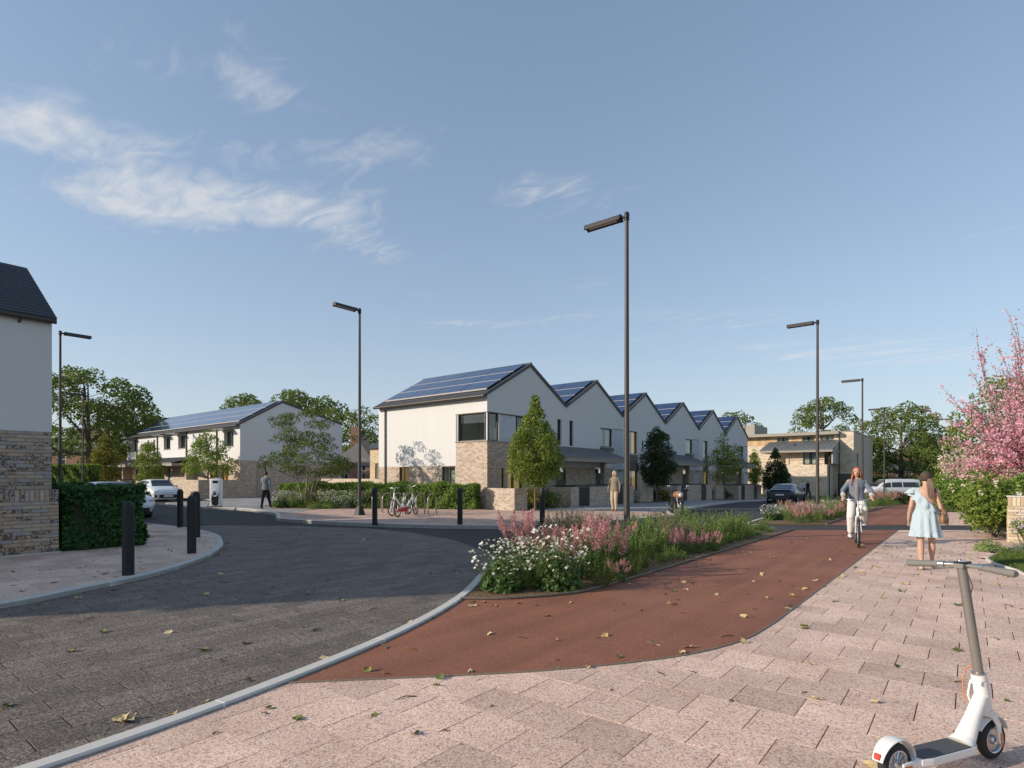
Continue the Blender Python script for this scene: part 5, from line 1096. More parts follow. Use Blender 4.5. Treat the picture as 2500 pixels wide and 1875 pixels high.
oak('spreading oak with pale trunk behind the white van', 2200, 80, 11.6, 12.5, 29, n=84, zb=0.26, per=52, leaf=0.30)
oak('smaller tree between the spreading oak and the pink blossom', 2262, 84, 7.2, 5.6, 30, n=34, zb=0.12, leaf=0.28)
oak('tree at the left of the spreading oak, behind the apartment block corner', 2115, 92, 8.6, 6.0, 31, n=32, zb=0.1, leaf=0.3)
oak('green tree behind the pink blossom', 2465, 40, 8.6, 6.6, 32, L_HORN, 60, 0.1, 80, 0.2)
# pink blossom tree at the right edge
def blossom_tree(label, u, depth, ztop, w, petal, seed, n=120, per=150, size=0.085, leaf_m=None, zb=0.30):
    b = base_at(u, depth); h = ztop - b[2]; rd = random.Random(seed); t = thing('blossom_tree', label, 'tree', b, 0, 'blossom trees'); mb = MB()
    mb.tube([(0, 0, -0.05), (-0.05, 0.05, h*0.15), (0.0, 0.0, h*0.26)], [0.17, 0.13, 0.12], 10); P = []; N = []; LP = []
    for i in range(n):
        a = rd.uniform(0, 6.283); el = rd.uniform(-0.12, 1.0)**1.0 if rd.random() < 0.85 else rd.uniform(1.0, 1.4); L = w/2 * rd.uniform(0.5, 1.12) * (0.9 + 0.35*math.sin(el)); e = Vector((math.cos(a)*math.cos(el)*L, math.sin(a)*math.cos(el)*L, h*0.28 + math.sin(el)*L*1.25*(h*0.72)/(w*0.62)))
        s = Vector((0, 0, h*rd.uniform(0.2, 0.42))); p = limb_path(s, e, 0.08, 7, rd); mb.tube(p, [0.035*(1-0.85*k/7) for k in range(8)], 5)
        for k in range(3, 8):
            for _ in range(int(per/14)):
                q = p[k].lerp(p[k-1], rd.random()) + Vector((rd.gauss(0, 0.10), rd.gauss(0, 0.10), rd.gauss(0, 0.08))); P.append(q[:]); N.append((rd.gauss(0, 1), rd.gauss(0, 1), rd.gauss(0.4, 1)))
        for j in range(3):
            k = rd.randint(3, 6); tw = p[k] + Vector((rd.gauss(0, 0.35), rd.gauss(0, 0.35), rd.gauss(0.15, 0.3))); mb.tube([p[k], p[k].lerp(tw, 0.5) + Vector((0, 0, 0.05)), tw], [0.010, 0.007, 0.003], 4)
            for _ in range(int(per/9)): f = rd.random(); q = p[k].lerp(tw, f) + Vector((rd.gauss(0, 0.045), rd.gauss(0, 0.045), rd.gauss(0, 0.045))); P.append(q[:]); N.append((rd.gauss(0, 1), rd.gauss(0, 1), rd.gauss(0.4, 1)))
    mb.build('trunk', M_BARKL, t); P = np.array(P); N = np.array(N); V, Q = leaf_cards(P, N, size*rng.uniform(0.6, 1.3, len(P)), 0.85, 0.2, 0.5); link('blossom', fast_mesh('blossom', V, Q, petal), t)
    if leaf_m:
        P = np.array([(rd.gauss(0, w*0.2), rd.gauss(0, w*0.2), h*rd.uniform(0.25, 0.75)) for _ in range(2500)]); V, Q = leaf_cards(P, sph(len(P)), 0.09*rng.uniform(0.7, 1.2, len(P)), 0.5); link('leaves', fast_mesh('leaves', V, Q, leaf_m), t)
    return t
blossom_tree('tree covered in deep pink blossom at the right edge', 2512, 21, 6.4, 5.9, P_BLOS, 44, 165, 185, 0.085)
blossom_tree('small pale cream blossom tree under the pink one', 2345, 40, 4.0, 4.4, P_CREAM, 42, 60, 130, 0.12, L_HEDGE)
# hedges: clipped boxes of leaves
def hedge(label, line, width, z0, h, leaf_m, leaf=0.07, density=900, core=True, wob=0.10, group=None, cat='hedge', name='hedge'):
    x0, y0 = line[0]; t = thing(name, label, cat, (x0, y0, z0), 0, group); P = []; N = []; mb = MB()
    for (a, b) in zip(line, line[1:]):
        a, b = Vector((*a, 0)), Vector((*b, 0)); L = (b-a).length; d = (b-a)/L; n = Vector((-d.y, d.x, 0))
        for (side, A) in ((1, L*h), (-1, L*h), (0, L*width), (2, width*h), (3, width*h)):
            m = int(A*density); s = rng.random(m)*L; zz = rng.random(m)*h; off = (rng.random(m)-0.5)*width; dep = np.abs(rng.normal(0, 0.06, m))
            if side in (1, -1): off = side*(width/2 - dep); nv = np.tile(np.array([n.x*side, n.y*side, 0.35]), (m, 1))
            elif side == 0: zz = h - dep; nv = np.tile(np.array([0, 0, 1.0]), (m, 1))
            else: s = dep if side == 2 else L - dep; nv = np.tile(np.array([d.x, d.y, 0.2]) * (-1 if side == 2 else 1), (m, 1)); off = (rng.random(m)-0.5)*width
            bul = wob * (np.sin(s*3.1 + zz*2.0) * np.cos(zz*4.0 + s*1.3) + 0.6*np.sin(s*7.3 + zz*6.1 + side)); base = np.stack([a.x - x0 + d.x*s + n.x*off, a.y - y0 + d.y*s + n.y*off, zz], 1)
            base += nv * (bul + rng.normal(0, 0.025, m))[:, None]; P.append(base); N.append(nv)
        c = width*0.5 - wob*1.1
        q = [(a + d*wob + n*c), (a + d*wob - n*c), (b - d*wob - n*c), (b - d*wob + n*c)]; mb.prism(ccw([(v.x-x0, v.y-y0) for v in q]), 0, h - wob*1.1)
    mb.build('inner_twigs', plain('shaded hedge twigs', (0.030, 0.036, 0.014), 0.95, var=0.4, scale=20), t)  # solid dark core inside the leaf shell
    P = np.concatenate(P); N = np.concatenate(N); P[:, 2] = np.maximum(P[:, 2], 0.02); V, Q = leaf_cards(P, N, leaf*rng.uniform(0.65, 1.35, len(P)), 0.68, 0.14, 0.55); link('foliage', fast_mesh('foliage', V, Q, leaf_m), t); return t
hedge('dark leafy hedge at the corner behind the nearest bollard', [(-15.05, 3.52), (-15.0, 4.95)], 1.1, 0.066, 1.32, L_IVY, 0.105, 1150, wob=0.07, group=None)
hedge('dark hedge running back along the side street behind the white cars', [(-15.6, 4.2), (-30, 4.4)], 1.2, 0.066, 1.25, L_IVY, 0.11, 350)
hedge('clipped bright green hedge in front of the white end house', [(-17.75, 19.8), (-19.6, 18.95), (-21.6, 18.2), (-24.5, 17.45), (-28.6, 16.5)], 0.95, 0.11, 1.12, L_HEDGE, 0.085, 850, wob=0.08)
hedge('tall clipped hedge beyond the left street lamp', [(*at_depth(128, 47),), (*at_depth(232, 47),)], 1.4, 0.0, 2.5, L_HEDGE, 0.13, 350, wob=0.14)
hedge('long hedge below the spreading oak', [at_depth(2090, 82), at_depth(2300, 74)], 1.6, -0.7, 2.0, L_OAK, 0.26, 90, wob=0.2)
def shrub(label, base, r, leaf_m, leaf=0.07, per=700, n=14, flowers=None, nf=0, fs=0.06, seed=1, group=None, name='shrub', cat='shrub', stem=True):
    rd = random.Random(seed); rx, ry, rz = r; t = thing(name, label, cat, base, 0, group); cl = []
    for i in range(n): v = Vector((rd.gauss(0, 1), rd.gauss(0, 1), abs(rd.gauss(0, 1)))).normalized(); k = rd.uniform(0.3, 0.8); cl.append((v.x*rx*k, v.y*ry*k, rz*(0.22 + 0.72*v.z*k), min(rx, ry, rz)*rd.uniform(0.38, 0.55)))
    P, N, S = clump_leaves([c[:3] for c in cl], [c[3] for c in cl], per, leaf, 0.95, 0.6); P[:, 2] = np.maximum(P[:, 2], 0.01); V, Q = leaf_cards(P, N, S, 0.6, 0.16, 0.7); link('foliage', fast_mesh('foliage', V, Q, leaf_m), t)
    mb = MB()
    for c in cl[:9]: mb.tube(limb_path((rd.gauss(0, 0.05), rd.gauss(0, 0.05), -0.02), c[:3], 0.1, 4, rd), [0.02, 0.017, 0.013, 0.009, 0.005], 5)
    mb.build('stems', M_BARK, t)
    if flowers is not None:
        v = sph(nf); v[:, 2] = np.abs(v[:, 2]); P = np.stack([v[:, 0]*rx*0.95, v[:, 1]*ry*0.95, rz*(0.25 + 0.75*v[:, 2])], 1); k = 5; PP = np.repeat(P, k, 0) + rng.normal(0, fs*0.4, (nf*k, 3)); V, Q = leaf_cards(PP, np.repeat(v, k, 0), fs, 0.9, 0.2, 0.5); fo = link('flowers', fast_mesh('flowers', V, Q, flowers), t); fo['kind'] = 'stuff'
    return t
# leafy climber at the right edge, lawn-side flowers
bx, by = at_depth(2428, 15.0)
shrub('large leafy climbing rose bush beside the pale brick pier', (bx, by, 0), (0.70, 1.05, 1.78), L_LIME, 0.115, 560, 34, P_CREAM, 9, 0.075, 51, name='rose_bush', cat='bush')
bx, by = at_depth(2520, 15.4); shrub('tall green bush behind the pale brick pier', (bx, by, 0), (1.1, 1.1, 1.9), L_HEDGE, 0.11, 420, 30, None, 0, 0.06, 52, name='bush', cat='bush')
bx, by = at_depth(2508, 13.2); shrub('lilac flowered climber in front of the pale brick pier', (bx, by, 0), (0.28, 0.32, 0.95), L_PLANT, 0.06, 900, 16, P_LILAC, 46, 0.045, 53, name='flowering_climber', cat='plant')
# shrubs in the front gardens of the terrace
for i, (x, y, rr, lm, fl, lab) in enumerate([(-16.5, 22.0, (0.7, 0.8, 1.0), L_OAK2, P_YEL, 'bronze green shrub with yellow flowers right of the corner garden wall'), (-16.4, 23.5, (0.75, 0.85, 0.95), L_OAK, P_YEL, 'loose green shrub against the bin store nearest the corner'),
        (-16.5, 32.2, (0.45, 0.45, 1.25), L_DARK, None, 'narrow dark shrub just right of the tall lamp'), (-16.5, 35.5, (0.7, 0.9, 0.9), L_DARK, P_LILAC, 'dark shrub with lilac flowers under the oval tree'), (-16.4, 37.2, (0.7, 0.8, 0.9), L_OAK2, P_YEL, 'yellowish shrub left of the motorcycle'),
        (-16.4, 48.6, (0.9, 1.2, 1.0), L_DARK, P_PURP, 'purple dark shrub under the open-crowned young tree')]):
    shrub(lab, (x, y, ground_z(y)+0.08), rr, lm, 0.085, 430, 16, fl, 40 if fl else 0, 0.05, 60+i, 'shrubs in the terrace front gardens')
# shrubs and low trees along the right side beyond the crossing
for i, (u, dd, rr, lm, fl, lab) in enumerate([(2335, 30, (1.5, 1.5, 1.9), L_HEDGE, None, 'broad green bush right of the walking woman'), (2395, 27, (1.4, 1.4, 2.2), L_HEDGE, P_CREAM, 'green bush with cream flowers left of the pink blossom'), (2290, 44, (1.6, 1.6, 2.0), L_OAK2, P_CREAM, 'olive bush with pale flowers behind the walking woman'),
        (2250, 58, (1.8, 1.8, 2.3), L_OAK, None, 'dark green bush between the van and the walking woman'), (2420, 33, (1.8, 1.8, 3.2), L_HORN, P_BLOS, 'tall green bush with pink flowers behind the leafy climber'), (2195, 44, (0.9, 0.9, 0.95), L_DARK, None, 'small dark bush in front of the white van'), (2145, 47, (0.8, 0.8, 0.8), L_DARK, None, 'low dark bush behind the third lamp along the path')]):
    b = base_at(u, dd); shrub(lab, b, rr, lm, 0.13, 190, 22, fl, 60 if fl else 0, 0.09, 80+i, 'bushes right of the cycle path')
# ------------------------------------------------------------------ street furniture
def lamp_meshes():
    H = 8.0; col = MB(); col.lathe([(0.072, 0.0), (0.072, 0.9), (0.067, 1.0), (0.056, 4.0), (0.046, H-0.12), (0.046, H)], 16)
    cap = MB(); cap.lathe([(0.062, H-0.16), (0.064, H-0.02), (0.055, H+0.03), (0.02, H+0.05)], 14); cap.tube([(0, 0, H-0.06), (-0.16, 0, H-0.06)], 0.035, 8); cap.box((-0.03, -0.075, H-0.12), (0.03, 0.075, H-0.02), bev=0.01)
    hd = MB(); prof = [(-0.075, 0.05), (-0.05, 0.075), (0.05, 0.075), (0.075, 0.05), (0.11, -0.06), (0.10, -0.065), (0.04, -0.035), (-0.04, -0.035), (-0.10, -0.065), (-0.11, -0.06)]
    hd.rings([[(x, y, H-0.06+z) for y, z in prof] for x in (-0.20, -1.12)], 0, False, True)
    ens = []
    for x in (-0.145, -1.122): en = MB(); ens.append(en); en.rings([[(x, y*1.04, H-0.06+z*1.06) for y, z in prof], [(x-0.055 if x > -0.5 else x-0.03, y*1.04, H-0.06+z*1.06) for y, z in prof]], 0, False, True)
    ls = MB(); ls.box((-1.05, -0.038, H-0.103), (-0.28, 0.038, H-0.094))
    base = MB(); base.lathe([(0.24, -0.02), (0.22, 0.03), (0.13, 0.30), (0.09, 0.36)], 4, smooth=False, M=Matrix.Rotation(R(45), 4, 'Z'))
    door = MB(); door.box((0.060, -0.03, 0.35), (0.076, 0.03, 0.85), bev=0.006)
    return [('column', col.mesh('column', M_LAMP)), ('bracket', cap.mesh('bracket', M_BLACK)), ('lamp_head', hd.mesh('lamp_head', M_LAMP)), ('end_cap', ens[0].mesh('end_cap', M_BLACK)), ('end_cap', ens[1].mesh('end_cap', M_BLACK)), ('lens', ls.mesh('lens', plain('frosted lens', (0.78, 0.77, 0.74), 0.35, var=0.03)))], base.mesh('base', M_BLACK), door.mesh('access_door', M_LAMP)
LM, LBASE, LDOOR = lamp_meshes()
def lamp(label, x, y, rz, z=0.0, h=1.0, base=False):
    t = thing('street_lamp', label, 'street lamp', (x, y, z), rz, 'tall slim street lamps'); par = None
    for n, me in LM:
        o = link(n, me, t if n not in ('lens', 'end_cap') else head)
        if n == 'lamp_head': head = o
    link('access_door', LDOOR, t)
    if base: link('base', LBASE, t)
    t.scale = (1, 1, h); return t
lamp('tallest street lamp, rising from the flower bed in the middle', -6.55, 12.73, 0, 0.0)
lamp('street lamp on a flared base left of the bike stands', -18.57, 13.83, R(90), 0.09, 1.0, True)
lamp('street lamp in the second flower bed, left of the cyclist', -4.9, 26.3, 0, ground_z(26.3))
lamp('street lamp behind the cyclist, second along the path', *at_depth(2105.5, 36.4), 0, ground_z(42))
lamp('street lamp right of the cyclist, third along the path', *at_depth(2159, 48.9), 0, ground_z(55))
lamp('distant street lamp left of the pink blossom, the taller of two', *at_depth(2325, 57.5), 0, ground_z(60))
lamp('most distant street lamp left of the pink blossom, the lower of two', *at_depth(2328, 73), 0, ground_z(60))
lamp('street lamp beside the near white house at the left', *at_depth(147, 25.7), R(-90), 0.06)
lamp('small distant street lamp in front of the tall trees at left', *at_depth(202.5, 44.8), R(90), 0.0)
lamp('distant street lamp behind the last gable of the terrace', *at_depth(1819, 64), R(-90), ground_z(60), 1.05)
def bollard_mesh():
    b = MB(); b.lathe([(0.083, -0.05), (0.083, 1.02)], 20, cap=True); c = MB(); c.lathe([(0.086, 1.02), (0.087, 1.045), (0.083, 1.06), (0.081, 1.075), (0.072, 1.11), (0.05, 1.135), (0.015, 1.145)], 20); return b.mesh('post', M_BLACK), c.mesh('domed_cap', M_BLACK)
BP, BC = bollard_mesh()
def bollard(label, x, y, z):
    t = thing('bollard', label, 'bollard', (x, y, z), 0, 'black bollards'); link('post', BP, t); link('domed_cap', BC, t)
for lab, u, v, z in (('nearest black bollard, in front of the dark hedge', 313, 1403, 0.07), ('black bollard at the tip of the left pavement, second nearest', 468, 1350, 0.07), ('black bollard half hidden behind the second nearest one', 480, 1311, 0.07), ('black bollard right of the white hatchback', 440, 1287, 0.07),
        ('black bollard left of the parked bicycles', 915, 1278, 0.1), ('black bollard in front of the hedge, right of the bicycles', 1123, 1281, 0.1), ('black bollard right of the cone-shaped tree', 1324, 1281, 0.1)):
    bollard(lab, *gp(u, v, z), z)
for lab, u, dd in (('left of three far bollards beside the dark car', 1950, 46), ('middle of three far bollards beside the dark car', 1957, 48.5), ('right of three far bollards, in front of the suited man', 1963.5, 44.5), ('lone far bollard in front of the brick apartment block', 2039, 47.5)):
    b = base_at(u, dd); bollard(lab, b[0], b[1], b[2] + 0.0)
def hoop(label, u, v):
    x, y = gp(u, v, 0.1); t = thing('cycle_stand', label, 'bike stand', (x, y, 0.095), R(90 + 14), 'steel bike hoops'); mb = MB(); pts = [(0, 0, -0.03), (0, 0, 0.56)]
    pts += [(0.30 - 0.30*math.cos(a), 0, 0.56 + 0.27*math.sin(a)) for a in [math.pi*k/12 for k in range(1, 12)]] + [(0.60, 0, 0.56), (0.60, 0, -0.03)]; mb.tube(pts, 0.026, 10); mb.build('hoop', M_HOOP, t)
    for x in (0, 0.60): f = MB(); f.lathe([(0.055, 0.0), (0.055, 0.012), (0.03, 0.014)], 14, M=Matrix.Translation((x, 0, 0))); f.build('foot_plate', M_HOOP, t)
for lab, u, v in zip(('leftmost of six steel bike hoops', 'second steel bike hoop from the left', 'third steel bike hoop, behind the bicycle handlebars', 'fourth steel bike hoop, behind the bicycle frame', 'fifth steel bike hoop, right of the bicycles', 'rightmost of six steel bike hoops'), (909, 934, 961, 989.5, 1016, 1045), (1251.5, 1252.5, 1254, 1255, 1256.5, 1258.5)): hoop(lab, u, v)
# charging point
def charger():
    x, y = gp(528, 1237, 0.1); t = thing('charging_point', 'white vehicle charging point with black lower panel on the side street', 'charger', (x, y, 0.09), YAW + R(8), None); W, D, Hh = 0.26, 0.16, 1.40
    b = MB(); n = 24; rs = []
    def rr(w, d, z, r): 
        out = []
        for cx, cy, a0 in ((w-r, d-r, 0), (-w+r, d-r, 90), (-w+r, -d+r, 180), (w-r, -d+r, 270)):
            for k in range(5): a = R(a0 + 22.5*k); out.append((cx + r*math.cos(a), cy + r*math.sin(a), z))
        return out
    b.rings([rr(W, D, 0.05, 0.05), rr(W, D, Hh-0.05, 0.05), rr(W-0.015, D-0.015, Hh-0.012, 0.05), rr(W-0.05, D-0.05, Hh, 0.05)], 0, True, True); b.build('cabinet', plain('white cabinet paint', (0.78, 0.78, 0.77), 0.35, var=0.02), t)
    p = MB(); p.box((-W*0.9, -D*0.9, -0.02), (W*0.9, D*0.9, 0.05)); p.build('plinth', M_BLACK, t)
    f = MB(); f.rings([[(xx, -D-0.012, zz) for xx, zz in [(0.16*math.cos(a) if abs(math.cos(a)) > 1e-9 else 0, (0.22 if math.sin(a) < 0 else 0.62) + 0.16*math.sin(a)) for a in [2*math.pi*k/24 for k in range(24)]]], [(xx, -D+0.004, zz) for xx, zz in [(0.16*math.cos(a), (0.22 if math.sin(a) < 0 else 0.62) + 0.16*math.sin(a)) for a in [2*math.pi*k/24 for k in range(24)]]]], 0, False, True); f.build('socket_panel', M_BLACK, t)
    r = MB(); r.lathe([(0.155, 0), (0.155, 0.022), (0.135, 0.028), (0.128, 0.015)], 28, M=Matrix.Translation((0, -D-0.012, 0.66)) @ Matrix.Rotation(R(90), 4, 'X')); rg = r.build('socket_ring', MATS['white cabinet paint'], t)
    e = MB(); e.lathe([(0.06, 0), (0.06, 0.02), (0.045, 0.03)], 20, M=Matrix.Translation((0, -D-0.02, 0.66)) @ Matrix.Rotation(R(90), 4, 'X')); e.build('socket', M_BLACK, rg)
    c = MB(); c.tube([(-0.02, -D-0.06, 0.63), (-0.14, -D-0.12, 0.4), (-0.30, -D-0.1, 0.06), (-0.42, -D+0.1, 0.02), (-0.3, -D+0.3, 0.02)], 0.012, 6); c.build('cable', M_RUBBER, t)
    s = MB(); s.box((-0.12, -D-0.006, 1.18), (0.12, -D+0.002, 1.30)); s.build('screen', plain('dark screen glass', (0.02, 0.025, 0.03), 0.15, var=0.05), t)
    h = MB(); h.box((-0.02, -0.02, Hh), (0.02, 0.02, Hh+0.05)); h.build('beacon', MATS['white cabinet paint'], t)
charger()
# ------------------------------------------------------------------ vehicles
def paint(name, col, rough=0.25, metal=0.0):
    if name in MATS: return MATS[name]
    t = NT(name); c = t.mix(t.noise(t.obj(), 3, 3), tuple(x*0.95 for x in col), tuple(min(1, x*1.04) for x in col)); MATS[name] = t.fin(t.principled(c, rough, metal, None, 0.5, **{'Coat Weight': 0.6, 'Coat Roughness': 0.06})); return MATS[name]
CAR_GLASS = plain('tinted car glass', (0.022, 0.027, 0.032), 0.06, var=0.05, spec=0.7)
CHROME = plain('bright alloy', (0.62, 0.62, 0.63), 0.25, 0.9, var=0.05); LIGHTG = plain('lamp lens', (0.75, 0.77, 0.80), 0.12, var=0.04); REDLENS = plain('red lamp lens', (0.30, 0.012, 0.012), 0.2, var=0.1); PLATE_W = plain('white number plate', (0.72, 0.72, 0.70), 0.4, var=0.03)
def wheel_meshes(r, w, spokes=5, key={}):
    k = (r, w, spokes)
    if k in key: return key[k]
    M = Matrix.Rotation(R(90), 4, 'X'); ty = MB(); ty.lathe([(r*0.68, -w/2), (r*0.93, -w/2), (r, -w/2+0.025), (r, w/2-0.025), (r*0.93, w/2), (r*0.68, w/2)], 28, M=M, cap=False); ty.lathe([(r*0.70, -w*0.3), (r*0.70, w*0.3)], 20, M=M)
    rm = MB(); rm.lathe([(r*0.70, w*0.30), (r*0.70, w*0.46), (r*0.63, w*0.50), (r*0.60, w*0.36)], 28, M=M, cap=False); rm.lathe([(0.12*r, w*0.3), (0.16*r, w*0.46), (0.10*r, w*0.50)], 14, M=M)
    for i in range(spokes): a = 2*math.pi*i/spokes; rm.tube([(0.1*r*math.cos(a), -w*0.42, 0.1*r*math.sin(a)), (0.65*r*math.cos(a), -w*0.44, 0.65*r*math.sin(a))], [(0.10*r, 0.03*r), (0.07*r, 0.025*r)], 6, flat=(0, 1, 0)) if False else rm.box((0.08*r, -w*0.47, -0.06*r), (0.66*r, -w*0.38, 0.06*r), M=Matrix.Rotation(-a, 4, 'Y'))
    key[k] = (ty.mesh('tyre', M_RUBBER), rm.mesh('rim', CHROME)); return key[k]
def car(label, loc, rz, st, L, W, wheels, wr, glass, col, front, rear, name='parked_car', cat='car', plate_front=True):
    """st: stations (x, half sill, half belt, z sill, z belt, half roof, z roof edge, z top)"""
    t = thing(name, label, cat, loc, rz); xs = [s[0] for s in st]
    def prm(x):
        for a, b in zip(st, st[1:]):
            if a[0] <= x <= b[0]:
                k = (x-a[0])/(b[0]-a[0]); k = k*k*(3-2*k)*0.5 + k*0.5; return [p + (q-p)*k for p, q in zip(a, b)]
        return list(st[-1] if x > xs[-1] else st[0])
    def half(x):
        _, hs, hb, zs, zb, hr, ze, zt = prm(x); zm = zs + (zb-zs)*0.55
        return [(0, zs), (hs*0.8, zs), (hs*0.97, zs+0.03), (hs, zs+0.12), (hb, zm), (hb*1.0, zm+(zb-zm)*0.6), (hb*0.975, zb), (hb*0.975+(hr-hb*0.975)*0.5+0.015, zb+(ze-zb)*0.5), (hr, ze), (hr*0.93, ze+(zt-ze)*0.55), (hr*0.6, ze+(zt-ze)*0.93), (0, zt)]
    N = 46; rs = []
    for i in range(N+1):
        x = xs[0] + (xs[-1]-xs[0])*i/N; h = half(x); rs.append([(x, y, z) for y, z in h] + [(x, -y, z) for y, z in h[-2:0:-1]])
    b = MB(); b.rings(rs, 0, True, True); body = b.build('body', col, t)
    for nm, (x0, x1, f0, f1) in glass.get('side', {}).items():
        for s in (1, -1):
            g = MB(); n = 10; lo = []; hi = []
            for i in range(n+1):
                x = x0 + (x1-x0)*i/n; _, hs, hb, zs, zb, hr, ze, zt = prm(x); e0, e1 = f0, min(f1, 0.94); A = (hb*0.975, zb); B = (hr, ze); mid = (A[0]+(B[0]-A[0])*0.5+0.015, A[1]+(B[1]-A[1])*0.5)
                q = lambda f: (A[0]+(mid[0]-A[0])*f*2, A[1]+(mid[1]-A[1])*f*2) if f < 0.5 else (mid[0]+(B[0]-mid[0])*(f-0.5)*2, mid[1]+(B[1]-mid[1])*(f-0.5)*2)
                lo.append((x, s*(q(e0)[0]+0.006), q(e0)[1])); hi.append((x, s*(q(e1)[0]+0.006), q(e1)[1]+0.002))
            md = [((a[0]+c[0])/2, (a[1]+c[1])/2 + s*0.006, (a[2]+c[2])/2) for a, c in zip(lo, hi)]
            g.add(lo + md + hi, [(i, i+1, n+2+i, n+1+i) if s > 0 else (i, n+1+i, n+2+i, i+1) for i in range(n)] + [(n+1+i, n+2+i, 2*n+3+i, 2*n+2+i) if s > 0 else (n+1+i, 2*n+2+i, 2*n+3+i, n+2+i) for i in range(n)], 0, True); g.build('side_window', CAR_GLASS, t)
    for nm in ('windscreen', 'rear_window'):
        if nm not in glass: continue
        x0, x1, fr = glass[nm]; g = MB(); n = 8; m = 8; vs = []
        for i in range(n+1):
            x = x0 + (x1-x0)*i/n; _, hs, hb, zs, zb, hr, ze, zt = prm(x)
            for j in range(m+1):
                y = (2*j/m-1)*fr; a = abs(y); z = ze + (zt-ze)*(0.93 + 0.07*(1-a/0.6) if a < 0.6 else 0.55 + 0.38*(0.93-a)/0.33 if a < 0.93 else 0.5); vs.append((x, y*hr, z+0.008))
        g.add(vs, [(i*(m+1)+j, (i+1)*(m+1)+j, (i+1)*(m+1)+j+1, i*(m+1)+j+1) for i in range(n) for j in range(m)], 0, True); g.build(nm, CAR_GLASS, t)
    ty, rm = wheel_meshes(wr, 0.22, 7)
    for x in wheels:
        for s in (1, -1):
            wv = MB(); wv.lathe([(wr*1.13, 0), (wr*1.13, 0.035), (wr*0.6, 0.04)], 26, M=Matrix.Translation((x, s*(W/2-0.035), wr)) @ Matrix.Rotation(R(-90*s), 4, 'X')); wv.build('wheel_arch', M_BLACK, t)
            w = bpy.data.objects.new('wheel', None); C.objects.link(w); w.parent = t; w.location = (x, s*(W/2-0.085), wr-0.005); w.rotation_euler = (0, 0, math.pi if s > 0 else 0); link('tyre', ty, w); link('rim', rm, w)
    for nm, boxes, m in front + rear:
        for bx in boxes: q = MB(); q.box(bx[0], bx[1], bev=0.012); q.build(nm, m, t)
    xm, ym, zm = glass['mirror']
    for s in (1, -1): q = MB(); q.sphere((xm, s*ym, zm), (0.07, 0.10, 0.065), 0, 10, 6); q.build('mirror', col, t)
    un = MB(); un.box((xs[0]+0.2, -W/2+0.2, 0.14), (xs[-1]-0.2, W/2-0.2, 0.34)); un.build('underbody', M_BLACK, t)
    return t
WHITE_P = paint('white car paint', (0.76, 0.76, 0.76)); GREY_P = paint('dark graphite car paint', (0.055, 0.062, 0.075), 0.28, 0.5); SILV_P = paint('silver van paint', (0.66, 0.67, 0.68), 0.3, 0.1)
HATCH = [(-2.0, .66, .74, .42, .80, .60, .86, .90), (-1.92, .74, .82, .30, .92, .62, 1.02, 1.10), (-1.72, .80, .875, .24, .95, .58, 1.28, 1.36), (-1.2, .84, .90, .20, .94, .58, 1.36, 1.42), (-.3, .85, .89, .20, .92, .60, 1.38, 1.44), (.25, .85, .89, .20, .91, .58, 1.33, 1.39), (.75, .85, .89, .20, .90, .66, 1.06, 1.12), (1.05, .85, .89, .20, .88, .74, .92, .97), (1.5, .84, .88, .20, .80, .74, .84, .88), (1.85, .80, .84, .22, .66, .68, .72, .76), (1.97, .70, .74, .26, .56, .60, .60, .63), (2.02, .58, .62, .32, .50, .50, .52, .54)]
hb = dict(side={'a': (-1.35, .45, .14, .90)}, windscreen=(.30, .98, .90), rear_window=(-1.86, -1.70, .85), mirror=(.42, .96, .98))
x, y = gp(372.5, 1224); 
car('white hatchback with dark lower grille parked in the side street', (x-1.22, y+0.78, -0.02), R(-4), HATCH, 4.0, 1.80, (-1.25, 1.25), 0.315, hb, WHITE_P,
    [('headlight', [((1.66, .50, .60), (1.955, .80, .685)), ((1.66, -.80, .60), (1.955, -.50, .685))], LIGHTG), ('grille', [((1.9, -.52, .26), (2.035, .52, .46))], M_BLACK), ('upper_grille', [((1.93, -.40, .56), (2.0, .40, .59))], M_BLACK), ('fog_lamp_recess', [((1.8, .62, .28), (1.98, .76, .46)), ((1.8, -.76, .28), (1.98, -.62, .46))], M_BLACK), ('number_plate', [((2.03, -.26, .31), (2.045, .26, .42))], PLATE_W), ('splitter', [((1.7, -.72, .17), (2.06, .72, .21))], WHITE_P)],
    [('rear_lamp', [((-1.98, .5, .80), (-1.90, .78, .92)), ((-1.98, -.78, .80), (-1.90, -.5, .92))], REDLENS)])
SEDAN = [(-2.35, .60, .68, .40, .78, .56, .84, .88), (-2.25, .72, .82, .28, .90, .62, .96, 1.0), (-2.0, .82, .90, .22, .92, .66, 1.0, 1.05), (-1.6, .86, .93, .19, .93, .64, 1.12, 1.18), (-1.0, .88, .94, .18, .93, .60, 1.30, 1.36), (-.3, .88, .93, .18, .92, .60, 1.36, 1.42), (.3, .88, .93, .18, .91, .60, 1.32, 1.38), (.95, .88, .93, .18, .90, .70, 1.04, 1.10), (1.25, .88, .93, .18, .88, .76, .92, .97), (1.8, .86, .92, .19, .82, .76, .85, .89), (2.2, .80, .86, .22, .70, .70, .74, .78), (2.36, .68, .74, .26, .56, .58, .60, .63), (2.40, .56, .60, .32, .48, .48, .52, .54)]
sg = dict(side={'a': (-1.75, .65, .16, .90)}, windscreen=(.35, 1.18, .90), rear_window=(-1.95, -1.05, .88), mirror=(.6, 1.0, .96))
x, y = gp(366, 1268); 
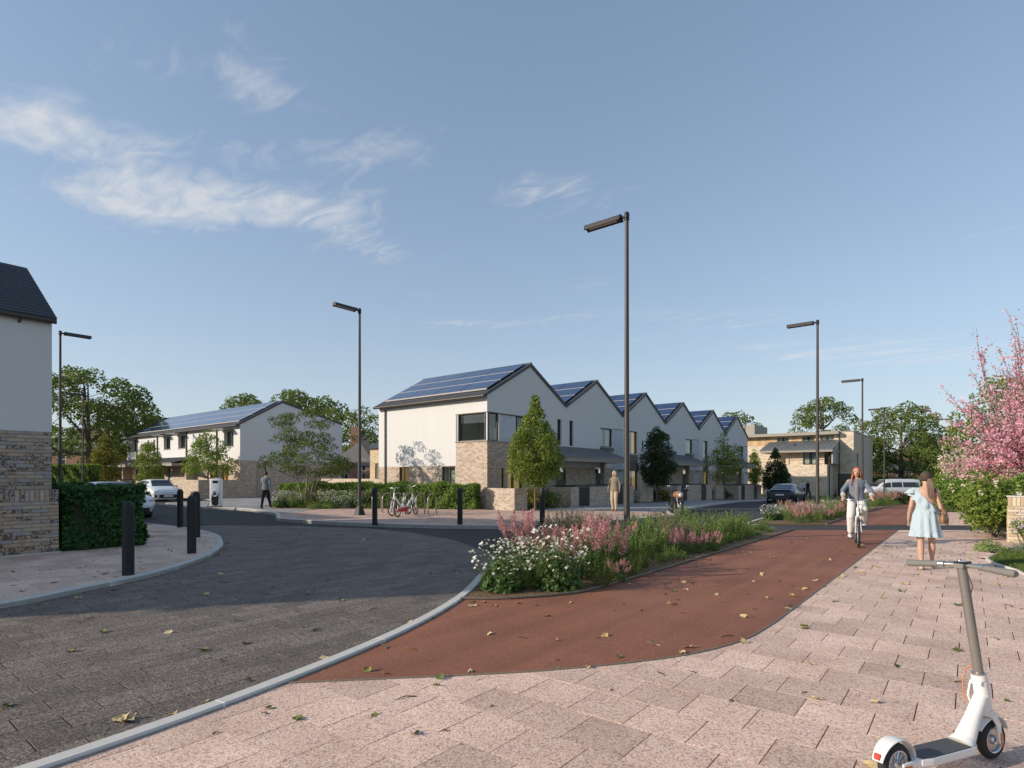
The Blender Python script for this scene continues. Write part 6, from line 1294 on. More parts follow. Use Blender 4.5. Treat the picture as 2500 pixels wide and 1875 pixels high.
car('white saloon whose nose pokes out behind the dark hedge', (-27.1, 8.05, -0.02), 0, SEDAN, 4.75, 1.88, (-1.42, 1.42), 0.34, sg, WHITE_P,
    [('headlight', [((2.0, .46, .60), (2.27, .78, .69)), ((2.0, -.78, .60), (2.27, -.46, .69))], plain('smoked headlamp', (0.10, 0.11, 0.12), 0.1, var=0.05)), ('daytime_light', [((2.1, -.80, .69), (2.26, -.5, .71)), ((2.1, .5, .69), (2.26, .80, .71))], LIGHTG), ('grille', [((2.2, -.62, .24), (2.41, .62, .42))], M_BLACK), ('number_plate', [((2.40, -.26, .44), (2.43, .26, .54))], PLATE_W)], [])
x, y = gp(1874, 1229, ground_z(44)); zc_ = ground_z(44.5) - 0.02
car('dark graphite saloon seen from behind, parked along the street', (x+0.92, y+1.45, zc_), R(90+2), SEDAN, 4.75, 1.88, (-1.42, 1.42), 0.35, sg, GREY_P,
    [('headlight', [((2.0, .46, .60), (2.27, .78, .69)), ((2.0, -.78, .60), (2.27, -.46, .69))], LIGHTG)],
    [('rear_lamp', [((-2.33, -.80, .80), (-2.20, .80, .845))], REDLENS), ('number_plate', [((-2.375, -.27, .62), (-2.35, .27, .73))], PLATE_W), ('bumper_insert', [((-2.37, -.66, .26), (-2.28, .66, .40))], M_BLACK), ('exhaust', [((-2.40, .48, .27), (-2.3, .70, .35)), ((-2.40, -.70, .27), (-2.3, -.48, .35))], CHROME), ('spoiler_lip', [((-2.34, -.66, .985), (-2.2, .66, 1.01))], GREY_P)])
VAN = [(-2.55, .80, .86, .42, 1.0, .72, 1.70, 1.76), (-2.48, .86, .94, .28, 1.02, .76, 1.84, 1.92), (-1.8, .88, .96, .24, 1.04, .78, 1.90, 1.98), (-.2, .88, .96, .24, 1.04, .78, 1.90, 1.99), (.75, .88, .96, .24, 1.03, .76, 1.84, 1.93), (1.3, .88, .96, .24, 1.02, .76, 1.50, 1.58), (1.75, .87, .95, .24, 1.0, .80, 1.14, 1.20), (2.2, .84, .92, .25, .90, .78, .96, 1.0), (2.48, .76, .84, .28, .72, .68, .76, .80), (2.56, .62, .7, .34, .56, .56, .60, .62)]
vg = dict(side={'a': (-2.3, -.75, .14, .72), 'b': (-.65, .35, .14, .72), 'c': (.45, 1.25, .14, .72)}, windscreen=(.85, 1.72, .90), mirror=(1.3, 1.03, 1.10))
b = base_at(2172, 57.5); car('white people carrier passing side-on at the end of the path', (b[0], b[1], ground_z(b[1])-0.02), YAW + math.pi, VAN, 5.1, 1.92, (-1.55, 1.6), 0.34, vg, SILV_P, [('headlight', [((2.2, .5, .70), (2.46, .80, .82)), ((2.2, -.80, .70), (2.46, -.5, .82))], LIGHTG), ('grille', [((2.46, -.4, .45), (2.58, .4, .6))], M_BLACK)], [('rear_lamp', [((-2.56, .70, 1.0), (-2.45, .86, 1.4)), ((-2.56, -.86, 1.0), (-2.45, -.70, 1.4))], REDLENS)], name='passing_van', cat='van')

# ---- motorcycle facing the camera
def motorcycle():
    x, y = gp(1662, 1256.5); z = ground_z(y) - 0.02; hd = math.atan2(-y, -x) + R(16); t = thing('motorcycle', 'dark motorcycle with copper headlamp cowl parked at the kerb', 'motorcycle', (x, y, z), hd)
    fx, rx, r = 0.0, -1.42, 0.33
    for xx, nm in ((fx, 'front_wheel'), (rx, 'rear_wheel')):
        w = bpy.data.objects.new(nm, None); C.objects.link(w); w.parent = t; w.location = (xx, 0, r); M = Matrix.Rotation(R(90), 4, 'X'); q = MB(); a = [2*math.pi*k/28 for k in range(29)]
        q.tube([(0.265*math.cos(k), 0, 0.265*math.sin(k)) for k in a], 0.066, 10, cap=False); q.build('tyre', M_RUBBER, w); m = MB(); m.tube([(0.205*math.cos(k), 0, 0.205*math.sin(k)) for k in a], 0.022, 8, cap=False)
        for k in range(7): m.tube([(0.04*math.cos(k*0.898), 0, 0.04*math.sin(k*0.898)), (0.2*math.cos(k*0.898), 0, 0.2*math.sin(k*0.898))], 0.014, 6)
        m.lathe([(0.05, -0.05), (0.05, 0.05)], 14, M=M); m.lathe([(0.14, 0.055), (0.14, 0.062)], 20, M=M); m.build('rim', CHROME, w)
    f = MB(); 
    for s in (1, -1): f.tube([(0, s*0.10, r), (-0.28, s*0.10, 0.86)], [0.028, 0.024], 8)
    f.build('fork', CHROME, t); g = MB(); g.tube([(0.28*math.cos(k)*1.08, 0, r+0.28*math.sin(k)*1.25) for k in [R(30+12*i) for i in range(12)]], [(0.07, 0.012)]*12, 6, flat=(0, 1, 0)); g.build('front_mudguard', M_BLACK, t)
    cw = MB(); cw.rings([[(-0.22+xx, wy*math.cos(k), 0.84+wz*math.sin(k)) for k in [2*math.pi*i/16 for i in range(16)]] for xx, wy, wz in ((-0.12, .15, .16), (0.0, .17, .17), (0.12, .15, .14), (0.17, .11, .11))], 0, True, True); cw.build('headlamp_cowl', paint('copper paint', (0.42, 0.22, 0.11), 0.3, 0.3), t)
    hl = MB(); hl.lathe([(0.075, 0), (0.08, 0.03), (0.05, 0.045), (0.01, 0.05)], 18, M=Matrix.Translation((-0.05, 0, 0.84)) @ Matrix.Rotation(R(90), 4, 'Y')); hl.build('headlamp', LIGHTG, t)
    hb_ = MB(); hb_.tube([(-0.42, 0.42, 1.02), (-0.34, 0.25, 1.05), (-0.30, 0, 1.0), (-0.34, -0.25, 1.05), (-0.42, -0.42, 1.02)], 0.016, 8); hb_.build('handlebar', M_BLACK, t)
    for s in (1, -1):
        gr = MB(); gr.tube([(-0.36, s*0.30, 1.045), (-0.43, s*0.45, 1.015)], 0.021, 8); gr.build('grip', M_RUBBER, t); mi = MB(); mi.tube([(-0.36, s*0.26, 1.05), (-0.34, s*0.36, 1.18)], 0.007, 6); mi.sphere((-0.34, s*0.40, 1.21), (0.015, 0.08, 0.045), 0, 10, 6); mi.build('mirror', CHROME, t)
    tk = MB(); tk.rings([[(xx, w_*math.cos(k), zz+h_*math.sin(k)) for k in [2*math.pi*i/14 for i in range(14)]] for xx, w_, h_, zz in ((-0.36, .06, .06, .88), (-0.42, .14, .12, .86), (-0.58, .17, .14, .85), (-0.76, .13, .10, .80), (-0.82, .06, .05, .78))], 0, True, True); tk.build('tank', MATS['copper paint'], t)
    st = MB(); st.rings([[(xx, w_*math.cos(k), zz+h_*math.sin(k)) for k in [2*math.pi*i/12 for i in range(12)]] for xx, w_, h_, zz in ((-0.80, .08, .04, .76), (-0.95, .14, .05, .74), (-1.25, .13, .05, .77), (-1.55, .07, .04, .82))], 0, True, True); st.build('seat', M_RUBBER, t)
    en = MB(); en.box((-0.86, -0.16, 0.26), (-0.42, 0.16, 0.52), bev=0.04); en.box((-0.62, -0.11, 0.5), (-0.44, 0.11, 0.72), bev=0.03, M=Matrix.Identity(4)); en.build('engine', M_BLACK, t)
    rd_ = MB(); rd_.box((-0.36, -0.16, 0.42), (-0.31, 0.16, 0.68), bev=0.01); rd_.build('radiator', M_BLACK, t)
    ex = MB(); ex.tube([(-0.44, -0.1, 0.55), (-0.36, -0.14, 0.35), (-0.5, -0.17, 0.22), (-0.9, -0.19, 0.24), (-1.5, -0.21, 0.36)], [.022, .022, .024, .03, .05], 10); ex.build('exhaust', CHROME, t)
    fr = MB(); fr.tube([(-0.28, 0, 0.86), (-0.40, 0, 0.5), (-0.6, 0, 0.26), (-0.9, 0, 0.28), (rx, 0, r)], 0.024, 8); fr.tube([(-0.3, 0, 0.84), (-0.8, 0, 0.72), (-1.5, 0, 0.76)], 0.02, 8); fr.tube([(-0.8, 0, 0.7), (-0.85, 0, 0.35)], 0.02, 8); fr.build('frame', M_BLACK, t)
    ks = MB(); ks.tube([(-0.8, 0.12, 0.26), (-0.74, 0.30, 0.01)], 0.012, 6); ks.build('side_stand', M_BLACK, t)
motorcycle()

# ---- bicycles
def bicycle(label, loc, rz, r, frame_m, wb=1.02, seat_h=0.92, bar_h=1.02, tilt=0, mag=False, case=None, lowstep=True, name='bicycle', group='parked white bicycles', saddle_m=None, steer=0, tyre=0.02, bar_w=0.28, bar_back=0.08):
    t = thing(name, label, 'bicycle', loc, rz, group)
    if tilt: t.rotation_euler = (tilt, 0, rz)
    for xx in (wb, 0.0):
        w = bpy.data.objects.new('wheel', None); C.objects.link(w); w.parent = t; w.location = (xx, 0, r)
        if xx > 0 and steer: w.rotation_euler = (0, 0, steer)
        a = [2*math.pi*k/32 for k in range(33)]; q = MB(); q.tube([((r-tyre)*math.cos(k), 0, (r-tyre)*math.sin(k)) for k in a], tyre, 8, cap=False); q.build('tyre', M_RUBBER, w); m = MB(); m.tube([((r-tyre*2.2)*math.cos(k), 0, (r-tyre*2.2)*math.sin(k)) for k in a], tyre*0.6, 6, cap=False)
        if mag:
            for k in range(5): m.tube([(0.03*math.cos(k*1.2566), 0, 0.03*math.sin(k*1.2566)), ((r-0.05)*math.cos(k*1.2566), 0, (r-0.05)*math.sin(k*1.2566))], [0.02, 0.012], 6)
        else:
            for k in range(24): m.tube([(0.02*math.cos(k*0.2618+0.4), 0.02*(-1)**k, 0.02*math.sin(k*0.2618+0.4)), ((r-0.04)*math.cos(k*0.2618), 0, (r-0.04)*math.sin(k*0.2618))], 0.0018, 3)
        m.lathe([(0.03, -0.045), (0.03, 0.045)], 12, M=Matrix.Rotation(R(90), 4, 'X')); m.build('rim', M_HOOP if mag else CHROME, w)
    hx, hz = wb-0.22*(r/0.34+0.3)/1.3, max(r*2+0.12, 0.72); bx = wb*0.42; bz = max(r-0.04, 0.27); sx, sz = wb*0.26, seat_h-0.1; fm = MB()
    fm.tube([(bx, 0, bz), (sx, 0, sz-0.12)], 0.024, 8); fm.tube([(bx, 0, bz+0.02), (hx, 0, hz)], 0.034, 10)
    if not lowstep: fm.tube([(sx+0.03, 0, sz-0.2), (hx-0.02, 0, hz+0.04)], 0.024, 8)
    for s in (1, -1): fm.tube([(bx, s*0.03, bz), (0, s*0.065, r)], 0.013, 6); fm.tube([(sx+0.06, s*0.02, sz-0.25), (0, s*0.06, r)], 0.011, 6)
    fm.tube([(hx+0.02, 0, hz-0.1), (hx-0.03, 0, hz+0.1)], 0.03, 10); fr = fm.build('frame', frame_m, t)
    fk = MB()
    for s in (1, -1): fk.tube([(hx+0.02, s*0.045, hz-0.1), (wb-0.03, s*0.055, r+0.06), (wb, s*0.055, r)], 0.014, 6)
    fk.tube([(hx+0.02, -0.05, hz-0.1), (hx+0.02, 0.05, hz-0.1)], 0.018, 6); fk.build('fork', frame_m, t)
    sp = MB(); sp.tube([(sx, 0, sz-0.2), (sx-0.04, 0, seat_h-0.03)], 0.014, 8); sp.build('seat_post', CHROME, t)
    sd_ = MB(); sd_.rings([[(sx-0.04+xx, wy*math.cos(k), seat_h+0.03*math.sin(k)-zz) for k in [2*math.pi*i/12 for i in range(12)]] for xx, wy, zz in ((-0.13, .06, 0.01), (-0.09, .085, 0), (0.0, .06, .004), (0.12, .025, .01), (0.15, .012, .02))], 0, True, True); sd_.build('saddle', saddle_m or M_RUBBER, t)
    stx, stz = hx-0.05, bar_h-0.03; sm = MB(); sm.tube([(hx-0.03, 0, hz+0.08), (stx, 0, stz)], 0.016, 8); sm.build('stem', CHROME, t)
    hbm = MB(); hbm.tube([(stx-bar_back, bar_w, bar_h), (stx+0.02, bar_w*0.45, bar_h+0.01), (stx+0.01, 0, bar_h-0.02), (stx+0.02, -bar_w*0.45, bar_h+0.01), (stx-bar_back, -bar_w, bar_h)], 0.012, 8); hbm.build('handlebar', CHROME, t)
    for s in (1, -1): g = MB(); g.tube([(stx-bar_back*0.35, s*bar_w*0.75, bar_h+0.003), (stx-bar_back, s*bar_w, bar_h)], 0.017, 8); g.build('grip', M_RUBBER, t)
    cr = MB(); cr.lathe([(0.07, -0.01), (0.07, 0.01)], 18, M=Matrix.Translation((bx, -0.06, bz)) @ Matrix.Rotation(R(90), 4, 'X')); cr.tube([(bx, -0.08, bz), (bx+0.10, -0.08, bz-0.13)], 0.011, 6); cr.tube([(bx, 0.08, bz), (bx-0.10, 0.08, bz+0.13)], 0.011, 6); cr.build('crankset', M_STEEL, t)
    for s, dx, dz in ((-1, 0.10, -0.13), (1, -0.10, 0.13)): p = MB(); p.box((bx+dx-0.045, s*0.09, bz+dz-0.012), (bx+dx+0.045, s*0.09+s*0.09, bz+dz+0.012)) if s > 0 else p.box((bx+dx-0.045, -0.18, bz+dz-0.012), (bx+dx+0.045, -0.09, bz+dz+0.012)); p.build('pedal', M_BLACK, t)
    if case is not None:
        cs = MB(); cs.rings([[(-0.07, -0.075, r-0.05), (-0.07, -0.075, r+0.05), (bx+0.06, -0.075, bz+0.095), (bx+0.10, -0.075, bz), (bx+0.06, -0.075, bz-0.095)], [(-0.07, -0.045, r-0.05), (-0.07, -0.045, r+0.05), (bx+0.06, -0.045, bz+0.095), (bx+0.10, -0.045, bz), (bx+0.06, -0.045, bz-0.095)]], 0, False, True); cs.build('chain_case', case, t)
    else:
        ch = MB(); ch.tube([(0, -0.06, r+0.035), (bx, -0.06, bz+0.068)], 0.006, 4); ch.tube([(0, -0.06, r-0.035), (bx, -0.06, bz-0.068)], 0.006, 4); ch.build('chain', M_BLACK, t)
    return t
RED_P = plain('red chain case', (0.42, 0.015, 0.02), 0.5, var=0.06)
x, y = gp(880 + 842*.1085, 1130 + 1228*.1085, 0.1); x2, y2 = gp(880 + 1245*.1085, 1130 + 1168*.1085, 0.1)
bicycle('white folding bicycle with red chain case and small wheels', (x, y, 0.098), math.atan2(y2-y, x2-x), 0.255, WHITE_P, math.hypot(x2-x, y2-y), 0.80, 1.13, R(-3), True, RED_P, True, saddle_m=M_BLACK, bar_w=0.26)
x, y = gp(880 + 1085*.1085, 1130 + 1150*.1085, 0.1); x2, y2 = gp(880 + 715*.1085, 1130 + 1200*.1085, 0.1)
bicycle('white step-through bicycle behind the folding one, front wheel to the left', (x, y, 0.098), math.atan2(y2-y, x2-x), 0.325, WHITE_P, max(0.95, math.hypot(x2-x, y2-y)), 0.90, 1.06, R(3), False, None, True)
# ------------------------------------------------------------------ kick scooter in the foreground
def scooter():
    x, y = gp(2420, 1850); hx, hy = 0.93, 0.36; hd = math.atan2(hx*SN + hy*CS, hx*CS - hy*SN)
    t = thing('electric_scooter', 'white electric kick scooter with grey stem in the right foreground', 'scooter', (x, y, 0.0), hd)
    WP = plain('white scooter paint', (0.74, 0.73, 0.70), 0.38, var=0.03, scale=8); GR = plain('grey anodised stem', (0.30, 0.285, 0.26), 0.38, 0.6, var=0.06, scale=20); GRIP = plain('grey rubber grip', (0.17, 0.165, 0.15), 0.75, var=0.1, scale=40, bump=0.3, bscale=200); ORG = plain('orange cable', (0.62, 0.20, 0.05), 0.5, var=0.08); REFL = plain('orange reflector', (0.55, 0.16, 0.03), 0.25, var=0.1)
    WB, r = 0.79, 0.108; MX = Matrix.Rotation(R(90), 4, 'X')
    def wheel(px, nm, spoked):
        w = bpy.data.objects.new(nm, None); C.objects.link(w); w.parent = t; w.location = (px, 0, r); a = [2*math.pi*k/40 for k in range(41)]
        q = MB(); q.lathe([(0.074, -0.022), (0.092, -0.0235), (0.103, -0.016), (r, -0.006), (r, 0.006), (0.103, 0.016), (0.092, 0.0235), (0.074, 0.022)], 44, M=MX, cap=False); q.build('tyre', M_RUBBER, w)
        m = MB(); m.lathe([(0.074, -0.024), (0.070, -0.026), (0.064, -0.018), (0.064, 0.018), (0.070, 0.026), (0.074, 0.024)], 40, M=MX, cap=False)
        m.lathe([(0.020, -0.028), (0.026, -0.02), (0.026, 0.02), (0.020, 0.028)], 20, M=MX)
        n = 12 if spoked else 5
        for k in range(n): aa = 2*math.pi*k/n; m.tube([(0.022*math.cos(aa), 0, 0.022*math.sin(aa)), (0.066*math.cos(aa+0.12), 0, 0.066*math.sin(aa+0.12))], [(0.004, 0.014), (0.003, 0.012)], 6, flat=(-math.sin(aa), 0, math.cos(aa)))
        m.build('rim', CHROME, w)
        if not spoked: d = MB(); d.lathe([(0.060, -0.012), (0.060, 0.012)], 30, M=MX); d.build('hub_motor', M_STEEL, w)
    wheel(0, 'front_wheel', False); wheel(-WB, 'rear_wheel', True)
    def arc(px, rad, a0, a1, n=18): return [(px + rad*math.cos(R(a0 + (a1-a0)*k/n)), 0, r + rad*math.sin(R(a0 + (a1-a0)*k/n))) for k in range(n+1)]
    ff = MB(); ff.tube(arc(0, r+0.022, 20, 150), [(0.036*(0.55+0.45*math.sin(math.pi*(k+1)/20)), 0.006) for k in range(19)], 10, flat=(0, 1, 0)); ff.build('front_fender', WP, t)
    fk = MB()
    for s in (1, -1): fk.tube([(-0.03, s*0.034, 0.262), (0.0, s*0.043, 0.20), (0.006, s*0.044, r)], [(0.022, 0.010), (0.020, 0.010), (0.016, 0.009)], 10, flat=(1, 0, 0)); fk.tube([(0.006, s*0.036, r), (0.006, s*0.054, r)], 0.015, 10)
    fk.tube([(-0.035, -0.04, 0.262), (-0.035, 0.04, 0.262)], 0.024, 10); fk.build('fork', WP, t)
    for s in (1, -1): q = MB(); q.box((-0.002, s*0.0535-0.003, r-0.028), (0.014, s*0.0535+0.003, r+0.05), bev=0.002); q.build('reflector', REFL, t)
    nk = MB(); nk.tube([(-0.036, 0, 0.255), (-0.072, 0, 0.42), (-0.078, 0, 0.455)], [0.035, 0.034, 0.034], 18); nk.tube([(-0.06, 0, 0.36), (-0.075, 0, 0.44)], [0.039, 0.038], 18)
    nk.tube([(-0.062, 0, 0.37), (-0.15, 0, 0.25), (-0.225, 0, 0.145)], [(0.034, 0.034), (0.038, 0.038), (0.046, 0.052)], 18, flat=(1, 0, 1)); nk.tube([(-0.225, 0, 0.15), (-0.26, 0, 0.118)], [(0.04, 0.052), (0.05, 0.07)], 18, flat=(1, 0, 1)); nk.build('steering_neck', WP, t)
    cl = MB(); cl.tube([(-0.079, 0, 0.452), (-0.083, 0, 0.482)], [0.037, 0.037], 18); cl.tube([(-0.105, -0.03, 0.435), (-0.105, 0.03, 0.435)], 0.012, 10); cl.tube([(-0.112, 0.03, 0.43), (-0.128, 0.034, 0.36), (-0.118, 0.03, 0.33)], [(0.012, 0.005)]*3, 8); cl.build('folding_clasp', WP, t)
    rg = MB(); rg.tube([(-0.0832, 0, 0.480), (-0.0842, 0, 0.492)], [0.034, 0.034], 18); rg.build('collar', M_STEEL, t)
    top = Vector((-0.195, 0, 1.095)); bs = Vector((-0.083, 0, 0.488)); st = MB(); st.tube([bs, top], [0.0245, 0.0235], 24); st.build('stem', GR, t)
    hz = 1.100; hp = top.x
    hd_ = MB(); hd_.rings([[(hp-0.030 + 0.078*f, w*c, hz + z0) for f, w, c in ((0, .024, -1), (0, .024, 1), (1, .024, 1), (1, .024, -1))] for z0 in (-0.014, 0.012)], 0, False, True); ho = hd_.build('stem_head', GR, t)
    dp = MB(); dp.box((hp-0.034, -0.0255, hz+0.012), (hp+0.052, 0.0255, hz+0.022), bev=0.004, M=None); do = dp.build('display', plain('black display glass', (0.010, 0.014, 0.022), 0.12, var=0.05), t)
    scr = NT('display digits'); sm = scr.n('ShaderNodeEmission', {'Color': (0.75, 0.85, 0.9), 'Strength': 0.7}); SM = scr.fin(sm)
    dg = MB()
    for bx in ((0.012, -0.012, 0.016, 0.000), (0.026, -0.012, 0.030, 0.000), (0.012, -0.014, 0.030, -0.011), (0.012, 0.004, 0.030, 0.007), (0.012, 0.012, 0.030, 0.015), (0.019, 0.004, 0.023, 0.015), (-0.002, -0.014, 0.002, 0.014), (-0.012, -0.004, -0.006, 0.002)): dg.box((hp+bx[0], min(bx[1], bx[3]), hz+0.0222), (hp+bx[2], max(bx[1], bx[3]), hz+0.0228))
    dg.build('display_marks', SM, do)
    bar = MB(); bar.tube([(hp-0.008, 0.145, hz-0.004), (hp+0.006, 0.06, hz), (hp+0.006, -0.06, hz), (hp-0.008, -0.145, hz-0.004)], 0.0125, 14); bar.build('handlebar', M_STEEL, t)
    for s in (1, -1):
        g = MB(); g.tube([(hp-0.006, s*0.12, hz-0.003), (hp-0.016, s*0.18, hz-0.007), (hp-0.036, s*0.27, hz-0.012), (hp-0.039, s*0.282, hz-0.012)], [0.0175, 0.0185, 0.020, 0.015], 16); g.build('grip', GRIP, t)
        cf = MB(); cf.tube([(hp-0.002, s*0.09, hz-0.001), (hp-0.006, s*0.119, hz-0.002)], 0.0185, 14); cf.build('grip_collar', M_STEEL, t)
    lv = MB(); lv.box((hp+0.006, 0.035, hz-0.012), (hp+0.034, 0.075, hz+0.018), bev=0.005); lv.tube([(hp+0.03, 0.065, hz+0.008), (hp+0.036, 0.11, hz+0.006), (hp+0.016, 0.175, hz+0.002)], [(0.008, 0.005), (0.007, 0.004), (0.005, 0.004)], 8); lv.build('brake_lever', M_STEEL, t)
    bl = MB(); bl.lathe([(0.010, 0), (0.014, 0.008), (0.011, 0.018), (0.003, 0.021)], 12, M=Matrix.Translation((hp+0.03, 0.026, hz+0.012))); bl.build('bell', M_STEEL, t)
    c1 = MB(); c1.tube([(hp+0.035, 0.03, hz-0.008), (hp+0.075, 0.015, hz-0.05), (hp+0.075, -0.008, hz-0.12), (hp+0.045, -0.012, hz-0.18)], 0.0028, 8); c1.build('upper_cable', ORG, t)
    c2 = MB(); c2.tube([(-0.105, 0.015, 0.53), (-0.135, 0.035, 0.51), (-0.150, 0.045, 0.45), (-0.150, 0.042, 0.36), (-0.135, 0.035, 0.32)], 0.0028, 8); c2.build('lower_cable', ORG, t)
    # deck
    dk = MB(); n = 7; pl = [(-0.205, 0.05), (-0.245, 0.072), (-0.60, 0.074), (-0.66, 0.060), (-0.69, 0.035)]; out = [(a, b) for a, b in pl] + [(a, -b) for a, b in pl[::-1]]
    dk.rings([[(a, b*0.80, 0.078) for a, b in out], [(a, b, 0.096) for a, b in out], [(a, b, 0.122) for a, b in out], [(a*1.0, b*0.97, 0.128) for a, b in out]], 0, False, True); dk.build('deck', WP, t)
    mt = MB(); pm = [(-0.215, 0.045), (-0.25, 0.064), (-0.60, 0.066), (-0.645, 0.055), (-0.655, 0.035)]; om = [(a, b) for a, b in pm] + [(a, -b) for a, b in pm[::-1]]; mt.rings([[(a, b, 0.1275) for a, b in om], [(a, b, 0.1325) for a, b in om]], 0, False, True)
    tt = NT('studded rubber mat'); ch = tt.n('ShaderNodeTexVoronoi', {'Vector': tt.n('ShaderNodeMapping', {'Vector': tt.obj(), 'Rotation': (0, 0, 0.785)}).outputs[0], 'Scale': 75.0, 'Randomness': 0.0}); MATM = tt.fin(tt.principled((0.075, 0.075, 0.078), 0.7, 0, tt.bump(tt.math('LESS_THAN', ch.outputs['Distance'], 0.38), 0.8, 0.003))); mt.build('deck_mat', MATM, t)
    rf = MB(); rf.tube(arc(-WB, r+0.020, 8, 165, 24), [(0.040*(0.75+0.25*math.sin(math.pi*k/24)), 0.0055) for k in range(25)], 12, flat=(0, 1, 0)); rf.build('rear_fender', WP, t)
    for s in (1, -1): q = MB(); q.tube([(-0.66, s*0.04, 0.105), (-0.74, s*0.047, 0.112), (-WB, s*0.047, r)], [(0.022, 0.008), (0.018, 0.008), (0.016, 0.008)], 8, flat=(0, 0, 1)); q.build('rear_stay', WP, t); q = MB(); q.box((-WB-0.02, s*0.056-0.003, r-0.014), (-WB+0.055, s*0.056+0.003, r+0.004), bev=0.002); q.build('reflector', REFL, t)
    tl = MB(); tl.box((-0.012, -0.017, -0.016), (0.010, 0.017, 0.016), bev=0.004, M=Matrix.Translation(arc(-WB, r+0.022, 155, 155, 1)[0]) @ Matrix.Rotation(R(10), 4, 'Y')); tl.build('tail_light', plain('red tail lens', (0.48, 0.06, 0.04), 0.25, var=0.1), t)
    ks = MB(); ks.tube([(-0.36, 0.06, 0.085), (-0.40, 0.13, 0.004)], 0.007, 8); ks.build('kickstand', M_STEEL, t)
    t.rotation_euler = (R(-2.0), 0, hd)
scooter()
# ------------------------------------------------------------------ people
def remesh(mb, vox, smooth=5):
    me = mb.mesh('form', M_WHITE); o = bpy.data.objects.new('form', me); C.objects.link(o); m = o.modifiers.new('r', 'REMESH'); m.mode = 'VOXEL'; m.voxel_size = vox; m.use_smooth_shade = True
    s = o.modifiers.new('s', 'SMOOTH'); s.factor = 0.5; s.iterations = smooth; dg = bpy.context.evaluated_depsgraph_get(); dg.update(); r = bpy.data.meshes.new_from_object(o.evaluated_get(dg)); bpy.data.objects.remove(o); r.materials.clear(); return r
def part(mb, name, m, par, vox=None, smooth=5):
    if vox: me = remesh(mb, vox, smooth); me.materials.append(m); me.name = name; return link(name, me, par)
    return mb.build(name, m, par)
def chain(mb, pts, rad, seg=12, ends=True):
    """tapered limb with rounded ends and joints"""
    pts = [Vector(p) for p in pts]; mb.tube(pts, rad, seg)
    if ends:
        for p, r in zip(pts, rad): rr_ = r if isinstance(r, (int, float)) else max(r)*0.98; mb.sphere(p, rr_ if isinstance(r, (int, float)) else min(r), 0, 10, 6)
def torso(mb, levels):
    """levels: (z, x centre, half depth, half width)"""
    mb.rings([[(xc + a*math.cos(2*math.pi*j/20), b*math.sin(2*math.pi*j/20), z) for j in range(20)] for z, xc, a, b in levels], 0, True, True)
def hand(mb, wrist, d, side, curl=0.5, palm_n=None):
    """palm and five fingers continuing the forearm direction d"""
    d = Vector(d).normalized(); n = Vector(palm_n) if palm_n else Vector((0, -side, 0)); n = (n - d*d.dot(n)).normalized(); w = d.cross(n); p0 = Vector(wrist); pe = p0 + d*0.085
    mb.tube([p0, p0 + d*0.04, pe], [(0.026, 0.016), (0.036, 0.015), (0.038, 0.012)], 10, flat=w); mb.sphere(pe, 0.013, 0, 8, 5)
    for k, (o, L) in enumerate(((-0.028, 0.066), (-0.009, 0.075), (0.010, 0.070), (0.028, 0.056))):
        a = pe + w*o; b = a + (d*math.cos(curl*0.6) + n*math.sin(curl*0.6))*L*0.45; c = b + (d*math.cos(curl*1.5) + n*math.sin(curl*1.5))*L*0.33; e = c + (d*math.cos(curl*2.3) + n*math.sin(curl*2.3))*L*0.26; mb.tube([a - d*0.02, a, b, c, e], [0.0095, 0.0095, 0.009, 0.0082, 0.0065], 8)
    sgn = -1 if w.dot(Vector((1, 0, 0))) < 0 else 1; th = p0 + d*0.025 + w*(0.028*sgn); b = th + (d*0.75 + w*0.55*sgn + n*0.25)*0.034; c = b + (d*0.95 + w*0.2*sgn + n*0.35)*0.028; mb.tube([th - w*0.01*sgn, th, b, c], [0.012, 0.012, 0.0105, 0.008], 8)
def head(mb, c, yaw=0.0, s=1.0, pitch=0.0):
    M = Matrix.Translation(c) @ Matrix.Rotation(yaw, 4, 'Z') @ Matrix.Rotation(pitch, 4, 'Y') @ Matrix.Scale(s, 4)
    mb.sphere((-0.008, 0, 0.025), (0.094, 0.075, 0.090), 0, 18, 12, M); mb.sphere((0.022, 0, -0.035), (0.066, 0.060, 0.078), 0, 16, 10, M); mb.sphere((0.050, 0, -0.085), (0.030, 0.030, 0.024), 0, 10, 6, M); mb.sphere((0.070, 0, 0.022), (0.018, 0.048, 0.012), 0, 10, 6, M)
    mb.tube([M @ Vector((0.078, 0, 0.020)), M @ Vector((0.096, 0, -0.012)), M @ Vector((0.103, 0, -0.026)), M @ Vector((0.086, 0, -0.036))], [0.007, 0.011, 0.013, 0.011], 8)
    for k in (1, -1): mb.sphere((-0.002, k*0.077, -0.005), (0.017, 0.010, 0.030), 0, 10, 6, M); mb.sphere((0.052, k*0.036, -0.022), (0.028, 0.022, 0.022), 0, 10, 6, M)
    mb.sphere((0.083, 0, -0.058), (0.012, 0.024, 0.008), 0, 10, 6, M); return M
SKIN = plain('skin', (0.50, 0.30, 0.21), 0.55, var=0.08, scale=9, **{'Subsurface Weight': 0.12, 'Subsurface Radius': (0.01, 0.004, 0.002)}); SKIN2 = plain('tanned skin', (0.42, 0.25, 0.17), 0.55, var=0.08, scale=9)
EYE_W = plain('eye white', (0.7, 0.7, 0.68), 0.2, var=0.02); EYE_D = plain('dark iris', (0.03, 0.022, 0.016), 0.2, var=0.1); LIP = plain('lips', (0.36, 0.12, 0.10), 0.45, var=0.1); BROW = plain('eyebrow hair', (0.10, 0.05, 0.03), 0.8, var=0.2)
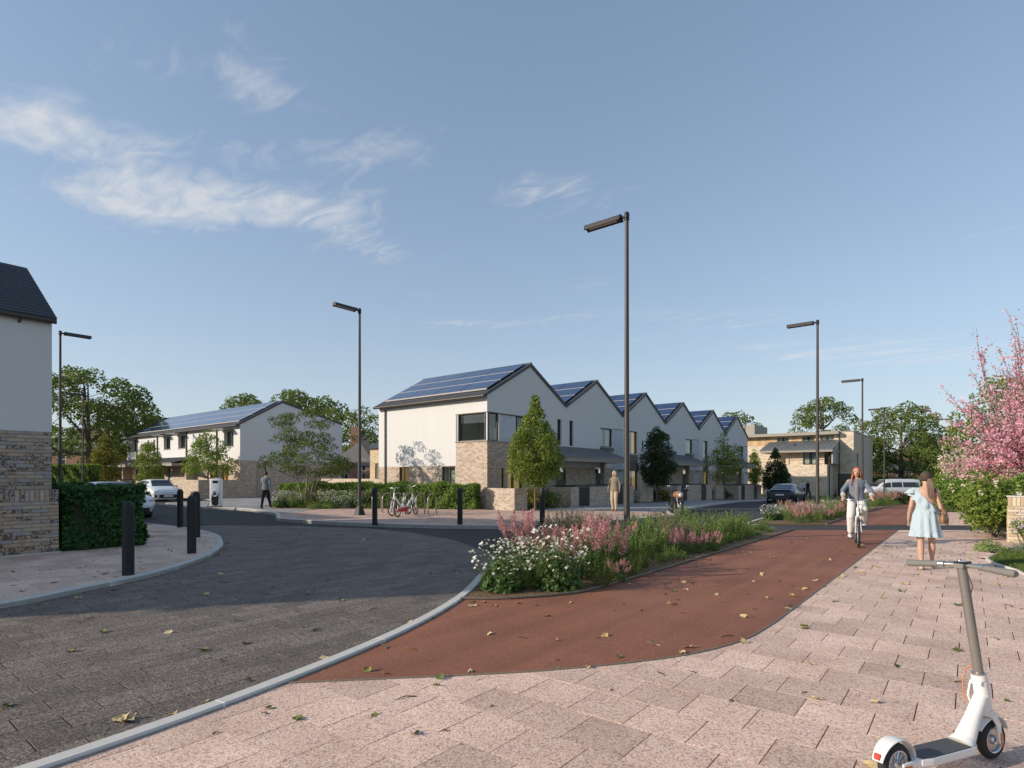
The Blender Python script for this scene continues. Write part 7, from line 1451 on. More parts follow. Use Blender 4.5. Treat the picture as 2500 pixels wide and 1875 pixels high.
def face(par, M, brow=None):
    for k in (1, -1):
        e = MB(); e.sphere((0.078, k*0.030, 0.004), (0.010, 0.0135, 0.009), 0, 12, 8, M); eo = e.build('eye', EYE_W, par); i = MB(); i.sphere((0.0865, k*0.030, 0.004), (0.003, 0.006, 0.006), 0, 10, 6, M); i.build('iris', EYE_D, eo)
        b = MB(); b.tube([M @ Vector((0.082, k*0.014, 0.024)), M @ Vector((0.086, k*0.030, 0.029)), M @ Vector((0.072, k*0.048, 0.023))], [0.004, 0.0045, 0.003], 6); b.build('eyebrow', brow or BROW, par)
    l = MB(); l.sphere((0.092, 0, -0.058), (0.006, 0.022, 0.0075), 0, 12, 6, M); l.build('mouth', LIP, par)
def cloth(name, col, var=0.10, rough=0.85, fold=0.22, scale=5.0):
    if name in MATS: return MATS[name]
    t = NT(name); p = t.obj(); pm = t.n('ShaderNodeMapping', {'Vector': p, 'Scale': (2.2, 2.2, 0.9)}).outputs[0]; n = t.noise(pm, scale*2.2, 4); c = t.mix(t.noise(p, scale, 4), tuple(x*(1-var) for x in col), tuple(min(1, x*(1+var)) for x in col))
    h = t.math('ADD', t.math('MULTIPLY', n, 1.0), t.math('MULTIPLY', t.noise(p, 400, 1), 0.03)); MATS[name] = t.fin(t.principled(c, rough, 0, t.bump(h, fold, 0.05), 0.25)); return MATS[name]
def shoe(mb, ank, toe_dir, L=0.25, w=0.045, h=0.07, heel=0.0):
    a = Vector(ank); d = Vector(toe_dir).normalized(); z = 0.03; hp = Vector((a.x, a.y, 0)) - d*0.055
    base = a.z - 0.075
    p = [Vector((hp.x, hp.y, base+0.035)), Vector((a.x, a.y, base+0.045)) + d*0.03, Vector((a.x, a.y, base+0.032)) + d*(L*0.45), Vector((a.x, a.y, base+0.022)) + d*(L*0.72)]
    mb.tube(p, [(w*0.75, 0.034), (w*0.85, 0.042), (w*1.05, 0.030), (w*0.6, 0.018)], 12, flat=Vector((-d.y, d.x, 0))); mb.sphere(p[-1], 0.018, 0, 8, 5)

# ---- woman in the pale blue dress, seen from behind
def dress_woman():
    x, y = gp(2260, 1390); t = thing('person', 'woman in a pale blue ruffled dress walking away with a brown shoulder bag', 'person', (x, y, 0), math.atan2(y, x) + R(-4))
    b = MB(); LH, RH = (0.0, 0.085, 0.86), (0.0, -0.085, 0.86); LK, RK = (0.015, 0.07, 0.47), (0.17, -0.075, 0.49); LA, RA = (-0.08, 0.05, 0.095), (0.20, -0.075, 0.10)
    chain(b, [LH, (0.02, 0.08, 0.66), LK, (-0.045, 0.066, 0.34), (-0.065, 0.058, 0.2), LA], [0.088, 0.072, 0.050, 0.053, 0.036, 0.030]); chain(b, [RH, (0.09, -0.084, 0.68), RK, (0.155, -0.078, 0.35), (0.18, -0.076, 0.21), RA], [0.088, 0.072, 0.050, 0.053, 0.036, 0.030])
    torso(b, [(0.80, 0.0, 0.10, 0.155), (0.90, -0.01, 0.115, 0.17), (1.0, 0, 0.095, 0.145), (1.10, 0, 0.085, 0.125), (1.22, 0.005, 0.10, 0.140), (1.33, 0.0, 0.095, 0.160), (1.385, -0.005, 0.065, 0.13), (1.42, -0.005, 0.045, 0.065)])
    chain(b, [(0, 0, 1.38), (0.01, 0, 1.45), (0.02, 0, 1.50)], [0.052, 0.046, 0.046]); HM = head(b, (0.03, 0.0, 1.565), R(6), 0.98, R(8))
    chain(b, [(0, 0.150, 1.355), (-0.02, 0.185, 1.20), (-0.03, 0.208, 1.08), (0.01, 0.235, 0.96), (0.04, 0.248, 0.85)], [0.044, 0.039, 0.034, 0.031, 0.023]); hand(b, (0.04, 0.248, 0.85), (0.18, 0.03, -1), 1, 0.5)
    chain(b, [(0, -0.150, 1.355), (-0.02, -0.185, 1.20), (-0.04, -0.212, 1.07), (0.03, -0.27, 0.97), (0.09, -0.30, 0.87)], [0.044, 0.039, 0.034, 0.031, 0.023]); hand(b, (0.09, -0.30, 0.87), (0.25, -0.05, -1), -1, 0.9)
    for ank, d in ((LA, (1, 0.05)), (RA, (1, -0.1))): chain(b, [ank, (ank[0]+0.05, ank[1], ank[2]-0.045), (ank[0]+0.135, ank[1]+0.01*d[1], ank[2]-0.062)], [0.033, 0.030, 0.020])
    part(b, 'body', SKIN, t, 0.0065, 6)
    BL = cloth('pale blue cotton', (0.42, 0.515, 0.56), 0.06, 0.85, 0.30, 4)
    d = MB(); N = 72
    def ringz(z, a, bb, amp, fr, ph=0.0, xc=0.0): return [((xc + (a + amp*math.sin(fr*2*math.pi*j/N + ph))*math.cos(2*math.pi*j/N)), (bb + amp*math.sin(fr*2*math.pi*j/N + ph))*math.sin(2*math.pi*j/N), z) for j in range(N)]
    sk = [(1.045, 0.098, 0.142, 0.004, 14), (1.02, 0.108, 0.150, 0.008, 14), (0.94, 0.130, 0.182, 0.009, 11), (0.84, 0.142, 0.192, 0.011, 11), (0.74, 0.150, 0.204, 0.013, 11), (0.685, 0.155, 0.212, 0.012, 11), (0.665, 0.156, 0.214, 0.010, 11)]
    d.rings([ringz(z, a, bb, am, fr, z*3) for z, a, bb, am, fr in sk], 0, True, False); d.rings([ringz(z, a, bb, am, 11, 2.0) for z, a, bb, am in ((0.672, 0.156, 0.214, 0.008), (0.62, 0.166, 0.220, 0.018), (0.565, 0.174, 0.228, 0.027))], 0, True, False); part(d, 'skirt', BL, t)
    # bodice: cut on the slant from the left shoulder to under the right arm
    bo = MB(); lv = [(1.035, 0.0, 0.098, 0.142), (1.10, 0.0, 0.095, 0.136), (1.22, 0.005, 0.110, 0.150), (1.30, 0.0, 0.108, 0.163), (1.36, -0.004, 0.090, 0.160), (1.40, -0.005, 0.065, 0.12)]; rs = []
    for k in range(len(lv)): z, xc, a, bb = lv[k]; rs.append([(xc + a*1.03*math.cos(2*math.pi*j/40), bb*1.03*math.sin(2*math.pi*j/40), min(z, 1.20 + max(-0.16, math.sin(2*math.pi*j/40)*bb*1.25) + 0.03)) for j in range(40)])
    bo.rings(rs, 0, True, False); part(bo, 'bodice', BL, t)
    bt = MB(); bt.rings([ringz(z, 0.104, 0.147, 0.003, 20) for z in (1.065, 1.045, 1.025)], 0, True, False); part(bt, 'waistband', BL, t)
    # ruffles fall from the slanted neckline and the left shoulder
    for tier, (o, ln, am) in enumerate(((0.0, 0.115, 0.020), (-0.085, 0.105, 0.016))):
        rf = MB(); top = []; mid = []; bot = []; n = 60
        for j in range(n+1):
            a = 2*math.pi*j/n; zt = 1.21 + math.sin(a)*0.175 + 0.02 + o*(0.7+0.3*math.sin(a)); wd = 0.150 + (0.02 if math.sin(a) > 0.6 else 0); wv = math.sin(a*10 + tier)*am; ex = 0.012 + 0.05*max(0, math.sin(a))**2*(1-tier)
            top.append((0.112*math.cos(a), wd*math.sin(a), zt)); mid.append(((0.122+wv*0.5)*math.cos(a), (wd+0.012+ex*0.7+wv*0.5)*math.sin(a), zt-ln*0.5)); bot.append(((0.132+wv)*math.cos(a), (wd+0.022+ex*1.3+wv)*math.sin(a), zt-ln))
        rf.rings([top, mid, bot], 0, True, False, False); part(rf, 'ruffle', BL, t)
    sl = MB(); n = 26; rs = []
    for q, (rr_, zz) in enumerate(((0.050, 0.0), (0.085, -0.035), (0.115, -0.10))): rs.append([((rr_ + (0.016*q*math.sin(5*a)))*math.cos(a)*0.95, 0.135 + (rr_ + 0.016*q*math.sin(5*a))*math.sin(a)*1.0 + 0.018*q, 1.405 + zz) for a in [2*math.pi*j/n for j in range(n)]])
    sl.rings(rs, 0, True, False); part(sl, 'shoulder_frill', BL, t)
    sc = MB(); sc.sphere((-0.012, 0, 0.034), (0.106, 0.087, 0.096), 0, 24, 14, HM); sc2 = part(sc, 'head_scarf', cloth('brown scarf', (0.085, 0.060, 0.042), 0.12, 0.8, 0.4, 14), t)
    rk = MB(); rk.tube([HM @ Vector((0.04*math.cos(a)-0.045, 0.078*math.sin(a), -0.022 - 0.012*math.cos(a*9))) for a in [R(95+17*k) for k in range(11)]], [0.016]*11, 8); rk.build('scarf_knotting', MATS['brown scarf'], t)
    ha = MB(); HAIR = plain('brown hair', (0.12, 0.068, 0.038), 0.5, var=0.3, scale=30)
    for k in range(13): o = (k-6)*0.006; ha.tube([HM @ Vector((-0.085, -0.045+o*0.5, -0.02)), HM @ Vector((-0.105, -0.060+o, -0.10)), HM @ Vector((-0.115+0.004*(k % 3), -0.066+o*1.1, -0.22)), HM @ Vector((-0.110, -0.064+o, -0.33-0.012*(k % 4)))], [0.014, 0.016, 0.013, 0.004], 7)
    ha.build('pony_tail', HAIR, t)
    sh = MB()
    for ank in (LA, RA): sh.tube([(ank[0]-0.055, ank[1], ank[2]-0.055), (ank[0]+0.03, ank[1], ank[2]-0.078), (ank[0]+0.16, ank[1], ank[2]-0.088)], [(0.030, 0.018), (0.036, 0.012), (0.036, 0.008)], 10, flat=(0, 1, 0)); sh.tube([(ank[0]-0.058, ank[1], ank[2]-0.03), (ank[0]-0.058, ank[1], ank[2]-0.085)], [(0.022, 0.024), (0.026, 0.026)], 8); 
    for i, ank in enumerate((LA, RA)):
        s1 = MB(); s1.tube([(ank[0]-0.058, ank[1], ank[2]-0.05), (ank[0]+0.03, ank[1], ank[2]-0.072), (ank[0]+0.16, ank[1], ank[2]-0.080)], [(0.030, 0.020), (0.036, 0.012), (0.036, 0.008)], 10, flat=(0, 1, 0)); s1.tube([(ank[0]-0.055, ank[1]-0.0, ank[2]-0.005), (ank[0]-0.060, ank[1], ank[2]-0.07)], [(0.026, 0.014), (0.030, 0.020)], 10, flat=(0, 1, 0)); s1.build('sandal', plain('tan leather', (0.50, 0.38, 0.24), 0.6, var=0.1), t)
    # the bag rests against her hip
    bg = thing('shoulder_bag', "brown leather shoulder bag at the walking woman's right hip", 'bag', (x, y, 0), t.rotation_euler.z)
    q = MB(); q.rings([[(-0.02 + a*math.cos(k)*1.0, -0.245 + b_*math.sin(k), z) for k in [2*math.pi*i/20 for i in range(20)]] for z, a, b_ in ((0.80, 0.115, 0.045), (0.815, 0.135, 0.060), (0.87, 0.135, 0.062), (0.94, 0.115, 0.045), (0.965, 0.10, 0.028))], 0, True, True); BR = plain('brown leather', (0.235, 0.125, 0.048), 0.4, var=0.25, scale=12); q.build('pouch', BR, bg)
    q = MB(); q.tube([(-0.10, -0.245, 0.95), (-0.085, -0.225, 1.10), (-0.075, -0.165, 1.30), (-0.02, -0.115, 1.405), (0.05, -0.13, 1.35), (0.07, -0.21, 1.12), (0.06, -0.245, 0.95)], [(0.012, 0.003)]*7, 6); q.build('strap', BR, bg)
    for s in (1, -1): q = MB(); q.tube([(-0.09, -0.245+s*0.04, 0.95), (-0.06, -0.245+s*0.05, 1.03), (0.02, -0.245+s*0.05, 1.03), (0.05, -0.245+s*0.04, 0.95)], 0.007, 6); q.build('handle', plain('dark leather', (0.05, 0.03, 0.018), 0.5, var=0.2), bg)
dress_woman()

# ---- cyclist coming towards the camera
def cyclist():
    x, y = gp(2096, 1337); hd = math.atan2(-y, -x) + R(3)
    WB, r = 1.04, 0.335; rx, ry = x - math.cos(hd)*WB, y - math.sin(hd)*WB
    bicycle('pale bicycle ridden along the red path towards the camera', (rx, ry, 0.0), hd, r, paint('pale grey bike paint', (0.60, 0.59, 0.56), 0.4), WB, 0.93, 1.06, 0, False, None, False, group=None, name='ridden_bicycle', bar_w=0.30, bar_back=0.12, tyre=0.024)
    t = thing('person', 'red haired woman in denim jacket and white trousers riding the bicycle', 'person', (rx, ry, 0.0), hd)
    sx = WB*0.26 - 0.04; b = MB(); bx = WB*0.42; bz = r - 0.04; LH, RH = (sx+0.02, 0.09, 0.99), (sx+0.02, -0.09, 0.99); fL, fR = (bx-0.10-0.02, 0.145, bz+0.13), (bx+0.10-0.02, -0.145, bz-0.13)
    LA, RA = (fL[0]-0.03, 0.14, fL[2]+0.10), (fR[0]-0.03, -0.14, fR[2]+0.10); LK, RK = (sx+0.42, 0.13, 0.85), (sx+0.34, -0.14, 0.66)
    legs = [([LH, LK, LA], [0.088, 0.062, 0.040]), ([RH, RK, RA], [0.088, 0.062, 0.040])]
    for p, q in legs: chain(b, p, [k*0.85 for k in q])
    tl = [(0.93, sx, 0.10, 0.155), (1.02, sx, 0.115, 0.165), (1.12, sx+0.02, 0.095, 0.14), (1.24, sx+0.045, 0.09, 0.13), (1.36, sx+0.07, 0.105, 0.15), (1.47, sx+0.09, 0.09, 0.165), (1.53, sx+0.10, 0.06, 0.12), (1.56, sx+0.105, 0.045, 0.06)]; torso(b, tl)
    hx = sx+0.125; chain(b, [(hx-0.02, 0, 1.53), (hx, 0, 1.60), (hx+0.01, 0, 1.64)], [0.052, 0.046, 0.046]); HM = head(b, (hx+0.02, 0, 1.705), R(-6), 0.97)
    hbx = WB-0.22*(r/0.34+0.3)/1.3-0.05-0.11; arms = []
    for s in (1, -1): W_ = (hbx-0.05, s*0.285, 1.12); arms.append([(sx+0.085, s*0.155, 1.49), (sx+0.13, s*0.285, 1.27), W_]); chain(b, arms[-1], [0.046, 0.038, 0.026]); hand(b, W_, (0.75, 0.05*s, -0.45), s, 1.25, (0.3, 0, -1))
    for f in (fL, fR): chain(b, [(f[0]-0.05, f[1], f[2]+0.07), (f[0]+0.05, f[1], f[2]+0.04)], [0.035, 0.025])
    bo = part(b, 'body', SKIN, t, 0.007, 6); face(bo, HM)
    J = cloth('blue grey denim', (0.17, 0.20, 0.245), 0.40, 0.85, 0.22, 7); j = MB(); torso(j, [(z, xc, a*1.16+0.012, w*1.12+0.012) for z, xc, a, w in tl[1:7]])
    for p in arms: a_, e_, w_ = [Vector(q) for q in p]; chain(j, [a_ - Vector((0, 0.012*(1 if a_.y > 0 else -1), 0.012)), e_, e_.lerp(w_, 0.62)], [0.056, 0.052, 0.047])
    part(j, 'jacket', J, t, 0.009, 5); cu = MB()
    for p in arms: e_, w_ = Vector(p[1]), Vector(p[2]); cu = MB(); cu.tube([e_.lerp(w_, 0.58), e_.lerp(w_, 0.80)], [0.052, 0.050], 14); cu.build('turned_cuff', cloth('pale cuff', (0.55, 0.53, 0.50)), t)
    sh = MB(); sh.tube([(sx+0.182, 0, 1.535), (sx+0.203, 0, 1.44), (sx+0.199, 0, 1.34), (sx+0.163, 0, 1.22), (sx+0.143, 0, 1.12), (sx+0.148, 0, 1.03)], [(0.020, 0.014), (0.036, 0.016), (0.042, 0.016), (0.040, 0.016), (0.038, 0.016), (0.034, 0.016)], 10, flat=(0, 1, 0)); col = MB(); col.tube([(sx+0.20, 0.05, 1.475), (sx+0.165, 0.072, 1.53), (sx+0.09, 0.062, 1.575), (sx+0.065, 0, 1.585), (sx+0.09, -0.062, 1.575), (sx+0.165, -0.072, 1.53), (sx+0.20, -0.05, 1.475)], [(0.008, 0.018), (0.010, 0.026), (0.010, 0.024), (0.010, 0.022), (0.010, 0.024), (0.010, 0.026), (0.008, 0.018)], 8, flat=(1, 0, 0)); col.build('collar', MATS['blue grey denim'], t); sh.build('grey_top', cloth('grey cotton top', (0.22, 0.21, 0.205)), t)
    T = cloth('white denim', (0.68, 0.64, 0.59), 0.10, 0.85, 0.20, 5); tr = MB()
    for p, q in legs: chain(tr, [p[0], p[1], Vector(p[1]).lerp(Vector(p[2]), 0.86)], [0.100, 0.078, 0.058])
    torso(tr, [(0.93, sx, 0.115, 0.17), (1.02, sx, 0.128, 0.178), (1.09, sx+0.012, 0.112, 0.155)]); part(tr, 'trousers', T, t, 0.009, 5)
    for f in (fL, fR): s_ = MB(); s_.tube([(f[0]-0.09, f[1], f[2]+0.045), (f[0]-0.02, f[1], f[2]+0.055), (f[0]+0.07, f[1], f[2]+0.042), (f[0]+0.13, f[1], f[2]+0.032)], [(0.036, 0.036), (0.044, 0.042), (0.046, 0.030), (0.03, 0.018)], 12, flat=(0, 1, 0)); s_.build('trainer', plain('white trainer', (0.70, 0.68, 0.66), 0.6, var=0.06), t)
    HR = plain('copper red hair', (0.27, 0.068, 0.018), 0.45, var=0.35, scale=35); h = MB(); h.sphere((-0.024, 0, 0.036), (0.096, 0.088, 0.096), 0, 20, 12, HM)
    for k in range(26):
        a = R(62 + 236*k/25); ca, sa = math.cos(a), math.sin(a); drop = -0.34 if abs(sa) > 0.45 else -0.30
        w1, w2 = 0.010*math.sin(k*2.3), 0.014*math.cos(k*1.7); f = sa < -0.5; h.tube([HM @ Vector((0.078*ca-0.012, 0.074*sa, 0.075)), HM @ Vector((0.094*ca-0.012, 0.086*sa, 0.0)), HM @ Vector((0.092*ca - 0.006, 0.090*sa + w1, -0.08)), HM @ Vector((0.085*ca + (0.03 if f else -0.035), 0.105*sa + w2, -0.17)), HM @ Vector((0.07*ca + (0.075 if f else -0.05), 0.112*sa + w1, drop + 0.03*math.sin(k*3.1)))], [0.013, 0.016, 0.016, 0.013, 0.003], 7)
    part(h, 'hair', HR, t, 0.006, 1)
cyclist()

def simple_person(label, loc, hd, H, jacket, trousers, shoe_c, hair_c, skin=SKIN, pose='walk', jl=0.80, hair_len=0, head_yaw=0.0, hero=False, phase=1, fold=None):
    """dressed figure: walking or standing, 1.75 m scaled to H"""
    t = thing('person', label, 'person', loc, hd); s = H/1.75; b = MB(); k = phase; 
    sp = 0.30 if pose == 'walk' else 0.05
    LH, RH = (0, 0.09, 0.92), (0, -0.09, 0.92)
    if pose == 'walk': LK, RK = (0.14*k+0.03, 0.095, 0.50), (-0.06*k+0.03, -0.095, 0.49); LA, RA = (0.22*k, 0.095, 0.10), (-0.26*k, -0.10, 0.13)
    else: LK, RK = (0.03, 0.085, 0.50), (0.06, -0.08, 0.50); LA, RA = (0.0, 0.08, 0.085), (-0.02, -0.075, 0.085)
    tl = [(0.88, 0, 0.10, 0.155), (0.97, 0, 0.11, 0.165), (1.08, 0, 0.10, 0.145), (1.20, 0.005, 0.10, 0.150), (1.33, 0.0, 0.115, 0.175), (1.43, -0.005, 0.095, 0.185), (1.49, -0.005, 0.06, 0.13), (1.52, 0, 0.045, 0.06)]
    for p, q in (([LH, LK, LA], (0.080, 0.056, 0.036)), ([RH, RK, RA], (0.080, 0.056, 0.036))): chain(b, p, q)
    torso(b, tl); chain(b, [(0, 0, 1.48), (0.015, 0, 1.56), (0.02, 0, 1.60)], [0.056, 0.050, 0.050]); HM = head(b, (0.03, 0, 1.645), head_yaw, 1.0)
    sw = 0.16*k if pose == 'walk' else 0.0; arms = [[(0, 0.172, 1.415), (-sw*0.6-0.02, 0.255, 1.18), (-sw+0.05, 0.275, 0.95)], [(0, -0.172, 1.415), (sw*0.6-0.02, -0.255, 1.18), (sw+0.07, -0.265, 0.95)]]
    for p, sd_ in zip(arms, (1, -1)): chain(b, p, (0.050, 0.040, 0.027)); hand(b, p[2], (0.15, 0.0, -1), sd_, 0.6)
    for a in (LA, RA): chain(b, [a, (a[0]+0.10, a[1], a[2]-0.055)], [0.033, 0.022])
    bo = part(b, 'body', skin, t, 0.008 if hero else 0.012, 5); face(bo, HM, hair_c)
    j = MB(); torso(j, [(max(z, jl), xc, a*1.12+0.016, w*1.08+0.016) for z, xc, a, w in tl[:7] if z > jl-0.1])
    for p in arms: chain(j, [p[0], p[1], Vector(p[1]).lerp(Vector(p[2]), 0.9)], (0.060, 0.052, 0.042))
    part(j, 'jacket', jacket, t, 0.010, 4); tr = MB(); torso(tr, [(0.86, 0, 0.112, 0.168), (0.97, 0, 0.122, 0.176), (1.05, 0, 0.110, 0.155)])
    for p in ([LH, LK, LA], [RH, RK, RA]): chain(tr, [p[0], p[1], Vector(p[1]).lerp(Vector(p[2]), 0.92)], (0.095, 0.074, 0.058))
    part(tr, 'trousers', trousers, t, 0.010, 4)
    for a, lift in ((LA, 0), (RA, 0.3 if pose == 'walk' else 0)): q = MB(); q.tube([(a[0]-0.065, a[1], a[2]-0.045+0.04*lift), (a[0], a[1], a[2]-0.042), (a[0]+0.10, a[1], a[2]-0.058-0.02*lift), (a[0]+0.17, a[1], a[2]-0.068-0.03*lift)], [(0.034, 0.034), (0.042, 0.046), (0.045, 0.030), (0.028, 0.016)], 12, flat=(0, 1, 0)); q.build('shoe', shoe_c, t)
    h = MB(); h.sphere((-0.018, 0, 0.040), (0.095, 0.083, 0.090), 0, 18, 10, HM); h.sphere((-0.05, 0, 0.0), (0.055, 0.072, 0.065), 0, 14, 8, HM)
    if hair_len:
        for q in range(20): a = R(80 + 200*q/19); h.tube([HM @ Vector((0.07*math.cos(a)-0.02, 0.072*math.sin(a), 0.06)), HM @ Vector((0.092*math.cos(a)-0.012, 0.09*math.sin(a) + 0.006*math.sin(q*2.1), -0.03)), HM @ Vector((0.085*math.cos(a), 0.082*math.sin(a), -hair_len + 0.02*math.sin(q*3)))], [0.018, 0.019, 0.006], 7)
    part(h, 'hair', hair_c, t, 0.010, 2); t.scale = (s, s, s); return t
BLK = cloth('black trouser cloth', (0.018, 0.018, 0.020), 0.2); BSH = plain('black shoe leather', (0.02, 0.018, 0.017), 0.4, var=0.1); DKH = plain('dark brown hair', (0.045, 0.026, 0.016), 0.55, var=0.3, scale=30); FAIR = plain('blonde hair', (0.55, 0.44, 0.29), 0.5, var=0.2, scale=30); GREYH = plain('grey hair', (0.35, 0.33, 0.31), 0.6, var=0.2, scale=30)
x, y = gp(649, 1241, 0.1); simple_person('man in a grey jacket and black trousers walking away near the charging point', (x, y, 0.088), math.atan2(y, x) + R(-28), 1.73, cloth('grey jacket wool', (0.17, 0.185, 0.20), 0.10), BLK, BSH, DKH, jl=0.86, hero=True, phase=-1)
x, y = gp(1500, 1248, 0.1); simple_person('woman in beige top and trousers walking past the bin store', (x, y, 0.10), math.atan2(-y, -x) + R(-26), 1.72, cloth('taupe knit', (0.24, 0.205, 0.15), 0.10), cloth('beige trousers', (0.47, 0.37, 0.26), 0.06), plain('tan ankle boot', (0.34, 0.18, 0.075), 0.6, var=0.1), FAIR, pose='stand', jl=0.84, hair_len=0.15, head_yaw=R(-30), hero=True)
b_ = base_at(1972, 55, 0.06); simple_person('man in a black suit walking in front of the brick apartment block', b_, math.atan2(-b_[1], -b_[0]) + R(50), 1.75, cloth('black suit wool', (0.016, 0.017, 0.020), 0.2), BLK, BSH, GREYH, jl=0.78)
b_ = base_at(1959, 56, 0.06); simple_person('person in a white top behind the far bollards', b_, math.atan2(b_[1], b_[0]) + R(20), 1.72, cloth('white cotton shirt', (0.70, 0.69, 0.67), 0.05), BLK, BSH, GREYH, jl=0.88)
# ------------------------------------------------------------------ perennials in the beds
def mound(n, r, h, leaf, fill=0.55):
    v = sph(n); v[:, 2] = np.abs(v[:, 2]); k = (fill + (1-fill)*rng.random(n))[:, None]; P = v*k*np.array([r, r, h]); P[:, 2] = np.maximum(P[:, 2], 0.015); return P, v + np.array([0, 0, 0.4]), leaf*rng.uniform(0.6, 1.3, n)
def stems_mesh(paths, r0, m):
    mb = MB()
    for p in paths: mb.tube(p, [r0*(1-0.6*k/(len(p)-1)) for k in range(len(p))], 4, cap=False)
    return mb.mesh('stems', m)
STEM_M = plain('green stem', (0.10, 0.13, 0.04), 0.8, var=0.2)
def bent(rd, r, h, lean=0.35):
    a = rd.uniform(0, 6.283); q = r*math.sqrt(rd.random()); x0, y0 = math.cos(a)*q*0.5, math.sin(a)*q*0.5; b = rd.uniform(0, 6.283); l = lean*h*rd.random(); return [Vector((x0, y0, 0)), Vector((x0 + math.cos(a)*q*0.3 + math.cos(b)*l*0.2, y0 + math.sin(a)*q*0.3 + math.sin(b)*l*0.2, h*0.5)), Vector((x0 + math.cos(a)*q*0.6 + math.cos(b)*l*0.6, y0 + math.sin(a)*q*0.6 + math.sin(b)*l*0.6, h))]
def along(p, t): return p[0].lerp(p[1], t*2) if t < 0.5 else p[1].lerp(p[2], t*2-1)
def p_astilbe(seed, tall=1.0):
    rd = random.Random(seed); P, N, S = mound(420, 0.30, 0.40*tall, 0.06); out = [('foliage', fast_mesh('foliage', *leaf_cards(P, N, S, 0.5, 0.15, 0.7), L_PLANTD))]; paths = [bent(rd, 0.30, rd.uniform(0.36, 0.66)*tall, 0.15) for _ in range(22)]; Q = []
    for p in paths:
        L = rd.uniform(0.20, 0.28)*tall; d = (p[2]-p[1]).normalized()
        for _ in range(170): t = rd.random()**0.8; rr_ = 0.070*(1-t)**0.75*math.sqrt(rd.random())*(0.6+0.4*abs(math.sin(t*22))); a = rd.uniform(0, 6.283); Q.append(p[2] + d*(L*(t-0.45)) + Vector((math.cos(a)*rr_, math.sin(a)*rr_, rr_*0.5)))
    Q = np.array([q[:] for q in Q]); out.append(('plume', fast_mesh('plume', *leaf_cards(Q, sph(len(Q)), 0.022*rng.uniform(0.6, 1.3, len(Q)), 0.6, 0.1, 0.4, (0, 0, 0.8)), P_PINK))); out.append(('stems', stems_mesh(paths, 0.004, STEM_M))); return out
def p_white(seed):
    rd = random.Random(seed); P, N, S = mound(900, 0.34, 0.46, 0.075); out = [('foliage', fast_mesh('foliage', *leaf_cards(P, N, S, 0.75, 0.12, 0.6), L_PLANTD))]; paths = [bent(rd, 0.42, rd.uniform(0.28, 0.76), 0.22) for _ in range(170)]; V = []; 
    for p in paths:
        n = Vector((rd.gauss(0, 0.6), rd.gauss(0, 0.6), 0.8)).normalized(); a = n.orthogonal().normalized(); b = n.cross(a); r = rd.uniform(0.011, 0.019)
        for k in range(6): c, s = math.cos(k*1.047), math.sin(k*1.047); e = a*c + b*s; f = a*-s + b*c; V += [(p[2])[:], (p[2] + e*r*0.8 + f*r*0.5 + n*0.004)[:], (p[2] + e*r*1.6 + n*0.002)[:], (p[2] + e*r*0.8 - f*r*0.5 + n*0.004)[:]]
    out.append(('flowers', fast_mesh('flowers', np.array(V), np.arange(len(V)).reshape(-1, 4), P_WHITE))); out.append(('stems', stems_mesh(paths, 0.0022, STEM_M))); return out
def p_leafy(seed, h=0.75, r=0.30, n=34, leaf=0.052, m=None, tip=None, tipn=0):
    rd = random.Random(seed); paths = [bent(rd, r, h*rd.uniform(0.6, 1.08), 0.22) for _ in range(n)]; P = []; N = []; T = []
    for p in paths:
        for k in range(26): t = 0.10 + 0.9*(k+rd.random())/26; a = k*2.4; q = along(p, min(t, 0.999)); w = 0.035*(1.15-t); P.append((q.x+math.cos(a)*w, q.y+math.sin(a)*w, q.z)); N.append((math.cos(a), math.sin(a), 1.1))
        if tip:
            for k in range(tipn): q = along(p, rd.uniform(0.72, 0.999)); T.append((q.x+rd.gauss(0, 0.025), q.y+rd.gauss(0, 0.025), q.z+rd.gauss(0.01, 0.02)))
    P = np.array(P); out = [('foliage', fast_mesh('foliage', *leaf_cards(P, np.array(N), leaf*rng.uniform(0.6, 1.25, len(P)), 0.42, 0.15, 0.5), m or L_PLANT))]
    if tip: T = np.array(T); out.append(('flowers', fast_mesh('flowers', *leaf_cards(T, sph(len(T)), 0.020*rng.uniform(0.7, 1.3, len(T)), 0.8, 0.1, 0.4), tip)))
    out.append(('stems', stems_mesh(paths, 0.003, STEM_M))); return out
def p_low(seed, r=0.30, h=0.30, m=None, tip=None, tipn=120, leaf=0.035, n=900):
    P, N, S = mound(n, r, h, leaf, 0.35); out = [('foliage', fast_mesh('foliage', *leaf_cards(P, N, S, 0.45, 0.12, 0.8), m or L_GREYL))]
    if tip: v = sph(tipn); v[:, 2] = np.abs(v[:, 2]); T = v*np.array([r, r, h*1.12]); out.append(('flowers', fast_mesh('flowers', *leaf_cards(T, v, 0.020, 0.8, 0.1, 0.5), tip)))
    return out
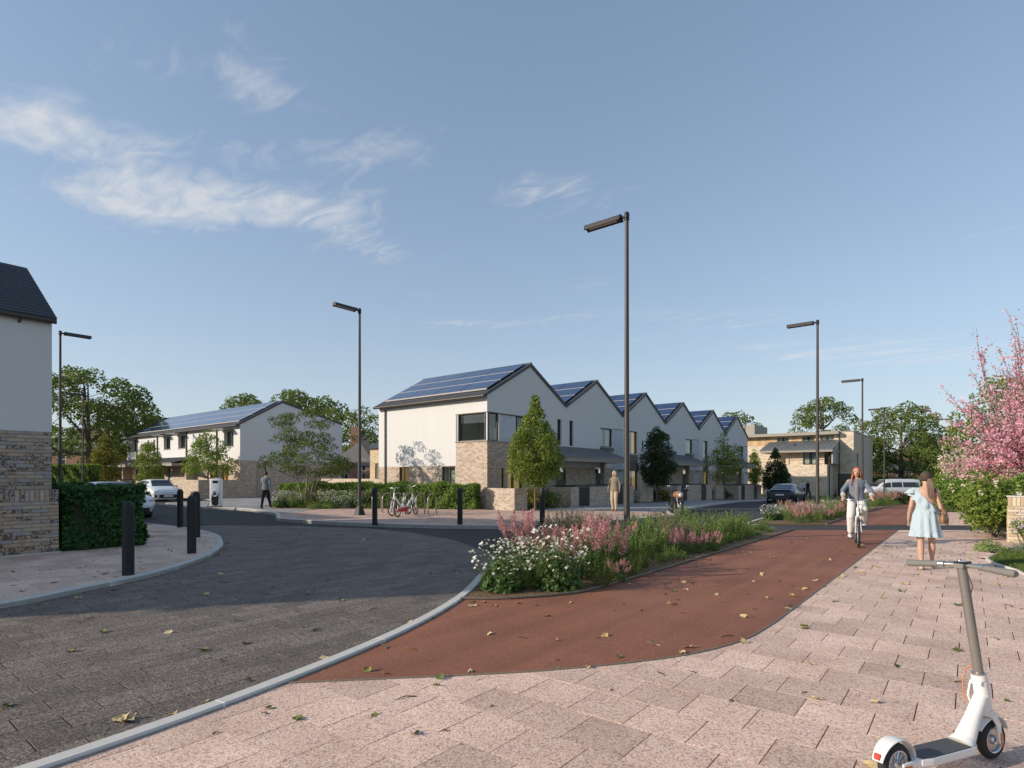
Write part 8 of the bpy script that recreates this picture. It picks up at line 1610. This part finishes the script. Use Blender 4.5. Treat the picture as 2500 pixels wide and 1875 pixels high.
PROTO = {'astilbe': [p_astilbe(1), p_astilbe(2, 1.1), p_astilbe(3, 0.9)], 'white': [p_white(4), p_white(5)], 'leafy': [p_leafy(6), p_leafy(7, 0.85), p_leafy(8, 0.65)], 'purple': [p_leafy(9, 0.85, 0.30, 34, 0.04, L_PLANT, P_PURP, 26), p_leafy(10, 0.75, 0.32, 30, 0.04, L_PLANTD, P_PURP, 26)],
         'grey': [p_low(11, 0.32, 0.34, L_GREYL, P_WHITE, 50), p_low(12, 0.36, 0.28, L_GREYL, P_WHITE, 60)], 'fine': [p_leafy(13, 0.42, 0.26, 46, 0.028, L_LIME), p_leafy(14, 0.50, 0.3, 46, 0.03, L_OAK2)], 'low': [p_low(15, 0.34, 0.30, L_PLANT, None, 0, 0.06, 600), p_leafy(16, 0.42, 0.32, 40, 0.05, L_PLANT)], 'ground': [p_low(17, 0.40, 0.22, L_PLANTD, P_PINK, 70, 0.05, 600)]}
NAMES = {'astilbe': ('astilbe', 'pink feathery flower spikes'), 'white': ('anemone', 'white flowered anemone clump'), 'leafy': ('leafy_perennial', 'tall leafy green perennial'), 'purple': ('oregano', 'dusky purple budded perennial'), 'grey': ('catmint', 'low grey green mound'), 'fine': ('spurge', 'fine leaved yellow green perennial'), 'low': ('cranesbill', 'low leafy green clump'), 'ground': ('ground_cover', 'low pinkish ground cover clump')}
PR = random.Random(77)
def plant(kind, x, y, z, where, s=1.0, label=None, group=None):
    nm, lab = NAMES[kind]; me = PR.choice(PROTO[kind]); t = thing(nm, label or f'{lab} {where}', 'plant', (x, y, z), PR.uniform(0, 6.28), None if label else group or f'{kind} plants {where}'); t.scale = (s, s, s*PR.uniform(0.9, 1.1))
    for n, m in me:
        o = link(n, m, t)
        if n in ('flowers', 'plume'): o['kind'] = 'stuff'
    return t
used = []
def free(x, y, d):
    if any((x-a)**2 + (y-b)**2 < d*d for a, b in used): return False
    used.append((x, y)); return True
W1 = 'in the long bed beside the red path'
def zone(x, y):
    m = -5.7 if y < 15 else -5.0; z = 'at the near end of the long bed' if y < 9.2 else 'left of the tall lamp in the long bed' if y < 11.6 else 'around the foot of the tall lamp' if y < 13.6 else 'right of the tall lamp in the long bed' if y < 16 else 'at the far end of the long bed'
    return z + (', road side' if x < m else ', path side')
def put(kind, u, v, s=1.0, label=None):
    x, y = gp(u, v); used.append((x, y)); plant(kind, x, y, 0.015, zone(x, y), s, label)
put('white', 1226, 1442, 0.98, 'white flowered anemone nearest the kerb tip of the long bed'); put('white', 1362, 1438, 1.05, 'second white flowered anemone, at the front of the long bed')
put('fine', 1291, 1438, 1.0, 'fine leaved yellow green plant between the two front anemones'); put('white', 1330, 1416, 0.95, 'white anemone behind the two front ones in the long bed')
put('astilbe', 1256, 1398, 1.15, 'leftmost clump of pink feathery spikes, above the kerb tip'); put('astilbe', 1322, 1394, 1.18, 'second clump of pink feathery spikes from the left'); put('astilbe', 1440, 1412, 1.25, 'largest pink feathery clump in the middle of the long bed'); put('astilbe', 1395, 1404, 0.95); put('astilbe', 1500, 1398, 1.05, 'pink feathery clump right of the largest one'); put('fine', 1470, 1432, 0.8); put('fine', 1545, 1408, 0.75); put('astilbe', 1508, 1420, 0.5)
put('white', 1268, 1418, 0.85)
for (u, v, s) in ((1340, 1368, 1.0), (1380, 1358, 1.05), (1420, 1362, 1.0), (1450, 1350, 1.05), (1395, 1345, 1.0), (1480, 1362, .95), (1610, 1318, .9), (1640, 1312, .9)): put('purple', u, v, s)
for (u, v, s) in ((1640, 1356, .62), (1672, 1352, .66), (1705, 1350, .62), (1738, 1345, .58)): put('astilbe', u, v, s)
k = 0
for i in range(6000):
    x, y = PR.uniform(-7.3, -4.2), PR.uniform(6.0, 18.3)
    if not inside(BED1, x, y) or not inside(BED1, x-0.22, y) and y > 8 or x > -4.42: continue
    edge = -4.12 - x; c = PR.random()
    if y < 7.6: continue
    if y < 10.0: kind, d, s = ('purple' if x < -5.9 else 'leafy' if x < -4.8 else 'fine'), 0.34, PR.uniform(0.72, 0.92)
    elif y < 14.5: kind, d, s = ('grey' if x < -6.4 else 'purple' if c < 0.14 else 'leafy'), 0.33, PR.uniform(0.68, 0.95)
    else: kind, d, s = ('low' if c < 0.35 else 'leafy' if c < 0.8 else 'grey'), 0.33, PR.uniform(0.68, 0.95) * (1.0 if y < 16 else 0.72)
    if edge < 0.55: s *= 0.62; kind = 'low' if kind in ('leafy', 'purple') and PR.random() < 0.6 else kind
    if free(x, y, d): plant(kind, x, y, 0.015, zone(x, y), s); k += 1
    if k > 165: break
def fill(poly, where, kinds, n, d, z=0.02, smin=0.8, smax=1.1, keep=lambda x, y: True):
    xs = [p[0] for p in poly]; ys = [p[1] for p in poly]; c = 0; loc = []
    for i in range(n*40):
        x, y = PR.uniform(min(xs), max(xs)), PR.uniform(min(ys), max(ys))
        if not inside(poly, x, y) or not keep(x, y) or any((x-a)**2 + (y-b)**2 < d*d for a, b in loc): continue
        loc.append((x, y)); plant(PR.choice(kinds), x, y, z + ground_z(y), where, PR.uniform(smin, smax)); c += 1
        if c >= n: break
fill([(-5.75, 20.4), (-4.0, 21.7), (-4.0, 29), (-6.0, 29), (-6.0, 25)], 'in the second bed around the street lamp', ['astilbe', 'astilbe', 'white', 'leafy', 'purple'], 46, 0.40, 0.02, 0.58, 0.78)
fill([(-6.0, 29), (-4.0, 29), (-4.0, 37), (-6.0, 35.4)], 'at the far end of the second bed', ['leafy', 'low', 'leafy'], 24, 0.5, 0.02, 0.6, 0.8)
fill([(-6.2, 39), (-4.0, 40.5), (-4.0, 62), (-6.2, 62)], 'in the third bed along the red path', ['astilbe', 'leafy', 'low', 'ground'], 34, 0.7, smin=1.0, smax=1.3)
fill([(-27.8, 15.25), (-26, 14.75), (-23.6, 15.3), (-22.4, 16.7), (-19.5, 18.9), (-20.5, 18.2), (-22, 17.6), (-24.5, 16.8), (-27.5, 16.0)], 'in front of the clipped hedge', ['ground', 'fine', 'white', 'grey', 'low', 'purple'], 62, 0.33, 0.115, 0.8, 1.1)
fill([(-1.2, 34.2), (3.5, 35), (3.5, 44), (-1.2, 44)], 'in the bed right of the path, beyond the crossing', ['ground', 'astilbe', 'low', 'leafy'], 36, 0.6, smin=1.1, smax=1.6)
x, y = gp(2430, 1345); plant('low', 0.32, 15.9, 0.02, '', 0.9, 'low green tuft at the foot of the pale brick pier'); plant('grey', 0.85, 16.0, 0.02, '', 0.9, 'grey green tuft on the lawn beside the pale brick pier')
yb = shrub('yellow flowered plant by the gate post at the left edge', (-14.1, 1.96, 0.06), (0.28, 0.30, 1.0), L_IVY, 0.05, 500, 12, P_YEL, 34, 0.05, 91, name='flowering_plant', cat='plant')
# bark chips and grass blades
n = 5200; P = np.stack([rng.uniform(-7.3, -4.13, n), rng.uniform(5.6, 12.5, n), np.full(n, 0.024)], 1); P = P[[inside(BED1, a, b) for a, b in P[:, :2]]]
o = link('bark_chips', fast_mesh('bark_chips', *leaf_cards(P, np.tile([0, 0, 1.0], (len(P), 1)), 0.045*rng.uniform(0.5, 1.4, len(P)), 0.4, 0.1, 0.25), m_leaf('bark chip', (0.15, 0.08, 0.035), (0.27, 0.165, 0.075), (0.42, 0.29, 0.14), 0.05))); tag(o, 'brown bark chip mulch in the long flower bed', 'mulch', kind='stuff')
n = 26000; P = np.stack([rng.uniform(0.2, 2.3, n), rng.uniform(11.7, 17.1, n), np.full(n, 0.045)], 1); P = P[[inside(LAWN, a, b) for a, b in P[:, :2]]]; th = rng.uniform(0, 6.28, len(P))
o = link('grass', fast_mesh('grass', *leaf_cards(P, np.stack([np.cos(th), np.sin(th), 0.1*np.ones(len(P))], 1), 0.075*rng.uniform(0.6, 1.3, len(P)), 0.12, 0.05, 0.2, (0, 0, 1.5)), m_leaf('grass blade', (0.06, 0.105, 0.02), (0.10, 0.155, 0.03), (0.16, 0.20, 0.05), 0.3))); tag(o, 'short mown grass at the right edge', 'grass', kind='stuff')
# ------------------------------------------------------------------ fallen leaves and twigs
def m_fallen(name, a, b):
    t = NT(name); c = t.mix(t.n('ShaderNodeObjectInfo').outputs['Random'], a, b); c = t.mix(1.0, c, t.ramp(t.noise(t.obj(), 30, 4), [(0.35, (0.7, 0.66, 0.6)), (0.65, (1.05, 1.05, 1.0))]), 'MULTIPLY'); return t.fin(t.principled(c, 0.75))
LF = [m_fallen('dry tan leaf', (0.50, 0.37, 0.17), (0.66, 0.53, 0.30)), m_fallen('fallen green leaf', (0.10, 0.14, 0.03), (0.22, 0.23, 0.05))]
def fallen_mesh(seed, m):
    rd = random.Random(seed); n = 15; rim = []; mid = []
    for k in range(n):
        a = 2*math.pi*k/n; r = 0.5*(0.62 + 0.38*abs(math.cos(a*2.5))**1.5)*(1.15 if abs(a-math.pi) > 2 else 0.9)*rd.uniform(0.9, 1.1); x, y = r*math.cos(a), r*math.sin(a)*0.8; z = 0.30*(x*x + 1.2*y*y) + 0.12*math.sin(3*a + seed) * r; rim.append((x, y, z+0.04)); mid.append((x*0.5, y*0.5, 0.03 + 0.1*rd.random()*r))
    mb = MB(); mb.rings([mid, rim], 0, True, False); mb.add(mid, [tuple(range(n))], 0, True); mb.tube([(0.4, 0, 0.06), (0.75, 0.04, 0.02)], 0.012, 4); return mb.mesh('fallen_leaf', m)
LMESH = [[fallen_mesh(i, LF[0]) for i in range(4)], [fallen_mesh(i+9, LF[1]) for i in range(3)]]
FR = random.Random(21); EDGE = KERB_NEAR + PATH_R + BED_R + KERB_LEFT[:60]
def scatter(poly, n, z, where, tan=0.7, dmax=30):
    xs = [p[0] for p in poly]; ys = [p[1] for p in poly]; c = 0
    while c < n:
        x, y = FR.uniform(min(xs), max(xs)), FR.uniform(min(ys), max(ys)); d = -SN*x + CS*y; l = CS*x + SN*y
        if not inside(poly, x, y) or d < 2.9 or abs(l) > 0.88*d or d > dmax or FR.random() > 1.0/(1 + (d/9)**2): continue
        if inside(LAWN, x, y) or FR.random() > 0.30 + math.exp(-min((x-a)**2 + (y-b)**2 for a, b in EDGE)**0.5/0.25): continue
        g = FR.random() < tan; o = link('fallen_leaf', FR.choice(LMESH[0 if g else 1])); o.location = (x, y, z + ground_z(y)); o.rotation_euler = (FR.gauss(0, 0.25), FR.gauss(0, 0.25), FR.uniform(0, 6.28)); s = FR.uniform(0.065, 0.135) if g else FR.uniform(0.055, 0.11); o.scale = (s, s, s*FR.uniform(0.8, 2.2))
        kk = 'dry tan leaf' if g else 'green leaf'; u = CX_PX + F_PX*l/d; big = s > 0.095
        near = {'pink granite paving': 'at the bottom left' if u < 800 else 'in the bottom middle' if d < 5 and u < 1900 else 'along the path edging' if u < 2000 else 'near the scooter' if d < 7 else 'near the walking woman', 'red cycle path': 'by the kerb' if u < 1150 else 'in front of the flowers' if u < 1600 else 'by the paving edge' if d < 9 else 'near the cyclist',
                'dark sett paved road': 'at the bottom left' if d < 5 else 'by the long kerb' if u > 750 and d < 8 else 'in the sunlit part' if d < 7 else 'in the shaded part', 'left pavement': 'near the bollards' if u > 280 else 'below the brick wall', 'corner pavement': 'left of the bicycles' if u < 930 else 'right of the bicycles'}[where]
        kk = ('large ' if big else 'small ') + kk; where_ = where + ' ' + near; tag(o, f'{kk} fallen on the {where_}', 'leaf', f'{kk.replace("leaf", "leaves")} on the {where_}'); c += 1
scatter(PINK_NEAR, 60, 0.0, 'pink granite paving', 0.6); scatter(RED, 60, 0.0, 'red cycle path', 0.6); scatter(SETT, 42, 0.006, 'dark sett paved road', 0.7, 18); scatter([p for p in k_li if p[0] > -22] + [(-22, 5), (-14.2, 4), (-14.2, 0)], 18, 0.068, 'left pavement', 0.5); scatter(PINK_CORNER, 12, 0.1, 'corner pavement', 0.5)
tw = MB(); FR2 = random.Random(5)
for i in range(170):
    poly, z = FR2.choice(((PINK_NEAR, 0.004), (RED, 0.004), (SETT, 0.010), (PAVE_LEFT, 0.072)))
    for _ in range(200):
        x, y = FR2.uniform(-15, 2), FR2.uniform(0.5, 16); d = -SN*x + CS*y
        if inside(poly, x, y) and d > 3 and not inside(LAWN, x, y): break
    a = FR2.uniform(0, 6.28); L = FR2.choice((0.04, 0.05, 0.06, 0.10, 0.16)); tw.tube([(x, y, z), (x + math.cos(a)*L*0.5, y + math.sin(a)*L*0.5, z + 0.006), (x + math.cos(a+0.3)*L, y + math.sin(a+0.3)*L, z)], [0.0045, 0.004, 0.002], 4)
o = tw.build('twig_litter', plain('dark twig', (0.045, 0.033, 0.024), 0.9, var=0.3)); tag(o, 'scattered dark twigs and leaf bits on the paving', 'twigs', kind='stuff')
